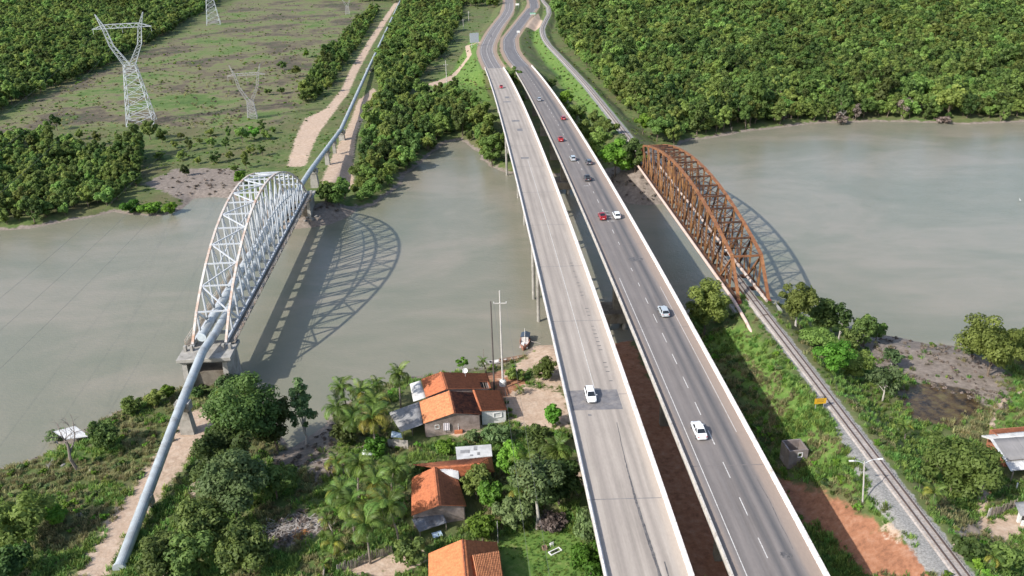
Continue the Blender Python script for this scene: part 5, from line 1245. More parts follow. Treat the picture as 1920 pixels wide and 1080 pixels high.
M_SHEETW = mat_plain('pale_fibre_sheet', (0.52, 0.51, 0.49), 0.75, 0.15, 0.7, dirt=(0.30, 0.29, 0.27), dirt_amt=0.4, dirt_scale=0.4)
M_ZINC = mat_plain('old_zinc_sheet', (0.22, 0.235, 0.26), 0.55, 0.2, 0.9, dirt=(0.10, 0.09, 0.085), dirt_amt=0.5, dirt_scale=0.5)
M_PLAST = mat_plain('pinkish_plaster', (0.38, 0.30, 0.265), 0.9, 0.15, 0.9, dirt=(0.17, 0.125, 0.10), dirt_amt=0.48, dirt_scale=0.5)
M_WPLAST = mat_plain('white_plaster', (0.70, 0.69, 0.66), 0.85, 0.08, 0.9, dirt=(0.42, 0.40, 0.37), dirt_amt=0.35, dirt_scale=0.5)
M_BRICK = mat_plain('raw_brick_wall', (0.36, 0.135, 0.07), 0.9, 0.25, 2.5, dirt=(0.20, 0.085, 0.05), dirt_amt=0.4, dirt_scale=0.8)
M_WOOD = mat_plain('grey_old_timber', (0.21, 0.175, 0.145), 0.95, 0.3, 2.5)
M_PLANK = mat_plain('bleached_plank', (0.46, 0.42, 0.38), 0.9, 0.2, 1.5, dirt=(0.24, 0.20, 0.17), dirt_amt=0.45, dirt_scale=1.0)

def slope(name, A, B, C, D, mat, parent, pitch=0.21, course=0.42, amp=0.055, step=0.03, hole=None, thick=0.06):
    """roof slope: A-B upper edge, D-C lower edge; rounded tile channels run down it, courses step across it"""
    A, B, C, D = (np.array(v, float) for v in (A, B, C, D))
    wid = 0.5 * (np.linalg.norm(B - A) + np.linalg.norm(C - D)); ln = 0.5 * (np.linalg.norm(D - A) + np.linalg.norm(C - B))
    nc = max(4, int(wid / pitch)); U = np.linspace(0, 1, nc * 4 + 1); nr = max(2, int(ln / course)) if step else 1
    V = np.sort(np.concatenate([np.linspace(0, 1, nr + 1), np.linspace(0, 1, nr + 1)[1:-1] - 1e-3])) if step else np.linspace(0, 1, 5)
    n = np.cross(B - A, D - A); n /= np.linalg.norm(n); n = n if n[2] > 0 else -n
    u, v = np.meshgrid(U, V); Pt = (A * (1 - u[..., None]) + B * u[..., None]) * (1 - v[..., None]) + (D * (1 - u[..., None]) + C * u[..., None]) * v[..., None]
    h = amp * np.sin(u * nc * 2 * math.pi)
    if step: h = h + step * ((v * nr + 1e-6) % 1.0)
    rg = np.random.default_rng(int(abs(A[0] * 13 + A[1] * 7)) + 1); col = np.repeat(rg.normal(0, 0.012, nc + 1), 4)[:len(U)]; h = h + col[None, :] + 0.05 * np.sin(u * 3.1 + 1) * np.sin(v * 2.5)
    Pt = Pt + n * h[..., None]
    me = grid_mesh(name, Pt, mat, False)
    if hole:
        bm = bmesh.new(); bm.from_mesh(me); r, c = Pt.shape[:2]; kill = []
        for i, f in enumerate(bm.faces):
            jj, ii = divmod(i, c - 1); fu, fv = U[ii], V[jj]
            if hole[0] < fu < hole[1] and hole[2] < fv < hole[3]: kill.append(f)
        bmesh.ops.delete(bm, geom=kill, context='FACES'); bm.to_mesh(me); bm.free()
    o = link(bpy.data.objects.new(name, me)); s = o.modifiers.new('thick', 'SOLIDIFY'); s.thickness = thick; s.offset = -1
    if parent: o.parent = parent; o.matrix_parent_inverse = Matrix.Translation(-parent.location)
    return o
def V3(px, py, z): return Vector(un(px, py, z))
def wall_poly(root, pts, mat, thick=0.18, name='wall'):
    """upright wall from an outline of points"""
    pts = [Vector(p) for p in pts]; n = (pts[1] - pts[0]).cross(pts[-1] - pts[0]).normalized() * thick; b = MB(); k = len(pts)
    b.add(pts + [p + n for p in pts], [tuple(range(k))[::-1], tuple(range(k, 2 * k))] + [(i, (i + 1) % k, (i + 1) % k + k, i + k) for i in range(k)]); bpart(root, b, name, mat)
def inset(p, c, d):
    v = Vector((p.x - c.x, p.y - c.y, 0)); l = v.length; v = v * ((l - d) / l); return Vector((c.x + v.x, c.y + v.y, p.z))
def gable_walls(root, Lf, Ln, Rf, Rn, Gf, Gn, zg, mat, d=0.55):
    c = (Lf + Ln + Rf + Rn) / 4; c.z = 0
    lf, ln, rf, rn = (inset(p, c, d) for p in (Lf, Ln, Rf, Rn)); gf, gn = inset(Gf, c, d), inset(Gn, c, d); dn = Vector((0, 0, -0.14))
    g = lambda p: Vector((p.x, p.y, zg - 0.4))
    wall_poly(root, [g(ln), g(rn), rn + dn, gn + dn, ln + dn], mat); wall_poly(root, [g(rf), g(lf), lf + dn, gf + dn, rf + dn], mat)
    wall_poly(root, [g(lf), g(ln), ln + dn, lf + dn], mat); wall_poly(root, [g(rn), g(rf), rf + dn, rn + dn], mat)
    return lf, ln, rf, rn, g
def opening(root, a, b_, t, z, w, h, kind='window', frame=None):
    """framed dark opening set on the outside of a wall that runs from a to b_"""
    a, b_ = Vector((a.x, a.y, 0)), Vector((b_.x, b_.y, 0)); d = (b_ - a).normalized(); n = Vector((d.y, -d.x, 0)); c = a.lerp(b_, t) + n * 0.21 + Vector((0, 0, z)); up = Vector((0, 0, 1))
    f = MB()
    for s_ in (-1, 1): f.bar(c + d * (s_ * w / 2) - up * h / 2, c + d * (s_ * w / 2) + up * h / 2, 0.09, 0.09); f.bar(c + up * (s_ * h / 2) - d * w / 2, c + up * (s_ * h / 2) + d * w / 2, 0.09, 0.09)
    fo = bpart(root, f, kind, frame or M_WOOD)
    p = MB(); p.bar(c - d * w / 2, c + d * w / 2, h, 0.03, n); po = p.build('dark_pane' if kind == 'window' else 'door_leaf', M_DARK if kind == 'window' else M_WOOD, fo)
    po.matrix_parent_inverse = Matrix.Translation(-root.location)
def ridge_cap(root, A, B, mat, r=0.14):
    b = MB(); n = max(2, int((Vector(B) - Vector(A)).length / 0.45))
    for i in range(n):
        p, q = Vector(A).lerp(Vector(B), i / n), Vector(A).lerp(Vector(B), (i + 1.08) / n); b.tube([p, q], [r, r * .86], 8)
    bpart(root, b, 'ridge_cap', mat)
zg = 3.6
# upper house: two gabled blocks side by side
uh = empty('tile_roofed_house', tuple(V3(845, 770, zg)), 0, 'upper house with two weathered orange tile roofs near the water', 'house')
Gf, Gn, Lf, Ln, Rf, Rn = V3(841.7, 733.3, 8.0), V3(850.8, 775, 8.0), V3(786.7, 754.2, 6.35), V3(794.2, 794.2, 6.35), V3(886.7, 735.8, 6.5), V3(903.3, 777.5, 6.5)
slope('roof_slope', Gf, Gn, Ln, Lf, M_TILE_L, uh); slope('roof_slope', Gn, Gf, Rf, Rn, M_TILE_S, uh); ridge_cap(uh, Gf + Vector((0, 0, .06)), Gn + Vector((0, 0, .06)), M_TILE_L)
lf, ln, rf, rn, gg = gable_walls(uh, Lf, Ln, Rf, Rn, Gf, Gn, zg, M_PLAST)
opening(uh, ln, rn, 0.20, zg + 1.55, 0.75, 0.8, 'window', M_WPLAST); opening(uh, ln, rn, 0.40, zg + 1.05, 0.85, 2.0, 'door')
b = MB(); q = ln.lerp(rn, 0.60); b.tube([(q.x, q.y - .25, zg - .3), (q.x, q.y - .25, zg + 3.4)], 0.05, 6); bpart(uh, b, 'drain_pipe', M_WPLAST)
E1, E2, E3, E4 = V3(885.5, 731, 6.55), V3(936.7, 731.7, 5.9), V3(950.8, 769.2, 5.9), V3(899.5, 771.5, 6.55)
slope('roof_slope', E4, E1, E2, E3, M_TILE, uh)
for a_, c_ in ((E4, E3), (E3, E2)):
    a2, c2 = a_.lerp(c_, .06), a_.lerp(c_, .94); n = Vector((0, 0.45, 0)) if a_ is E4 else Vector((-0.45, 0, 0)); a2 += n; c2 += n
    wall_poly(uh, [Vector((a2.x, a2.y, zg - .4)), Vector((c2.x, c2.y, zg - .4)), c2 - Vector((0, 0, .12)), a2 - Vector((0, 0, .12))], M_WPLAST)
a2, c2 = E4.lerp(E3, .06), E4.lerp(E3, .94); opening(uh, a2 + Vector((0, .4, 0)), c2 + Vector((0, .4, 0)), 0.66, zg + 1.45, 1.5, 1.0, 'window', M_WPLAST)
Bf, Bn, BLf, BLn, BRf, BRn = V3(826.7, 698, 8.0), V3(836.7, 730, 8.0), V3(790, 711.7, 6.6), V3(798.3, 745, 6.6), V3(913.3, 700, 6.2), V3(921.7, 728.5, 6.2)
slope('roof_slope', Bf, Bn, BLn, BLf, M_TILE, uh); slope('roof_slope', Bn, Bf, BRf, BRn, M_TILE, uh, hole=(0.02, 0.42, 0.74, 0.95)); ridge_cap(uh, Bf + Vector((0, 0, .06)), Bn + Vector((0, 0, .06)), M_TILE)
gable_walls(uh, BLf, BLn, BRf, BRn, Bf, Bn, zg, M_PLAST, 0.7)
for k in range(6):
    t = .70 + .05 * k; p, q = Bn.lerp(BRn, t), Bf.lerp(BRf, t); b = MB(); b.bar(p - Vector((0, 0, .15)), p.lerp(q, .5) - Vector((0, 0, .15)), .09, .12); bpart(uh, b, 'rafter', M_WOOD)
slope('sheet_roof', V3(788.3, 713.3, 6.3), V3(799, 745, 6.3), V3(775, 753, 5.7), V3(768.3, 720, 5.7), M_SHEETW, uh, 0.18, 2, .03, 0, thick=.015)
slope('sheet_roof', V3(786.7, 753.3, 6.15), V3(793, 795.5, 6.15), V3(751.7, 810, 5.2), V3(729, 774, 5.2), M_SHEET, uh, 0.18, 2, .03, 0, thick=.015)
for px, py in ((753, 808), (731, 776), (770, 800)):
    p = V3(px, py, 5.2); b = MB(); b.tube([(p.x + .2, p.y + .1, zg - .4), (p.x + .2, p.y + .1, 5.15)], .08, 6); bpart(uh, b, 'post', M_WOOD)
slope('sheet_roof', V3(735, 808, 5.0), V3(752, 812, 5.0), V3(754, 821, 4.7), V3(733, 820, 4.7), mat_plain('bluish_sheet', (0.42, 0.50, 0.55), .6, .1), uh, .18, 2, .03, 0, thick=.015)
HOUSE_CLEAR.append(np.array([[p.x, p.y] for p in (V3(725, 775, 3.6), V3(765, 712, 3.6), V3(826, 695, 3.6), V3(918, 698, 3.6), V3(955, 790, 3.6), V3(905, 812, 3.6), V3(800, 830, 3.6), V3(740, 830, 3.6))]))
# plank screen beside it
ps = empty('plank_screen', tuple(at(746, 838)), 0, 'bleached plank screen below the grey lean-to of the upper house', 'fence'); a_, c_ = at(728, 840), at(766, 842)
for i in range(13):
    p = a_.lerp(c_, (i + .5) / 13); h = 2.0 + .25 * RNG.random(); b = MB(); b.box((p.x, p.y + .03 * (i % 2), p.z + h / 2 - .2), (.27, .04, h)); bpart(ps, b, 'plank', M_PLANK)
# laundry and clutter by the wall
p = rn.lerp(ln, .62); cl = MB(); cl.mi = 0
cl.loft([[(p.x - .55 + i * .11, p.y - .35 - .05 * math.sin(i * 1.9), zg + 2.2 - k * .4) for i in range(11)] for k in range(5)], close=False, caps=False)
tag(cl.build('hanging_cloth', mat_plain('pale_cloth', (.62, .56, .58), .9, .15)), 'pale cloth hung to dry on the pinkish wall of the upper house', 'laundry')
def basket(px, py, r, h, m, lab, nm='plastic_tub', cat='tub'):
    p = at(px, py); b = MB(); b.lathe([(.01, .02), (r * .8, .02), (r, h), (r * .92, h), (r * .74, .06), (.01, .06)], (0, 0, 0), 14); o = b.build(nm, m); o.location = p; tag(o, lab, cat); return o
basket(806, 809, .55, .9, mat_plain('white_plastic', (.75, .75, .74), .5, .05), 'white water tub against the pinkish wall', 'water_tub')
basket(820, 811, .35, .5, mat_plain('grey_plastic', (.3, .33, .34), .5, .05), 'grey tub right of the white water tub')
basket(838, 812, .3, .45, mat_plain('dull_green_plastic', (.16, .22, .17), .5, .05), 'dull green tub below the hanging cloth')
b = MB(); p = at(860, 812); b.box((p.x, p.y, p.z + .3), (1.5, .5, .7)); tag(b.build('brick_stack', M_TILE, bevel=.03), 'low stack of orange bricks in front of the pinkish wall', 'bricks')
p = at(690, 852); b = MB(); b.lathe([(.01, 0), (.9, .05), (1.1, .4), (.9, .62), (.3, .72), (.01, .74)], (0, 0, 0), 14); o = b.build('white_tarp_bundle', mat_plain('white_tarp', (.7, .72, .74), .6, .08)); o.location = p; tag(o, 'white bundle lying under the palms left of the plank screen', 'bundle')
# dish
p = V3(872, 695, 8.6); ds = empty('satellite_dish', tuple(p), 0, 'white satellite dish standing behind the upper house roof', 'satellite dish')
b = MB(); ax = Vector((.15, -.8, .6)).normalized(); q_ = ax.to_track_quat('Z', 'Y').to_matrix(); b.lathe([(.02, -.12), (.3, -.08), (.5, .04), (.52, .04), (.3, -.1), (.02, -.15)], (0, 0, 0), 18); b.v = [tuple(q_ @ Vector(v)) for v in b.v]; b.build('reflector', M_WPLAST, ds)
b = MB(); b.tube([(0, .2, -(8.6 - zg)), (0, .2, -.2)], .05, 6); b.build('mast', M_GALVD, ds); b = MB(); b.tube([tuple(q_ @ Vector((0, -.5, 0))), tuple(q_ @ Vector((0, -.05, .7)))], .025, 5); b.build('feed_arm', M_GALVD, ds)

# middle house
zg2 = 3.7
mh = empty('tile_roofed_house', tuple(V3(830, 930, zg2)), 0, 'middle house with an orange tile roof and a grey valley sheet, hidden among trees', 'house')
Gf, Gn, Lf, Ln, Rf, Rn = V3(814.5, 876, 7.9), V3(822.5, 948.3, 7.9), V3(772, 897, 6.35), V3(771.7, 967, 6.35), V3(858, 897, 6.35), V3(874.5, 949.5, 6.35)
slope('roof_slope', Gf, Gn, Ln, Lf, M_TILE, mh); slope('roof_slope', Gn, Gf, Rf, Rn, M_TILE, mh); ridge_cap(mh, Gf + Vector((0, 0, .06)), Gn + Vector((0, 0, .06)), M_TILE)
lf, ln, rf, rn, gg = gable_walls(mh, Lf, Ln, Rf, Rn, Gf, Gn, zg2, M_PLAST)
opening(mh, ln, rn, 0.72, zg2 + 1.5, .8, .8)
W1, W2 = V3(808, 876.5, 7.75), V3(896.7, 870, 7.75)
slope('roof_slope', W2, W1, V3(773, 871, 6.5), V3(921.7, 857, 6.5), M_TILE, mh); slope('roof_slope', W2 + Vector((0, 0, .01)), W2 + Vector((0.05, 0, 0)), V3(921.7, 857, 6.5), V3(927.5, 885, 6.4), M_TILE_N, mh)
slope('roof_slope', W1, W2, V3(927.5, 885, 6.4), V3(846, 896, 6.4), M_TILE, mh)
b = MB(); pts = [V3(818, 881.5, 7.62), V3(859, 875, 7.42), V3(861, 899, 6.62), V3(853, 897, 6.72)]; slope('sheet_roof', pts[0], pts[1], pts[2], pts[3], M_SHEETW, mh, .18, 2, .025, 0, thick=.015)
a2 = V3(925, 884, zg2); wall_poly(mh, [V3(850, 905, zg2 - .4), V3(922, 897, zg2 - .4), V3(922, 883, 6.2), V3(850, 894, 6.2)], M_PLAST); wall_poly(mh, [V3(924, 895, zg2 - .4), V3(918, 868, zg2 - .4), V3(918, 858, 6.3), V3(924, 884, 6.3)], M_PLAST)
wall_poly(mh, [V3(918, 869, zg2 - .4), V3(778, 884, zg2 - .4), V3(778, 873, 6.3), V3(918, 859, 6.3)], M_PLAST)
slope('sheet_roof', V3(771.7, 973, 5.7), V3(829, 957.5, 5.7), V3(838, 980, 5.1), V3(786, 998, 5.1), M_ZINC, mh, .2, 2, .03, 0, thick=.015)
for px, py in ((836, 981), (787, 997)):
    p = V3(px, py, 5.1); b = MB(); b.tube([(p.x, p.y + .2, zg2 - .4), (p.x, p.y + .2, 5.05)], .08, 6); bpart(mh, b, 'post', M_WOOD)
p = at(820, 1006); b = MB(); b.box((0, 0, .45), (1.5, 1.2, .06)); b.box((0, 0, .2), (.9, .7, .5)); o = b.build('covered_tank', mat_plain('pale_blue_plastic', (.45, .56, .66), .5, .1), bevel=.02); o.location = p; o.rotation_euler = (0, 0, .35); tag(o, 'pale blue covered box beside the zinc lean-to of the middle house', 'box')
HOUSE_CLEAR.append(np.array([[p.x, p.y] for p in (V3(765, 985, 3.7), V3(765, 885, 3.7), V3(925, 868, 3.7), V3(935, 905, 3.7), V3(885, 975, 3.7), V3(845, 1005, 3.7), V3(785, 1018, 3.7))]))
# slab-roofed outhouse
oh = empty('slab_outhouse', tuple(V3(888, 848, zg2)), 0, 'small grey slab roofed outhouse right behind the middle house', 'shed'); C4 = [V3(854, 838, 6.3), V3(920.8, 833, 6.3), V3(923, 855, 6.3), V3(856.7, 861, 6.3)]
b = MB(); b.add(C4 + [c + Vector((0, 0, -.15)) for c in C4], [(3, 2, 1, 0), (4, 5, 6, 7), (0, 1, 5, 4), (1, 2, 6, 5), (2, 3, 7, 6), (3, 0, 4, 7)]); bpart(oh, b, 'roof_slab', M_SHEETW)
cc = sum(C4, Vector()) / 4
for i in range(4):
    p, q = inset(C4[i], cc, .3), inset(C4[(i + 1) % 4], cc, .3); wall_poly(oh, [Vector((q.x, q.y, zg2 - .4)), Vector((p.x, p.y, zg2 - .4)), Vector((p.x, p.y, 6.13)), Vector((q.x, q.y, 6.13))], M_CONC)
for t, u_, w, h in ((.25, .45, 1.6, .9), (.55, .25, .6, 1.2), (.42, .8, .5, .5), (.62, .7, .45, .8)):
    p = (C4[0].lerp(C4[1], t)).lerp(C4[3].lerp(C4[2], t), u_); b = MB(); b.box((p.x, p.y, 6.32), (w, h, .03)); bpart(oh, b, 'loose_sheet', M_SHEET)
HOUSE_CLEAR.append(np.array([[c.x, c.y] for c in C4]))
# lowest house
zg3 = 3.7
lh = empty('tile_roofed_house', tuple(V3(873, 1060, zg3)), 0, 'lowest house with a clean orange tile roof cut by the bottom edge of the photo', 'house')
Gf, Gn, Lf, Ln, Rf, Rn = V3(867.5, 1011.6, 8.2), V3(878, 1128, 8.2), V3(803.8, 1038.7, 6.5), V3(804.5, 1150, 6.5), V3(932, 1016, 6.6), V3(951, 1128, 6.6)
slope('roof_slope', Gf, Gn, Ln, Lf, M_TILE_N, lh); slope('roof_slope', Gn, Gf, Rf, Rn, M_TILE_N, lh); ridge_cap(lh, Gf + Vector((0, 0, .06)), Gn + Vector((0, 0, .06)), M_TILE_S, .12)
gable_walls(lh, Lf, Ln, Rf, Rn, Gf, Gn, zg3, M_PLAST)
slope('roof_slope', V3(886, 1041, 8.2), V3(936.5, 1033, 6.95), V3(949, 1128, 6.95), V3(903, 1128, 8.2), M_TILE_L, lh, .24, .42, .075)
wall_poly(lh, [V3(886, 1044, 7.2), V3(903, 1130, 7.2), V3(903, 1128, 8.18), V3(886, 1041.5, 8.18)], M_TILE_S, .06, 'gable_board')
HOUSE_CLEAR.append(np.array([[p.x, p.y] for p in (V3(800, 1100, 3.7), V3(800, 1050, 3.7), V3(870, 1025, 3.7), V3(940, 1030, 3.7), V3(955, 1110, 3.7))]))
p = at(934, 1020); b = MB(); b.tube([(0, 0, -.2), (0, 0, 4.3)], .05, 6); o = b.build('thin_pole', M_GALVD); o.location = p; tag(o, 'thin pole rising at the far right corner of the lowest orange roof', 'pole')

# brick house on the right
zr = 3.6
bh = empty('brick_house', tuple(V3(1895, 870, zr)), 0, 'raw brick house with a grey sheet roof at the right edge', 'house')
r0_, r1_ = V3(1860, 823, 7.4), V3(2010, 812, 7.4)
slope('sheet_roof', r0_, r1_, V3(2010, 800, 6.9), V3(1840, 816.7, 6.9), M_SHEETW, bh, .19, 2, .03, 0, thick=.02)
slope('sheet_roof', r0_, r1_, V3(2040, 850, 6.2), V3(1886, 864, 6.2), mat_plain('dark_fibre_sheet', (.225, .215, .21), .8, .12, .6), bh, .19, 2, .03, 0, thick=.02)
slope('sheet_roof', V3(1886.5, 864.5, 6.05), V3(2040, 851, 6.05), V3(2050, 870, 5.6), V3(1897, 883, 5.6), M_SHEETW, bh, .19, 2, .03, 0, thick=.02)
b = MB(); b.bar(V3(1841, 817.5, 6.95), V3(1860, 823.5, 7.45), .12, .3); b.bar(V3(1859, 823, 7.45), V3(1886, 864.5, 6.25), .5, .08); b.bar(V3(1886, 864.5, 6.1), V3(1897, 883.5, 5.65), .3, .08); bpart(bh, b, 'verge_board', M_SHEETW)
w0, w1, w2 = V3(1850, 838, zr - .4), V3(1897, 897, zr - .4), V3(2040, 888, zr - .4)
f_ = lambda p, z: Vector((p.x, p.y, z))
wall_poly(bh, [f_(w0, zr - .4), f_(w1.lerp(w0, .3), zr - .4), f_(w1.lerp(w0, .3), 6.2), f_(w0.lerp(w1, .28), 7.2), f_(w0, 6.8)], M_BRICK); wall_poly(bh, [f_(w2, zr - .4), f_(w0 + Vector((40, 6, 0)), zr - .4), f_(w0 + Vector((40, 6, 0)), 6.7), f_(w2, 6.0)], M_BRICK) if False else None
q0 = w1.lerp(w0, .3); q1 = q0 + Vector((16, 1.5, 0)); wall_poly(bh, [f_(q0, zr - .4), f_(q1, zr - .4), f_(q1, 6.0), f_(q0, 6.0)], M_BRICK); opening(bh, q0, q1, .12, zr + 1, .9, 2.0, 'door'); opening(bh, q0, q1, .3, zr + 1.4, 1.2, 1.0)
q2 = w0 + Vector((16, 1.5, 0)); wall_poly(bh, [f_(q2, zr - .4), f_(w0, zr - .4), f_(w0, 6.7), f_(q2, 6.7)], M_BRICK)
for k in range(4):
    p = V3(1897.5, 884, 5.6) + Vector((k * 3.6, .3 * k, 0)); b = MB(); b.tube([(p.x + .3, p.y + .1, zr - .4), (p.x + .3, p.y + .1, 5.55)], .1, 7); bpart(bh, b, 'veranda_post', M_WOOD)
HOUSE_CLEAR.append(np.array([[p.x, p.y] for p in (V3(1838, 830, 3.6), V3(2050, 820, 3.6), V3(2060, 900, 3.6), V3(1890, 905, 3.6))]))
bn = empty('bench', tuple(at(1862, 884)), -.65, 'white bench in the shade of the brick house wall', 'bench')
b = MB(); b.box((0, 0, .45), (1.7, .42, .06)); b.build('seat', M_WPLAST, bn); b = MB(); b.box((0, .2, .75), (1.7, .05, .35)); b.build('backrest', M_WPLAST, bn)
for s_ in (-.7, .7): b = MB(); b.box((s_, 0, .21), (.08, .38, .42)); b.build('leg', M_WOOD, bn)
wp_ = at(1905, 918); b = MB(); b.box((0, 0, .6), (.18, .14, 1.4)); o = b.build('marker_post', M_WPLAST); o.location = wp_; tag(o, 'short white post on the grass in front of the brick house', 'post')
# white porch at the right edge
pc = empty('white_porch', tuple(at(1915, 975)), 0, 'white porch with a grey sheet roof at the right edge below the brick house', 'shed')
slope('sheet_roof', V3(1902, 942, 6.4), V3(1990, 934, 6.4), V3(2000, 962, 6.0), V3(1913, 968, 6.0), M_SHEET, pc, .19, 2, .03, 0, thick=.02)
for px, py in ((1909, 979), (1945, 974)):
    p = at(px, py); b = MB(); b.box((p.x, p.y, p.z + 1.1), (.45, .35, 2.6)); bpart(pc, b, 'pillar', M_WPLAST)
p = at(1935, 985); b = MB(); b.box((p.x, p.y, p.z + .4), (3.4, .25, 1.0)); bpart(pc, b, 'low_wall', M_WPLAST)
HOUSE_CLEAR.append(np.array([[p.x, p.y] for p in (V3(1900, 985, 3.6), V3(1905, 965, 3.6), V3(1990, 960, 3.6), V3(1990, 990, 3.6))]))
# ruined block hut beside the embankment
hc = at(1487, 862); rh = empty('ruined_hut', tuple(hc), R(6), 'roofless concrete block hut in the grass beside the dark highway bridge', 'hut')
Mh = mat_plain('burnt_block_wall', (.20, .165, .15), .95, .2, 1.2, dirt=(.42, .42, .42), dirt_amt=.34, dirt_scale=.5, bmp=.3, world_space=False)
Hh, Wh, T_ = 3.0, 3.3, .28
for dx, dy, sx, sy in ((-Wh / 2 + T_ / 2, 0, T_, Wh), (Wh / 2 - T_ / 2, 0, T_, Wh), (0, Wh / 2 - T_ / 2, Wh - 2 * T_, T_)):
    b = MB(); b.box((dx, dy, Hh / 2 - .3), (sx, sy, Hh + .6)); b.build('wall', Mh, rh, bevel=.04)
b = MB(); wy = -Wh / 2 + T_ / 2; hw_ = .38; zc = 2.1
for x0, x1, z0, z1 in ((-Wh / 2 + T_, -.1 - hw_ + .35, -.6, Hh), (-.1 + hw_ + .35, Wh / 2 - T_, -.6, Hh), (-.1 - hw_ + .35, -.1 + hw_ + .35, -.6, zc - .4), (-.1 - hw_ + .35, -.1 + hw_ + .35, zc + .4, Hh)):
    b.box(((x0 + x1) / 2, wy, (z0 + z1) / 2), (x1 - x0, T_, z1 - z0))
b.build('wall', Mh, rh)
b = MB()
for x in (-.1 - hw_ + .35, -.1 + hw_ + .35): b.box((x, wy - T_ / 2 - .02, zc), (.1, .1, .95))
for z in (zc - .42, zc + .42): b.box((.25, wy - T_ / 2 - .02, z), (.86, .1, .1))
b.build('window_frame', M_WPLAST, rh)
HOUSE_CLEAR.append(np.array([[hc.x + a, hc.y + c] for a, c in ((-1.8, -1.8), (1.8, -1.8), (1.8, 1.8), (-1.8, 1.8))]))
# hut on floats at the left
fc = un(128, 822, 0.0); fh = empty('floating_hut', tuple(fc), R(8), 'floating hut with a bright white sheet roof behind the dead tree', 'hut')
fx = lambda px, py, z: V3(px, py, z)
slope('sheet_roof', fx(98, 808, 2.7), fx(140, 800, 2.7), fx(160, 823, 2.2), fx(115, 826, 2.2), mat_plain('bright_sheet', (.52, .52, .51), .6, .08, 1.0, dirt=(.5, .5, .49), dirt_amt=.4), fh, .2, 2, .035, 0, thick=.02)
C4 = [fx(102, 822, .5), fx(144, 814, .5), fx(160, 836, .5), fx(118, 840, .5)]
b = MB(); b.add(C4 + [c - Vector((0, 0, .25)) for c in C4], [(3, 2, 1, 0), (4, 5, 6, 7), (0, 1, 5, 4), (1, 2, 6, 5), (2, 3, 7, 6), (3, 0, 4, 7)]); bpart(fh, b, 'raft_deck', M_WOOD)
for c, tz in zip(C4, (2.65, 2.65, 2.15, 2.15)): b = MB(); b.tube([(c.x, c.y, -.4), (c.x, c.y, tz)], .07, 6); bpart(fh, b, 'post', M_WOOD)
for k in range(2): b = MB(); b.tube([C4[0].lerp(C4[3], .2 + .6 * k) - Vector((0, 0, .3)), C4[1].lerp(C4[2], .2 + .6 * k) - Vector((0, 0, .3))], .28, 10); bpart(fh, b, 'float', mat_plain('blue_drum', (.08, .14, .22), .5))

# stake fences
def stake_fence(label, pts, h, n, mat, seed, pale=0):
    r = empty('stake_fence', tuple(pts[0]), 0, label, 'fence'); rg = np.random.default_rng(seed)
    b = MB(); b.box((0, 0, h / 2 - .2), (.11, .09, h)); me = b.mesh('stake', mat); b = MB(); b.box((0, 0, h / 2 - .2), (.22, .06, h)); mp = b.mesh('stake', M_PLANK)
    for i in range(n):
        f = i / (n - 1) * (len(pts) - 1); k = min(int(f), len(pts) - 2); p = pts[k].lerp(pts[k + 1], f - k) - pts[0]
        inst('stake', mp if i < pale else me, r, tuple(p), (rg.normal(0, .05), rg.normal(0, .05), rg.random()), (1, 1, .85 + .3 * rg.random()))
    return r
stake_fence('dark stake fence with a pale gate end in front of the white porch', [at(1850, 972), at(1868, 968), at(1905, 952)], 1.9, 40, M_WOOD, 1, 6)
stake_fence('rough stake fence under the palms at the bottom', [at(634, 1072), at(668, 1064), at(700, 1048), at(736, 1038)], 1.7, 44, M_WOOD, 2, 1)

# ------------------------------------------------------------------ poles, lamps and signs
def pole(name, p, h, r0, r1, mat, label, arm=None, cat='utility pole', base=False, lean=(0, 0), group=None):
    r = empty(name, tuple(p), 0, label, cat, group); b = MB(); b.tube([(0, 0, -.6), (lean[0] * .5, lean[1] * .5, h * .5), (lean[0], lean[1], h)], [r0, (r0 + r1) / 2, r1], 10); b.build('shaft', mat, r)
    if base: b = MB(); b.lathe([(.01, .0), (.75, .0), (.7, 1.1), (.45, 1.35), (.01, 1.35)], (0, 0, -.1), 12); b.build('footing', M_WPLAST, r)
    if arm:
        z, w = arm; f = z / h; b = MB(); b.box((lean[0] * f, lean[1] * f - r1 - .06, z), (w, .14, .16)); b.build('cross_arm', mat, r)
        for x in (-w / 2 + .1, w / 2 - .1, 0.0): b = MB(); b.tube([(lean[0] * f + x, lean[1] * f - r1 - .06, z + .08), (lean[0] * f + x, lean[1] * f - r1 - .06, z + .35)], .07, 6); b.build('insulator', M_WPLAST, r)
    return r
M_PCON = mat_plain('pole_concrete', (.50, .47, .43), .85, .12, 1.0, dirt=(.3, .27, .24), dirt_amt=.35)
pA = at(943, 722); pole('utility_pole', pA, 21.0, .24, .13, M_PCON, 'tall white concrete pole with a cross arm beside the upper house', (18.4, 2.6), base=True)
pB = at(927, 735); pole('utility_pole', pB, 20.0, .19, .12, mat_plain('dark_pole_timber', (.10, .085, .075), .9, .2), 'tall dark pole left of the white cross arm pole'); 
pole('utility_pole', at(908, 692), 5.0, .08, .05, M_WOOD, 'thin dark post at the water left of the dark pole', cat='post')
pole('utility_pole', at(838, 160, 1.5), 14.0, .22, .15, M_PCON, 'white pole with a cross arm in the clearing beyond the wood', (11.5, 2.6))
pole('utility_pole', at(869, 56, 1.5), 9.0, .2, .13, M_PCON, 'distant grey pole at the edge of the wood left of the far road', (8.0, 2.0)); pole('utility_pole', at(879, 40, 1.5), 9.0, .2, .13, M_PCON, 'most distant grey pole at the edge of the wood', (8.0, 2.0))
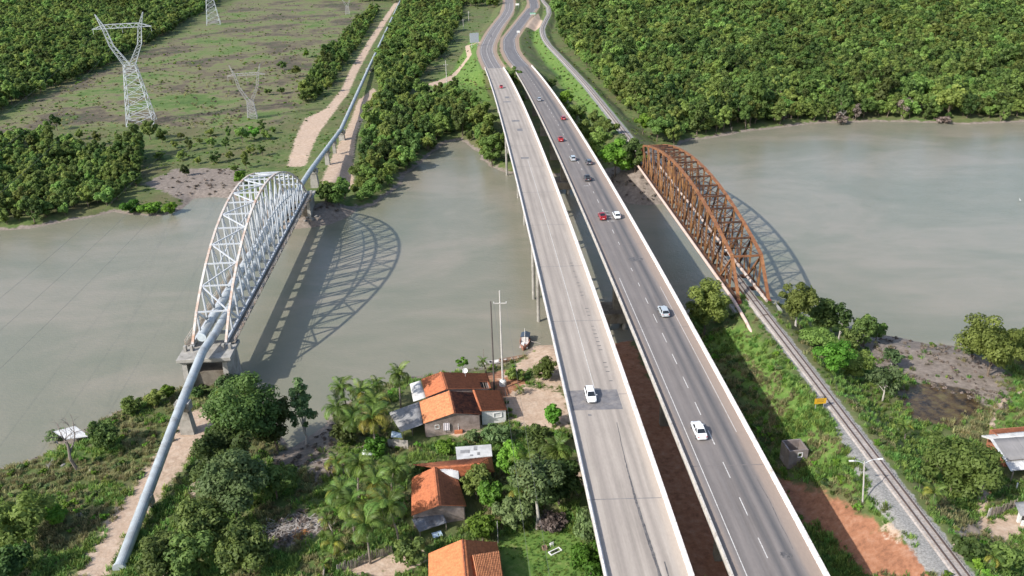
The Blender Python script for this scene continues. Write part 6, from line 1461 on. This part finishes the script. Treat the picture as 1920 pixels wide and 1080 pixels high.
lp_ = at(1618, 944); lamp = pole('street_lamp', lp_, 7.6, .14, .08, M_PCON, 'leaning street lamp with two arms on the grassy slope left of the track', cat='street lamp', lean=(-.85, .1))
for s_, dx, dz in ((-1, -1.6, .55), (1, 2.0, .75)):
    b = MB(); b.tube([(-.85, .1, 7.2), (-.85 + dx * .5, .1, 7.2 + dz * .8), (-.85 + dx, .1, 7.2 + dz)], .045, 6); b.build('arm', M_GALV, lamp)
    b = MB(); b.box((-.85 + dx + s_ * .3, .1, 7.2 + dz), (.75, .28, .14)); b.build('lamp_head', M_WPLAST, lamp, bevel=.03)
# overhead cables
for x in (-1.2, 1.1):
    wire((pA + Vector((x, 0, 18.6)), Vector((3.5 + x, 62, 17.0))), .018, 'thin cable from the white cross arm pole running over the lawn', 'cables over the lawn', 1.2)
wire((at(1022, 826) + Vector((0, 0, 3.5)), at(1083, 968) + Vector((0, 0, 4.2))), .05, 'thick grey cable sagging through the trees beside the pale bridge', None, 1.6, cat='cable')
# yellow notice board beside the track
sb = at(1536, 768); sg = empty('notice_board', tuple(sb), R(4), 'small yellow notice board with dark lettering on the grassy slope left of the track', 'sign')
M_YEL = mat_plain('yellow_enamel', (.62, .34, .02), .5, .08, 1.5); M_BLK = mat_plain('black_paint', (.03, .03, .03), .6)
b = MB(); b.box((0, 0, 1.75), (2.1, .05, 1.1)); b.build('board', M_YEL, sg); b = MB(); b.box((0, 0.002, 2.47), (1.7, .045, .30)); b.build('header', M_BLK, sg)
for x in (-.7, .7): b = MB(); b.tube([(x, .09, -.4), (x, .09, 2.45)], .05, 6); b.build('post', M_GALVD, sg)
rg_ = np.random.default_rng(5)
for name_, mat_, rows in (('lettering', M_BLK, ((1.98, .15, -.55, .55), (1.63, .15, -.62, .62))), ('lettering', M_WPLAST, ((2.47, .17, -.72, .55),))):
    b = MB()                                                       # worn lettering, no longer legible: uneven strokes
    for z, h, x0, x1 in rows:
        x = x0
        while x < x1:
            w = .07 + .05 * rg_.random(); b.box((x, -.03, z), (w * .5, .012, h)); b.box((x + w * .3, -.03, z + h * (.4 if rg_.random() < .5 else -.4)), (w * .8, .012, .03)); x += w + .06
    b.build(name_, mat_, sg)
def road_sign(px, py, w, h, H, mat, label, yaw=0.0):
    p = at(px, py, 4.5); r = empty('road_sign', tuple(p), yaw, label, 'sign'); b = MB(); b.box((0, 0, H), (w, .06, h)); b.build('panel', mat, r)
    for x in (-w * .35, w * .35): b = MB(); b.tube([(x, .08, -.4), (x, .08, H + h * .4)], .06, 6); b.build('post', M_GALV, r)
M_GRN = mat_plain('green_sign', (.10, .33, .20), .5, .08)
road_sign(970, 14, 3.6, 1.8, 3.0, M_WPLAST, 'white road sign between the two far roads'); road_sign(972, 66, 2.4, 1.5, 2.6, M_WPLAST, 'small white sign on the verge right of the far road')
p_ = at(999, 32, 4.5); road_sign(999, 32, 5.2, 1.6, 3.0, M_GRN, 'wide green and white sign above the red clearing'); 
b = MB(); b.box((0, -.05, 2.6), (5.0, .03, .5)); o = b.build('white_strip', M_WPLAST); o.parent = [x for x in COL.objects if x.name.startswith('road_sign')][-1]
p = at(890, 88, 4.5); bb = empty('billboard_frame', tuple(p), R(20), 'grey lattice back of a big roadside board left of the far road', 'billboard')
b = MB(); b.box((0, -.1, 6.2), (6.5, .1, 6.5)); b.build('panel', mat_plain('board_back', (.42, .44, .46), .7, .1), bb)
b = MB()
for k in range(6): b.bar((-3.2 + k * 1.28, .1, 3), (-3.2 + k * 1.28, .1, 9.4), .14); b.bar((-3.2, .16, 3 + k * 1.28), (3.2, .16, 3 + k * 1.28), .12)
b.build('lattice', M_GALV, bb)
for x in (-2, 2): b = MB(); b.tube([(x, .2, -.5), (x, .2, 8)], .14, 8); b.build('post', M_GALV, bb)

# ------------------------------------------------------------------ vehicles
def paint(name, c, rough=.25, metallic=0.0):
    m, nt, b = mat_new(name); b.inputs['Base Color'].default_value = c + (1,); b.inputs['Roughness'].default_value = rough; b.inputs['Metallic'].default_value = metallic; b.inputs['Coat Weight'].default_value = .6; b.inputs['Coat Roughness'].default_value = .08; return m
M_GLASS = mat_plain('tinted_glass', (.018, .022, .026), .08, .05, 1.0, spec=.6); M_TYRE = mat_plain('tyre_rubber', (.022, .022, .022), .9, .1); M_RIM = mat_plain('wheel_rim', (.45, .45, .46), .35, .05, metallic=.7)
M_HEAD = mat_plain('headlamp_lens', (.62, .64, .66), .1, .03); M_TAIL = mat_plain('tail_lamp_lens', (.33, .015, .012), .2, .05); M_TRIM = mat_plain('black_trim', (.025, .025, .027), .6)
def car(kind, mat, label, p, heading, slope_, L=4.1, W=1.72, H=1.47):
    r = empty('pickup_truck' if kind == 'pickup' else 'car', p, heading, label, 'pickup' if kind == 'pickup' else 'car', 'cars driving over the highway bridges')
    r.rotation_mode = 'XYZ'; r.rotation_euler = (slope_, 0, heading)
    w = W / 2; f, k = L / 2, -L / 2; b = MB()
    # lower body: stations along y (front +)
    dk = dict(sedan=.98, hatch=1.0, pickup=1.02)[kind]
    st = [(k, .62, .36, .80), (k + .12, .9, .26, .90), (k + .5, .98, .22, dk), (-.9, 1.0, .22, .98), (.6, 1.0, .22, .96), (f - 1.0, .99, .22, .93), (f - .4, .95, .24, .84), (f - .1, .82, .30, .72), (f, .55, .38, .62)]
    ring = lambda y, s_, z0, z1: [(-w * s_ * .92, y, z0), (-w * s_, y, z0 + (z1 - z0) * .35), (-w * s_ * .985, y, z0 + (z1 - z0) * .75), (-w * s_ * .86, y, z1), (w * s_ * .86, y, z1), (w * s_ * .985, y, z0 + (z1 - z0) * .75), (w * s_, y, z0 + (z1 - z0) * .35), (w * s_ * .92, y, z0)]
    b.loft([ring(*s_) for s_ in st]); bo = b.build('body', mat, r, smooth=False, bevel=.03)
    # cabin
    if kind == 'sedan': yb0, yb1, yt0, yt1 = k + .75, f - 1.05, k + 1.35, f - 1.85
    elif kind == 'hatch': yb0, yb1, yt0, yt1 = k + .15, f - .95, k + .55, f - 1.75
    else: yb0, yb1, yt0, yt1 = -.55, f - 1.15, -.25, f - 1.85
    zb, zt = .93, H; wb, wt = w * .88, w * .70
    B = [(-wb, yb0, zb), (wb, yb0, zb), (wb, yb1, zb - .02), (-wb, yb1, zb - .02)]; T = [(-wt, yt0, zt - .04), (wt, yt0, zt - .04), (wt, yt1, zt), (-wt, yt1, zt)]
    b = MB(); b.loft([B, T]); b.build('cabin', mat, r, bevel=.05)
    def pane(name, q, e=.012):
        q = [Vector(v) for v in q]; c = sum(q, Vector()) / 4; n = (q[1] - q[0]).cross(q[3] - q[0]).normalized(); n = n if n.dot(c - Vector((0, (yb0 + yb1) / 2, 1.0))) > 0 else -n
        o = [c + (v - c) * Vector((.88, .88, .86)) + n * e for v in q]; i = [v - n * .03 for v in o]
        b = MB(); b.add(o + i, [(0, 1, 2, 3), (7, 6, 5, 4), (0, 4, 5, 1), (1, 5, 6, 2), (2, 6, 7, 3), (3, 7, 4, 0)]); b.build(name, M_GLASS, r)
    pane('windscreen', [B[3], B[2], T[2], T[3]]); pane('rear_window', [B[0], B[1], T[1], T[0]])
    for i, j in ((0, 3), (1, 2)):
        ym = (yb0 + yb1) / 2 - .1; lp = lambda a, c, y: Vector(a).lerp(Vector(c), (y - a[1]) / (c[1] - a[1])); mb, mt = lp(B[i], B[j], ym), lp(T[i], T[j], ym)
        pane('side_window', [B[i], mb - Vector((0, .04, 0)), mt - Vector((0, .04, 0)), T[i]]); pane('side_window', [mb + Vector((0, .04, 0)), B[j], T[j], mt + Vector((0, .04, 0))])
    if kind == 'pickup':
        b = MB(); y0, y1 = k + .1, -.62
        b.box((0, (y0 + y1) / 2, 1.05), (W * .74, y1 - y0 - .1, .03)); b.build('load_bed', M_TRIM, r)
        b = MB()
        for x in (-w * .86, w * .86): b.box((x, (y0 + y1) / 2, 1.17), (.09, y1 - y0, .3))
        b.box((0, y0, 1.17), (W * .88, .08, .3)); b.build('bed_side', mat, r, bevel=.02)
    for sx in (-1, 1):
        for y in (k + .78, f - .82):
            b = MB(); b.tube([(sx * (w - .19), y, .31), (sx * (w + .012), y, .31)], .31, 16); wo = b.build('wheel', M_TYRE, r); b = MB(); b.tube([(sx * (w - .1), y, .31), (sx * (w + .022), y, .31)], .19, 12); b.build('rim', M_RIM, wo)
        b = MB(); b.box((sx * w * .62, f - .13, .66), (.36, .2, .14), sx * -.35); b.build('headlight', M_HEAD, r, bevel=.03)
        b = MB(); b.box((sx * w * .70, k + .07, .78), (.26, .1, .18)); b.build('tail_light', M_TAIL, r, bevel=.02)
        b = MB(); b.box((sx * (w + .08), yb1 - .35, 1.0), (.16, .1, .12)); b.build('wing_mirror', mat, r, bevel=.02)
    b = MB(); b.box((0, f - .04, .40), (W * .62, .08, .14)); b.build('grille', M_TRIM, r); b = MB(); b.box((0, k + .005, .62), (.5, .02, .12)); b.build('number_plate', M_WPLAST, r)
    return r
P_WHITE = paint('white_car_paint', (.80, .80, .79)); P_SILV = paint('silver_car_paint', (.42, .45, .48), .3, .4); P_RED = paint('red_car_paint', (.42, .018, .025)); P_RED2 = paint('dull_red_paint', (.33, .02, .03)); P_DARK = paint('dark_grey_paint', (.055, .06, .07), .3, .2); P_GREY = paint('slate_paint', (.10, .11, .125), .3, .3); P_PALE = paint('pale_silver_paint', (.55, .59, .60), .3, .3)
def on_deck(px, py, xf, zf):
    z = 15.0
    for _ in range(20): p = un(px, py, z); z = .5 * z + .5 * zf(p[1])
    return p
def drive(px, py, deck, kind, mat, label, **k):
    xf, zf = (lb_x, lb_z) if deck == 'L' else (rb_x, rb_z); p = on_deck(px, py, xf, zf); y = p[1]
    dx, dz = xf(y + 1) - xf(y), zf(y + 1) - zf(y); hd = math.atan2(-dx, 1); sl = math.atan(dz)
    if deck == 'L': hd += math.pi; sl = -sl
    car(kind, mat, label, (p[0], p[1], zf(y) + .015), hd, sl, **k)
drive(1107, 745, 'L', 'hatch', P_WHITE, 'white car on the dark patch of the pale bridge coming towards us', L=4.2)
drive(940, 165, 'L', 'hatch', P_RED, 'red car far along the pale bridge')
drive(1310, 812, 'R', 'sedan', P_WHITE, 'nearest white car on the dark bridge seen from behind', L=4.4)
drive(1244, 588, 'R', 'hatch', P_PALE, 'silver car alone in the right lane of the dark bridge')
drive(1156, 407, 'R', 'hatch', P_WHITE, 'white car beside the red pickup on the dark bridge', W=1.75)
drive(1129, 409, 'R', 'pickup', P_RED2, 'red pickup beside a white car on the dark bridge', L=4.4)
drive(1101, 337, 'R', 'pickup', P_DARK, 'dark pickup behind the pair of grey cars on the dark bridge', L=4.5)
drive(1104, 307, 'R', 'hatch', P_GREY, 'slate grey car in the right lane ahead of the dark pickup')
drive(1074, 300, 'R', 'hatch', P_PALE, 'pale silver car in the left lane ahead of the dark pickup')
drive(1051, 264, 'R', 'pickup', P_RED, 'red pickup in the left lane ahead of the pale silver car')
drive(1056, 224, 'R', 'hatch', P_RED2, 'small dark red car in the right lane near the far parapet')
drive(1011, 189, 'R', 'hatch', P_SILV, 'silver car farthest along the dark bridge')

# motorcycle with its rider on the far road
mp_ = at(921, 70, 5.5); mp_.z += .1; mc = empty('motorcycle', tuple(mp_), math.pi - .1, 'dark motorcycle on the far road left of the grass strip', 'motorcycle')
for y in (-.62, .62):
    b = MB(); b.tube([(-.06, y, .31), (.06, y, .31)], .31, 16); b.build('wheel', M_TYRE, mc)
b = MB(); b.tube([(0, -.6, .4), (0, -.2, .62), (0, .3, .72), (0, .5, .9)], [.09, .16, .17, .06], 8); b.build('frame', M_TRIM, mc); b = MB(); b.tube([(0, .62, .31), (0, .45, 1.0)], .04, 6); b.bar((-.36, .42, 1.02), (.36, .42, 1.02), .04); b.build('handlebar', M_GALVD, mc)
b = MB(); b.box((0, -.35, .78), (.26, .65, .1)); b.build('seat', M_TRIM, mc, bevel=.03)
rd = bpy.data.meshes.new('body'); V = [(0, -.22, .9), (0, -.16, 1.2), (0, -.10, 1.42), (0, -.07, 1.55), (0, -.03, 1.68), (-.22, -.1, 1.4), (-.3, .12, 1.2), (-.3, .38, 1.06), (.22, -.1, 1.4), (.3, .12, 1.2), (.3, .38, 1.06), (-.16, .16, .84), (-.19, .02, .40), (-.19, .16, .34), (.16, .16, .84), (.19, .02, .40), (.19, .16, .34)]
E_ = [(0, 1), (1, 2), (2, 3), (3, 4), (2, 5), (5, 6), (6, 7), (2, 8), (8, 9), (9, 10), (0, 11), (11, 12), (12, 13), (0, 14), (14, 15), (15, 16)]; rd.from_pydata(V, E_, []); rd.materials.append(mat_plain('rider_clothes', (.07, .075, .10), .9))
ro = link(bpy.data.objects.new('person', rd)); ro.location = mp_; ro.rotation_euler = (0, 0, math.pi - .1); sk = ro.modifiers.new('skin', 'SKIN'); rr = [.16, .15, .15, .06, .11, .065, .05, .04, .065, .05, .04, .10, .065, .05, .10, .065, .05]
for v, q in zip(rd.skin_vertices[0].data, rr): v.radius = (q, q)
rd.skin_vertices[0].data[0].use_root = True; ro.modifiers.new('sub', 'SUBSURF').levels = 1; tag(ro, 'rider in dark clothes sitting on the motorcycle on the far road', 'person')
b = MB(); b.lathe([(.01, -.13), (.12, -.06), (.145, .04), (.10, .13), (.01, .16)], (0, -.02, 1.72), 12); b.build('helmet', M_TRIM, ro)

# ------------------------------------------------------------------ boats
def hull(b, L, W, H, sheer=.25, n=11, t=.06):
    rings = []
    for inner in (0, 1):
        rr_ = []
        for i in range(n):
            f = i / (n - 1); s_ = math.sin(math.pi * min(1, max(.04, .06 + .94 * f))) ** .55 if f > .5 else (.72 + .28 * math.sin(math.pi * f)); w = W / 2 * s_ * (1 - inner * .12); zb = .02 + .32 * H * max(0, f - .7) * 2 + inner * t * 1.5; zt = H + sheer * (2 * f - 1) ** 2; y = -L / 2 + L * f * (1 - inner * .0)
            rr_.append([(-w, y, zt), (-w * .92, y, zb + (zt - zb) * .45), (-w * .5, y, zb), (w * .5, y, zb), (w * .92, y, zb + (zt - zb) * .45), (w, y, zt)])
        rings.append(rr_)
    for rr_, fl in zip(rings, (0, 1)):
        n0 = len(b.f); b.loft(rr_, close=False, caps=False)
    for side in (0, 5):
        b.loft([[rings[0][i][side], rings[1][i][side]] for i in range(n)], close=False, caps=False)
    b.add(rings[0][0] + rings[1][0], [(0, 1, 2, 3, 4, 5)]); return b
M_BOATW = mat_plain('painted_planks', (.55, .53, .51), .7, .15, 2, dirt=(.25, .2, .17), dirt_amt=.4, world_space=False); M_BOATB = mat_plain('oiled_planks', (.30, .20, .14), .8, .25, 2, world_space=False); M_BOATR = mat_plain('red_brown_planks', (.30, .12, .075), .75, .25, 2, dirt=(.5, .42, .36), dirt_amt=.35, world_space=False)
fb = empty('fishing_boat', tuple(un(984, 646, 0) + np.array([0, 0, -.12])), R(172), 'wooden fishing boat with a dark cabin roof moored near the pale bridge', 'boat')
hull(MB(), 1, 1, 1); b = MB(); hull(b, 6.4, 2.3, 1.1, .35); b.build('hull', M_BOATR, fb); b = MB(); b.box((0, .3, .62), (1.9, 4.6, .05)); b.build('deck', M_BOATW, fb)
b = MB(); b.box((0, -1.5, 1.2), (1.6, 2.0, 1.1)); b.build('cabin', M_BOATW, fb, bevel=.04); b = MB(); b.loft([[(-1.05, y, 1.78), (0, y, 2.12), (1.05, y, 1.78), (1.0, y, 1.72), (0, y, 2.04), (-1.0, y, 1.72)] for y in (-2.9, -.4)]); b.build('cabin_roof', mat_plain('dark_tarp', (.05, .07, .10), .7, .2), fb)
b = MB(); b.tube([(0, -.3, .6), (0, -.3, 4.2)], [.07, .04], 7); b.build('mast', M_WPLAST, fb); b = MB(); b.box((.3, 1.2, .85), (.7, .8, .45)); b.build('fish_box', M_WPLAST, fb, bevel=.03); b = MB(); b.box((-.45, 1.9, .8), (.5, .6, .35)); b.build('fish_box', M_TILE, fb, bevel=.03)
b = MB(); b.tube([tuple(un(996, 640, .6)), tuple(at(1014, 646) + Vector((0, 0, .25)))], .07, 6); tag(b.build('gang_plank', M_PLANK), 'pale pole reaching from the fishing boat to the shore', 'plank')
c1 = empty('canoe', tuple(un(930, 681, 0) + np.array([0, 0, -.1])), R(-78), 'white canoe with gear aboard beside the white cross arm pole', 'boat'); b = MB(); hull(b, 5.2, 1.25, .62, .2); b.build('hull', M_BOATW, c1)
for y, m_, s_ in ((-1.2, M_TRIM, (.6, .5, .45)), (.3, M_WPLAST, (.7, .6, .5)), (1.3, M_ZINC, (.55, .7, .4))): b = MB(); b.box((0, y, .5), s_); b.build('cargo', m_, c1, bevel=.05)
c2 = empty('canoe', tuple(un(962, 675, .15)), R(-72), 'long brown plank canoe drawn up on the sand right of the white canoe', 'boat'); b = MB(); hull(b, 6.2, 1.2, .55, .25); b.build('hull', M_BOATB, c2)
for y in (-1.6, -.2, 1.2): b = MB(); b.box((0, y, .42), (1.0, .22, .05)); b.build('thwart', M_PLANK, c2)

# ------------------------------------------------------------------ small things on the ground
fp = at(1041, 1035); wf = empty('planter_box', tuple(fp), R(32), 'white rectangular planter edging lying on the lawn', 'planter')
for x, y, sx, sy in ((0, -.36, 2.0, .16), (0, .36, 2.0, .16), (-.92, 0, .16, .56), (.92, 0, .16, .56)): b = MB(); b.box((x, y, .12), (sx, sy, .14)); b.build('plank', M_WPLAST, wf)
b = MB()
for i in range(14): a = RNG.random(2); b.box((-.7 + 1.4 * a[0], -.22 + .44 * a[1], .1), (.25, .05, .05), a[0] * 6)
tag(b.build('litter', M_DARK, wf), kind='stuff')
ch = empty('plastic_chair', tuple(at(1034, 1024)), R(200), 'white plastic chair next to the white planter edging on the lawn', 'chair'); b = MB(); b.box((0, 0, .43), (.5, .48, .05)); b.build('seat', M_WPLAST, ch, bevel=.02); b = MB(); b.box((0, .24, .72), (.5, .05, .5)); b.build('backrest', M_WPLAST, ch, bevel=.02)
for x in (-.21, .21):
    for y in (-.2, .2): b = MB(); b.box((x, y, .21), (.05, .05, .42)); b.build('leg', M_WPLAST, ch)
ct = empty('wooden_crate', tuple(at(1021, 1030)), R(15), 'small brown crate left of the white chair on the lawn', 'crate')
for k in range(3):
    for s_ in (-1, 1): b = MB(); b.box((0, s_ * .3, .12 + k * .19), (.66, .03, .14)); b.build('slat', M_BOATB, ct); b = MB(); b.box((s_ * .32, 0, .12 + k * .19), (.03, .57, .14)); b.build('slat', M_BOATB, ct)
b = MB(); b.tube([tuple(at(567, 871) + Vector((0, 0, .12))), tuple(at(617, 862) + Vector((0, 0, .18)))], [.1, .07], 7); tag(b.build('fallen_pole', M_PLANK), 'pale pole lying on the mud by the small yellow palm', 'pole')
b = MB(); b.tube([tuple(at(668, 842) + Vector((0, 0, .2))), tuple(at(695, 838) + Vector((0, 0, .5)))], .14, 7); tag(b.build('fallen_log', M_WOOD), 'brown log lying under the palms by the plank screen', 'log')
hp = at(548, 992); rg_ = np.random.default_rng(12); b = MB()
for i in range(260):
    a = rg_.normal(size=2) * np.array([2.6, 1.2]); d = rg_.random() * 3.14; l = .4 + 1.3 * rg_.random(); z = .1 + .35 * rg_.random()
    b.bar((a[0] - math.cos(d) * l / 2, a[1] - math.sin(d) * l / 2, z * .6), (a[0] + math.cos(d) * l / 2, a[1] + math.sin(d) * l / 2, z), .06, .04)
o = b.build('brushwood_heap', M_PLANK); o.location = hp; tag(o, 'heap of bleached brushwood on the bare ground left of the young palm', 'brushwood', kind='stuff')
hp = at(565, 1005); b = MB()
for i in range(60): a = rg_.normal(size=2) * .6; d = rg_.random() * 3.14; b.bar((a[0] - .5 * math.cos(d), a[1] - .5 * math.sin(d), .1), (a[0] + .5 * math.cos(d), a[1] + .5 * math.sin(d), .3), .05, .12)
o = b.build('frond_litter', mat_plain('dead_frond', (.36, .17, .06), .9, .25)); o.location = hp; tag(o, 'rusty orange heap of dead fronds beside the brushwood', 'dead fronds', kind='stuff')
M_ROCK = mat_plain('rock', (.26, .245, .225), .95, .25, 1.5, dirt=(.12, .11, .10), dirt_amt=.4, bmp=.5, world_space=False)
def rock_mesh(seed):
    bm = bmesh.new(); bmesh.ops.create_icosphere(bm, subdivisions=2, radius=1); rg = np.random.default_rng(seed); ns = rg.normal(size=(6, 3))
    for v in bm.verts:
        k = 1 + .22 * math.sin(v.co.x * 3 + ns[0, 0]) * math.sin(v.co.y * 2.6 + ns[1, 1]) + .12 * math.sin(v.co.z * 5 + ns[2, 2]); v.co *= k; v.co.z *= .7
    me = bpy.data.meshes.new('boulder'); bm.to_mesh(me); bm.free(); me.materials.append(M_ROCK); return me
ROCKS = [rock_mesh(i) for i in range(3)]
for i, (px, py, s_) in enumerate([(568, 402, 1.1), (576, 408, .8), (560, 408, .7), (585, 412, .9), (552, 400, .8), (592, 406, .7), (572, 414, .6), (565, 396, .6), (548, 408, .5), (580, 400, .6), (600, 410, .6), (556, 412, .5)]):
    p = at(px, py, .8); o = inst('boulder', ROCKS[i % 3], None, (p.x, p.y, p.z + .1 * s_), (0, 0, i * 1.3), (s_, s_ * .8, s_ * .8)); tag(o, 'grey boulder on the bank at the far foot of the silver truss', 'rock', 'boulders at the far foot of the silver truss')
for i, (px, py, s_, lab) in enumerate([(152, 965, .9, 'pale flat stone on the grass left of the sandy track'), (118, 872, .5, 'small stone at the foot of the dead tree'), (170, 882, .8, 'grey stone slab beside the dead tree foot')]):
    p = at(px, py); o = inst('boulder', ROCKS[i % 3], None, tuple(p), (0, 0, i), (s_, s_ * .6, s_ * .4)); tag(o, lab, 'rock')
# white egret on the water
bp = un(1912, 378, 0); bd = empty('egret', tuple(bp), R(30), 'white bird on the open water at the right', 'bird'); b = MB(); b.tube([(0, -.32, .42), (0, -.1, .5), (0, .14, .56), (0, .2, .75), (0, .17, .95), (0, .26, 1.02), (0, .42, .99)], [.03, .12, .09, .04, .03, .045, .008], 8); b.build('body', M_WPLAST, bd, smooth=True)
for x in (-.04, .04): b = MB(); b.tube([(x, 0, -.2), (x, 0, .42)], .012, 5); b.build('leg', M_TRIM, bd)

# ------------------------------------------------------------------ low growth (last: it keeps clear of what was built)
def strew_all():
    P_ = strew_points(74000, 560, 1240, 51); P_ = P_[clear_of_built(P_)]
    x, y = P_[:, 0], P_[:, 1]; cv = {k: cover(k, x, y) for k in FIELDS}; rg = np.random.default_rng(52); u = rg.random(len(P_)); nz = vnoise(x, y, 5, 61); nz2 = vnoise(x, y, 12, 62)
    bare = np.maximum.reduce([cv['sand'], cv['red'], cv['path'], cv['mud'] * .9, cv['gravel'], cv['wet']])
    okb = (u > np.clip(np.where(x > 62, bare * 1.5 - .45, bare * 1.9 - .35), 0, 1.1))
    for pl in HOUSE_CLEAR: okb &= ~inside(x, y, pl)
    lush = cv['lush'] > .5; lawn = inside(x, y, gpoly([(935, 1005), (1000, 990), (1085, 1000), (1105, 1090), (940, 1095)]))
    dry = (nz + .5 * nz2 > np.where(x < -25, -.12, .22))
    a = okb & ~dry & (rg.random(len(P_)) < np.where(lush, .95, .62)); tag(gn_scatter('green_grass', P_[a], np.where(lawn[a], .35, 1) * (.55 + .7 * rg.random(a.sum())), TUFT_L, seed=1), kind='stuff')
    a = okb & dry & ~lawn & (rg.random(len(P_)) < .6); tag(gn_scatter('dry_grass', P_[a], .5 + .7 * rg.random(a.sum()), TUFT_D, seed=2), kind='stuff')
    a = okb & ~lawn & (nz2 + .6 * nz > .05) & (rg.random(len(P_)) < np.where(lush, .07, np.where(x > 64, .05, np.where(x < -25, .09, .15)))); gn_scatter('low_shrubs', P_[a], .5 + .8 * rg.random(a.sum()), LOW, seed=3)
    a = (cv['mud'] > .45) & (rg.random(len(P_)) < .22) & (P_[:, 2] > .45); gn_scatter('dry_twigs', P_[a], .4 + .7 * rg.random(a.sum()), TWIG, seed=4)
    # far bank
    P_ = strew_points(50000, 6, 440, 53); P_ = P_[clear_of_built(P_) & (P_[:, 1] > 205)]
    x, y = P_[:, 0], P_[:, 1]; cv = {k: cover(k, x, y) for k in FIELDS}; nz = vnoise(x, y, 16, 63) + .5 * vnoise(x, y, 6, 64)
    bare = np.maximum.reduce([cv['sand'], cv['red'], cv['path'], cv['gravel'], cv['mud']]); u = rg.random(len(P_))
    ok = (u > bare * 1.15); inforest = np.zeros(len(P_), bool)
    for pl in (POLY_RIGHT, POLY_LEFT, POLY_MID, POLY_LB): inforest |= inside(x, y, pl)
    LAWNX = 0
    a = ok & ~inforest & (rg.random(len(P_)) < np.where(cv['lush'] > .5, .8, np.where(nz > .12, .6, .16))); gn_scatter('field_scrub', P_[a], (.25 + .55 * rg.random(a.sum()) ** 1.8) * np.clip(P_[a, 1] / 420, .7, 1.3), LOWFAR, seed=5)
    a = ok & ~inforest & (cv['scrub'] > .4) & (vnoise(x, y, 24, 66) + .6 * vnoise(x, y, 7, 67) > .2) & (rg.random(len(P_)) < .5); gn_scatter('dry_field_scrub', P_[a], .8 + .9 * rg.random(a.sum()), TWIG + TUFT_D, seed=7)
    a = (cv['mud'] > .5) & (u < .12) & (P_[:, 2] > .4); gn_scatter('shore_twigs', P_[a], .7 + .8 * rg.random(a.sum()), TWIG, seed=6)
strew_all()
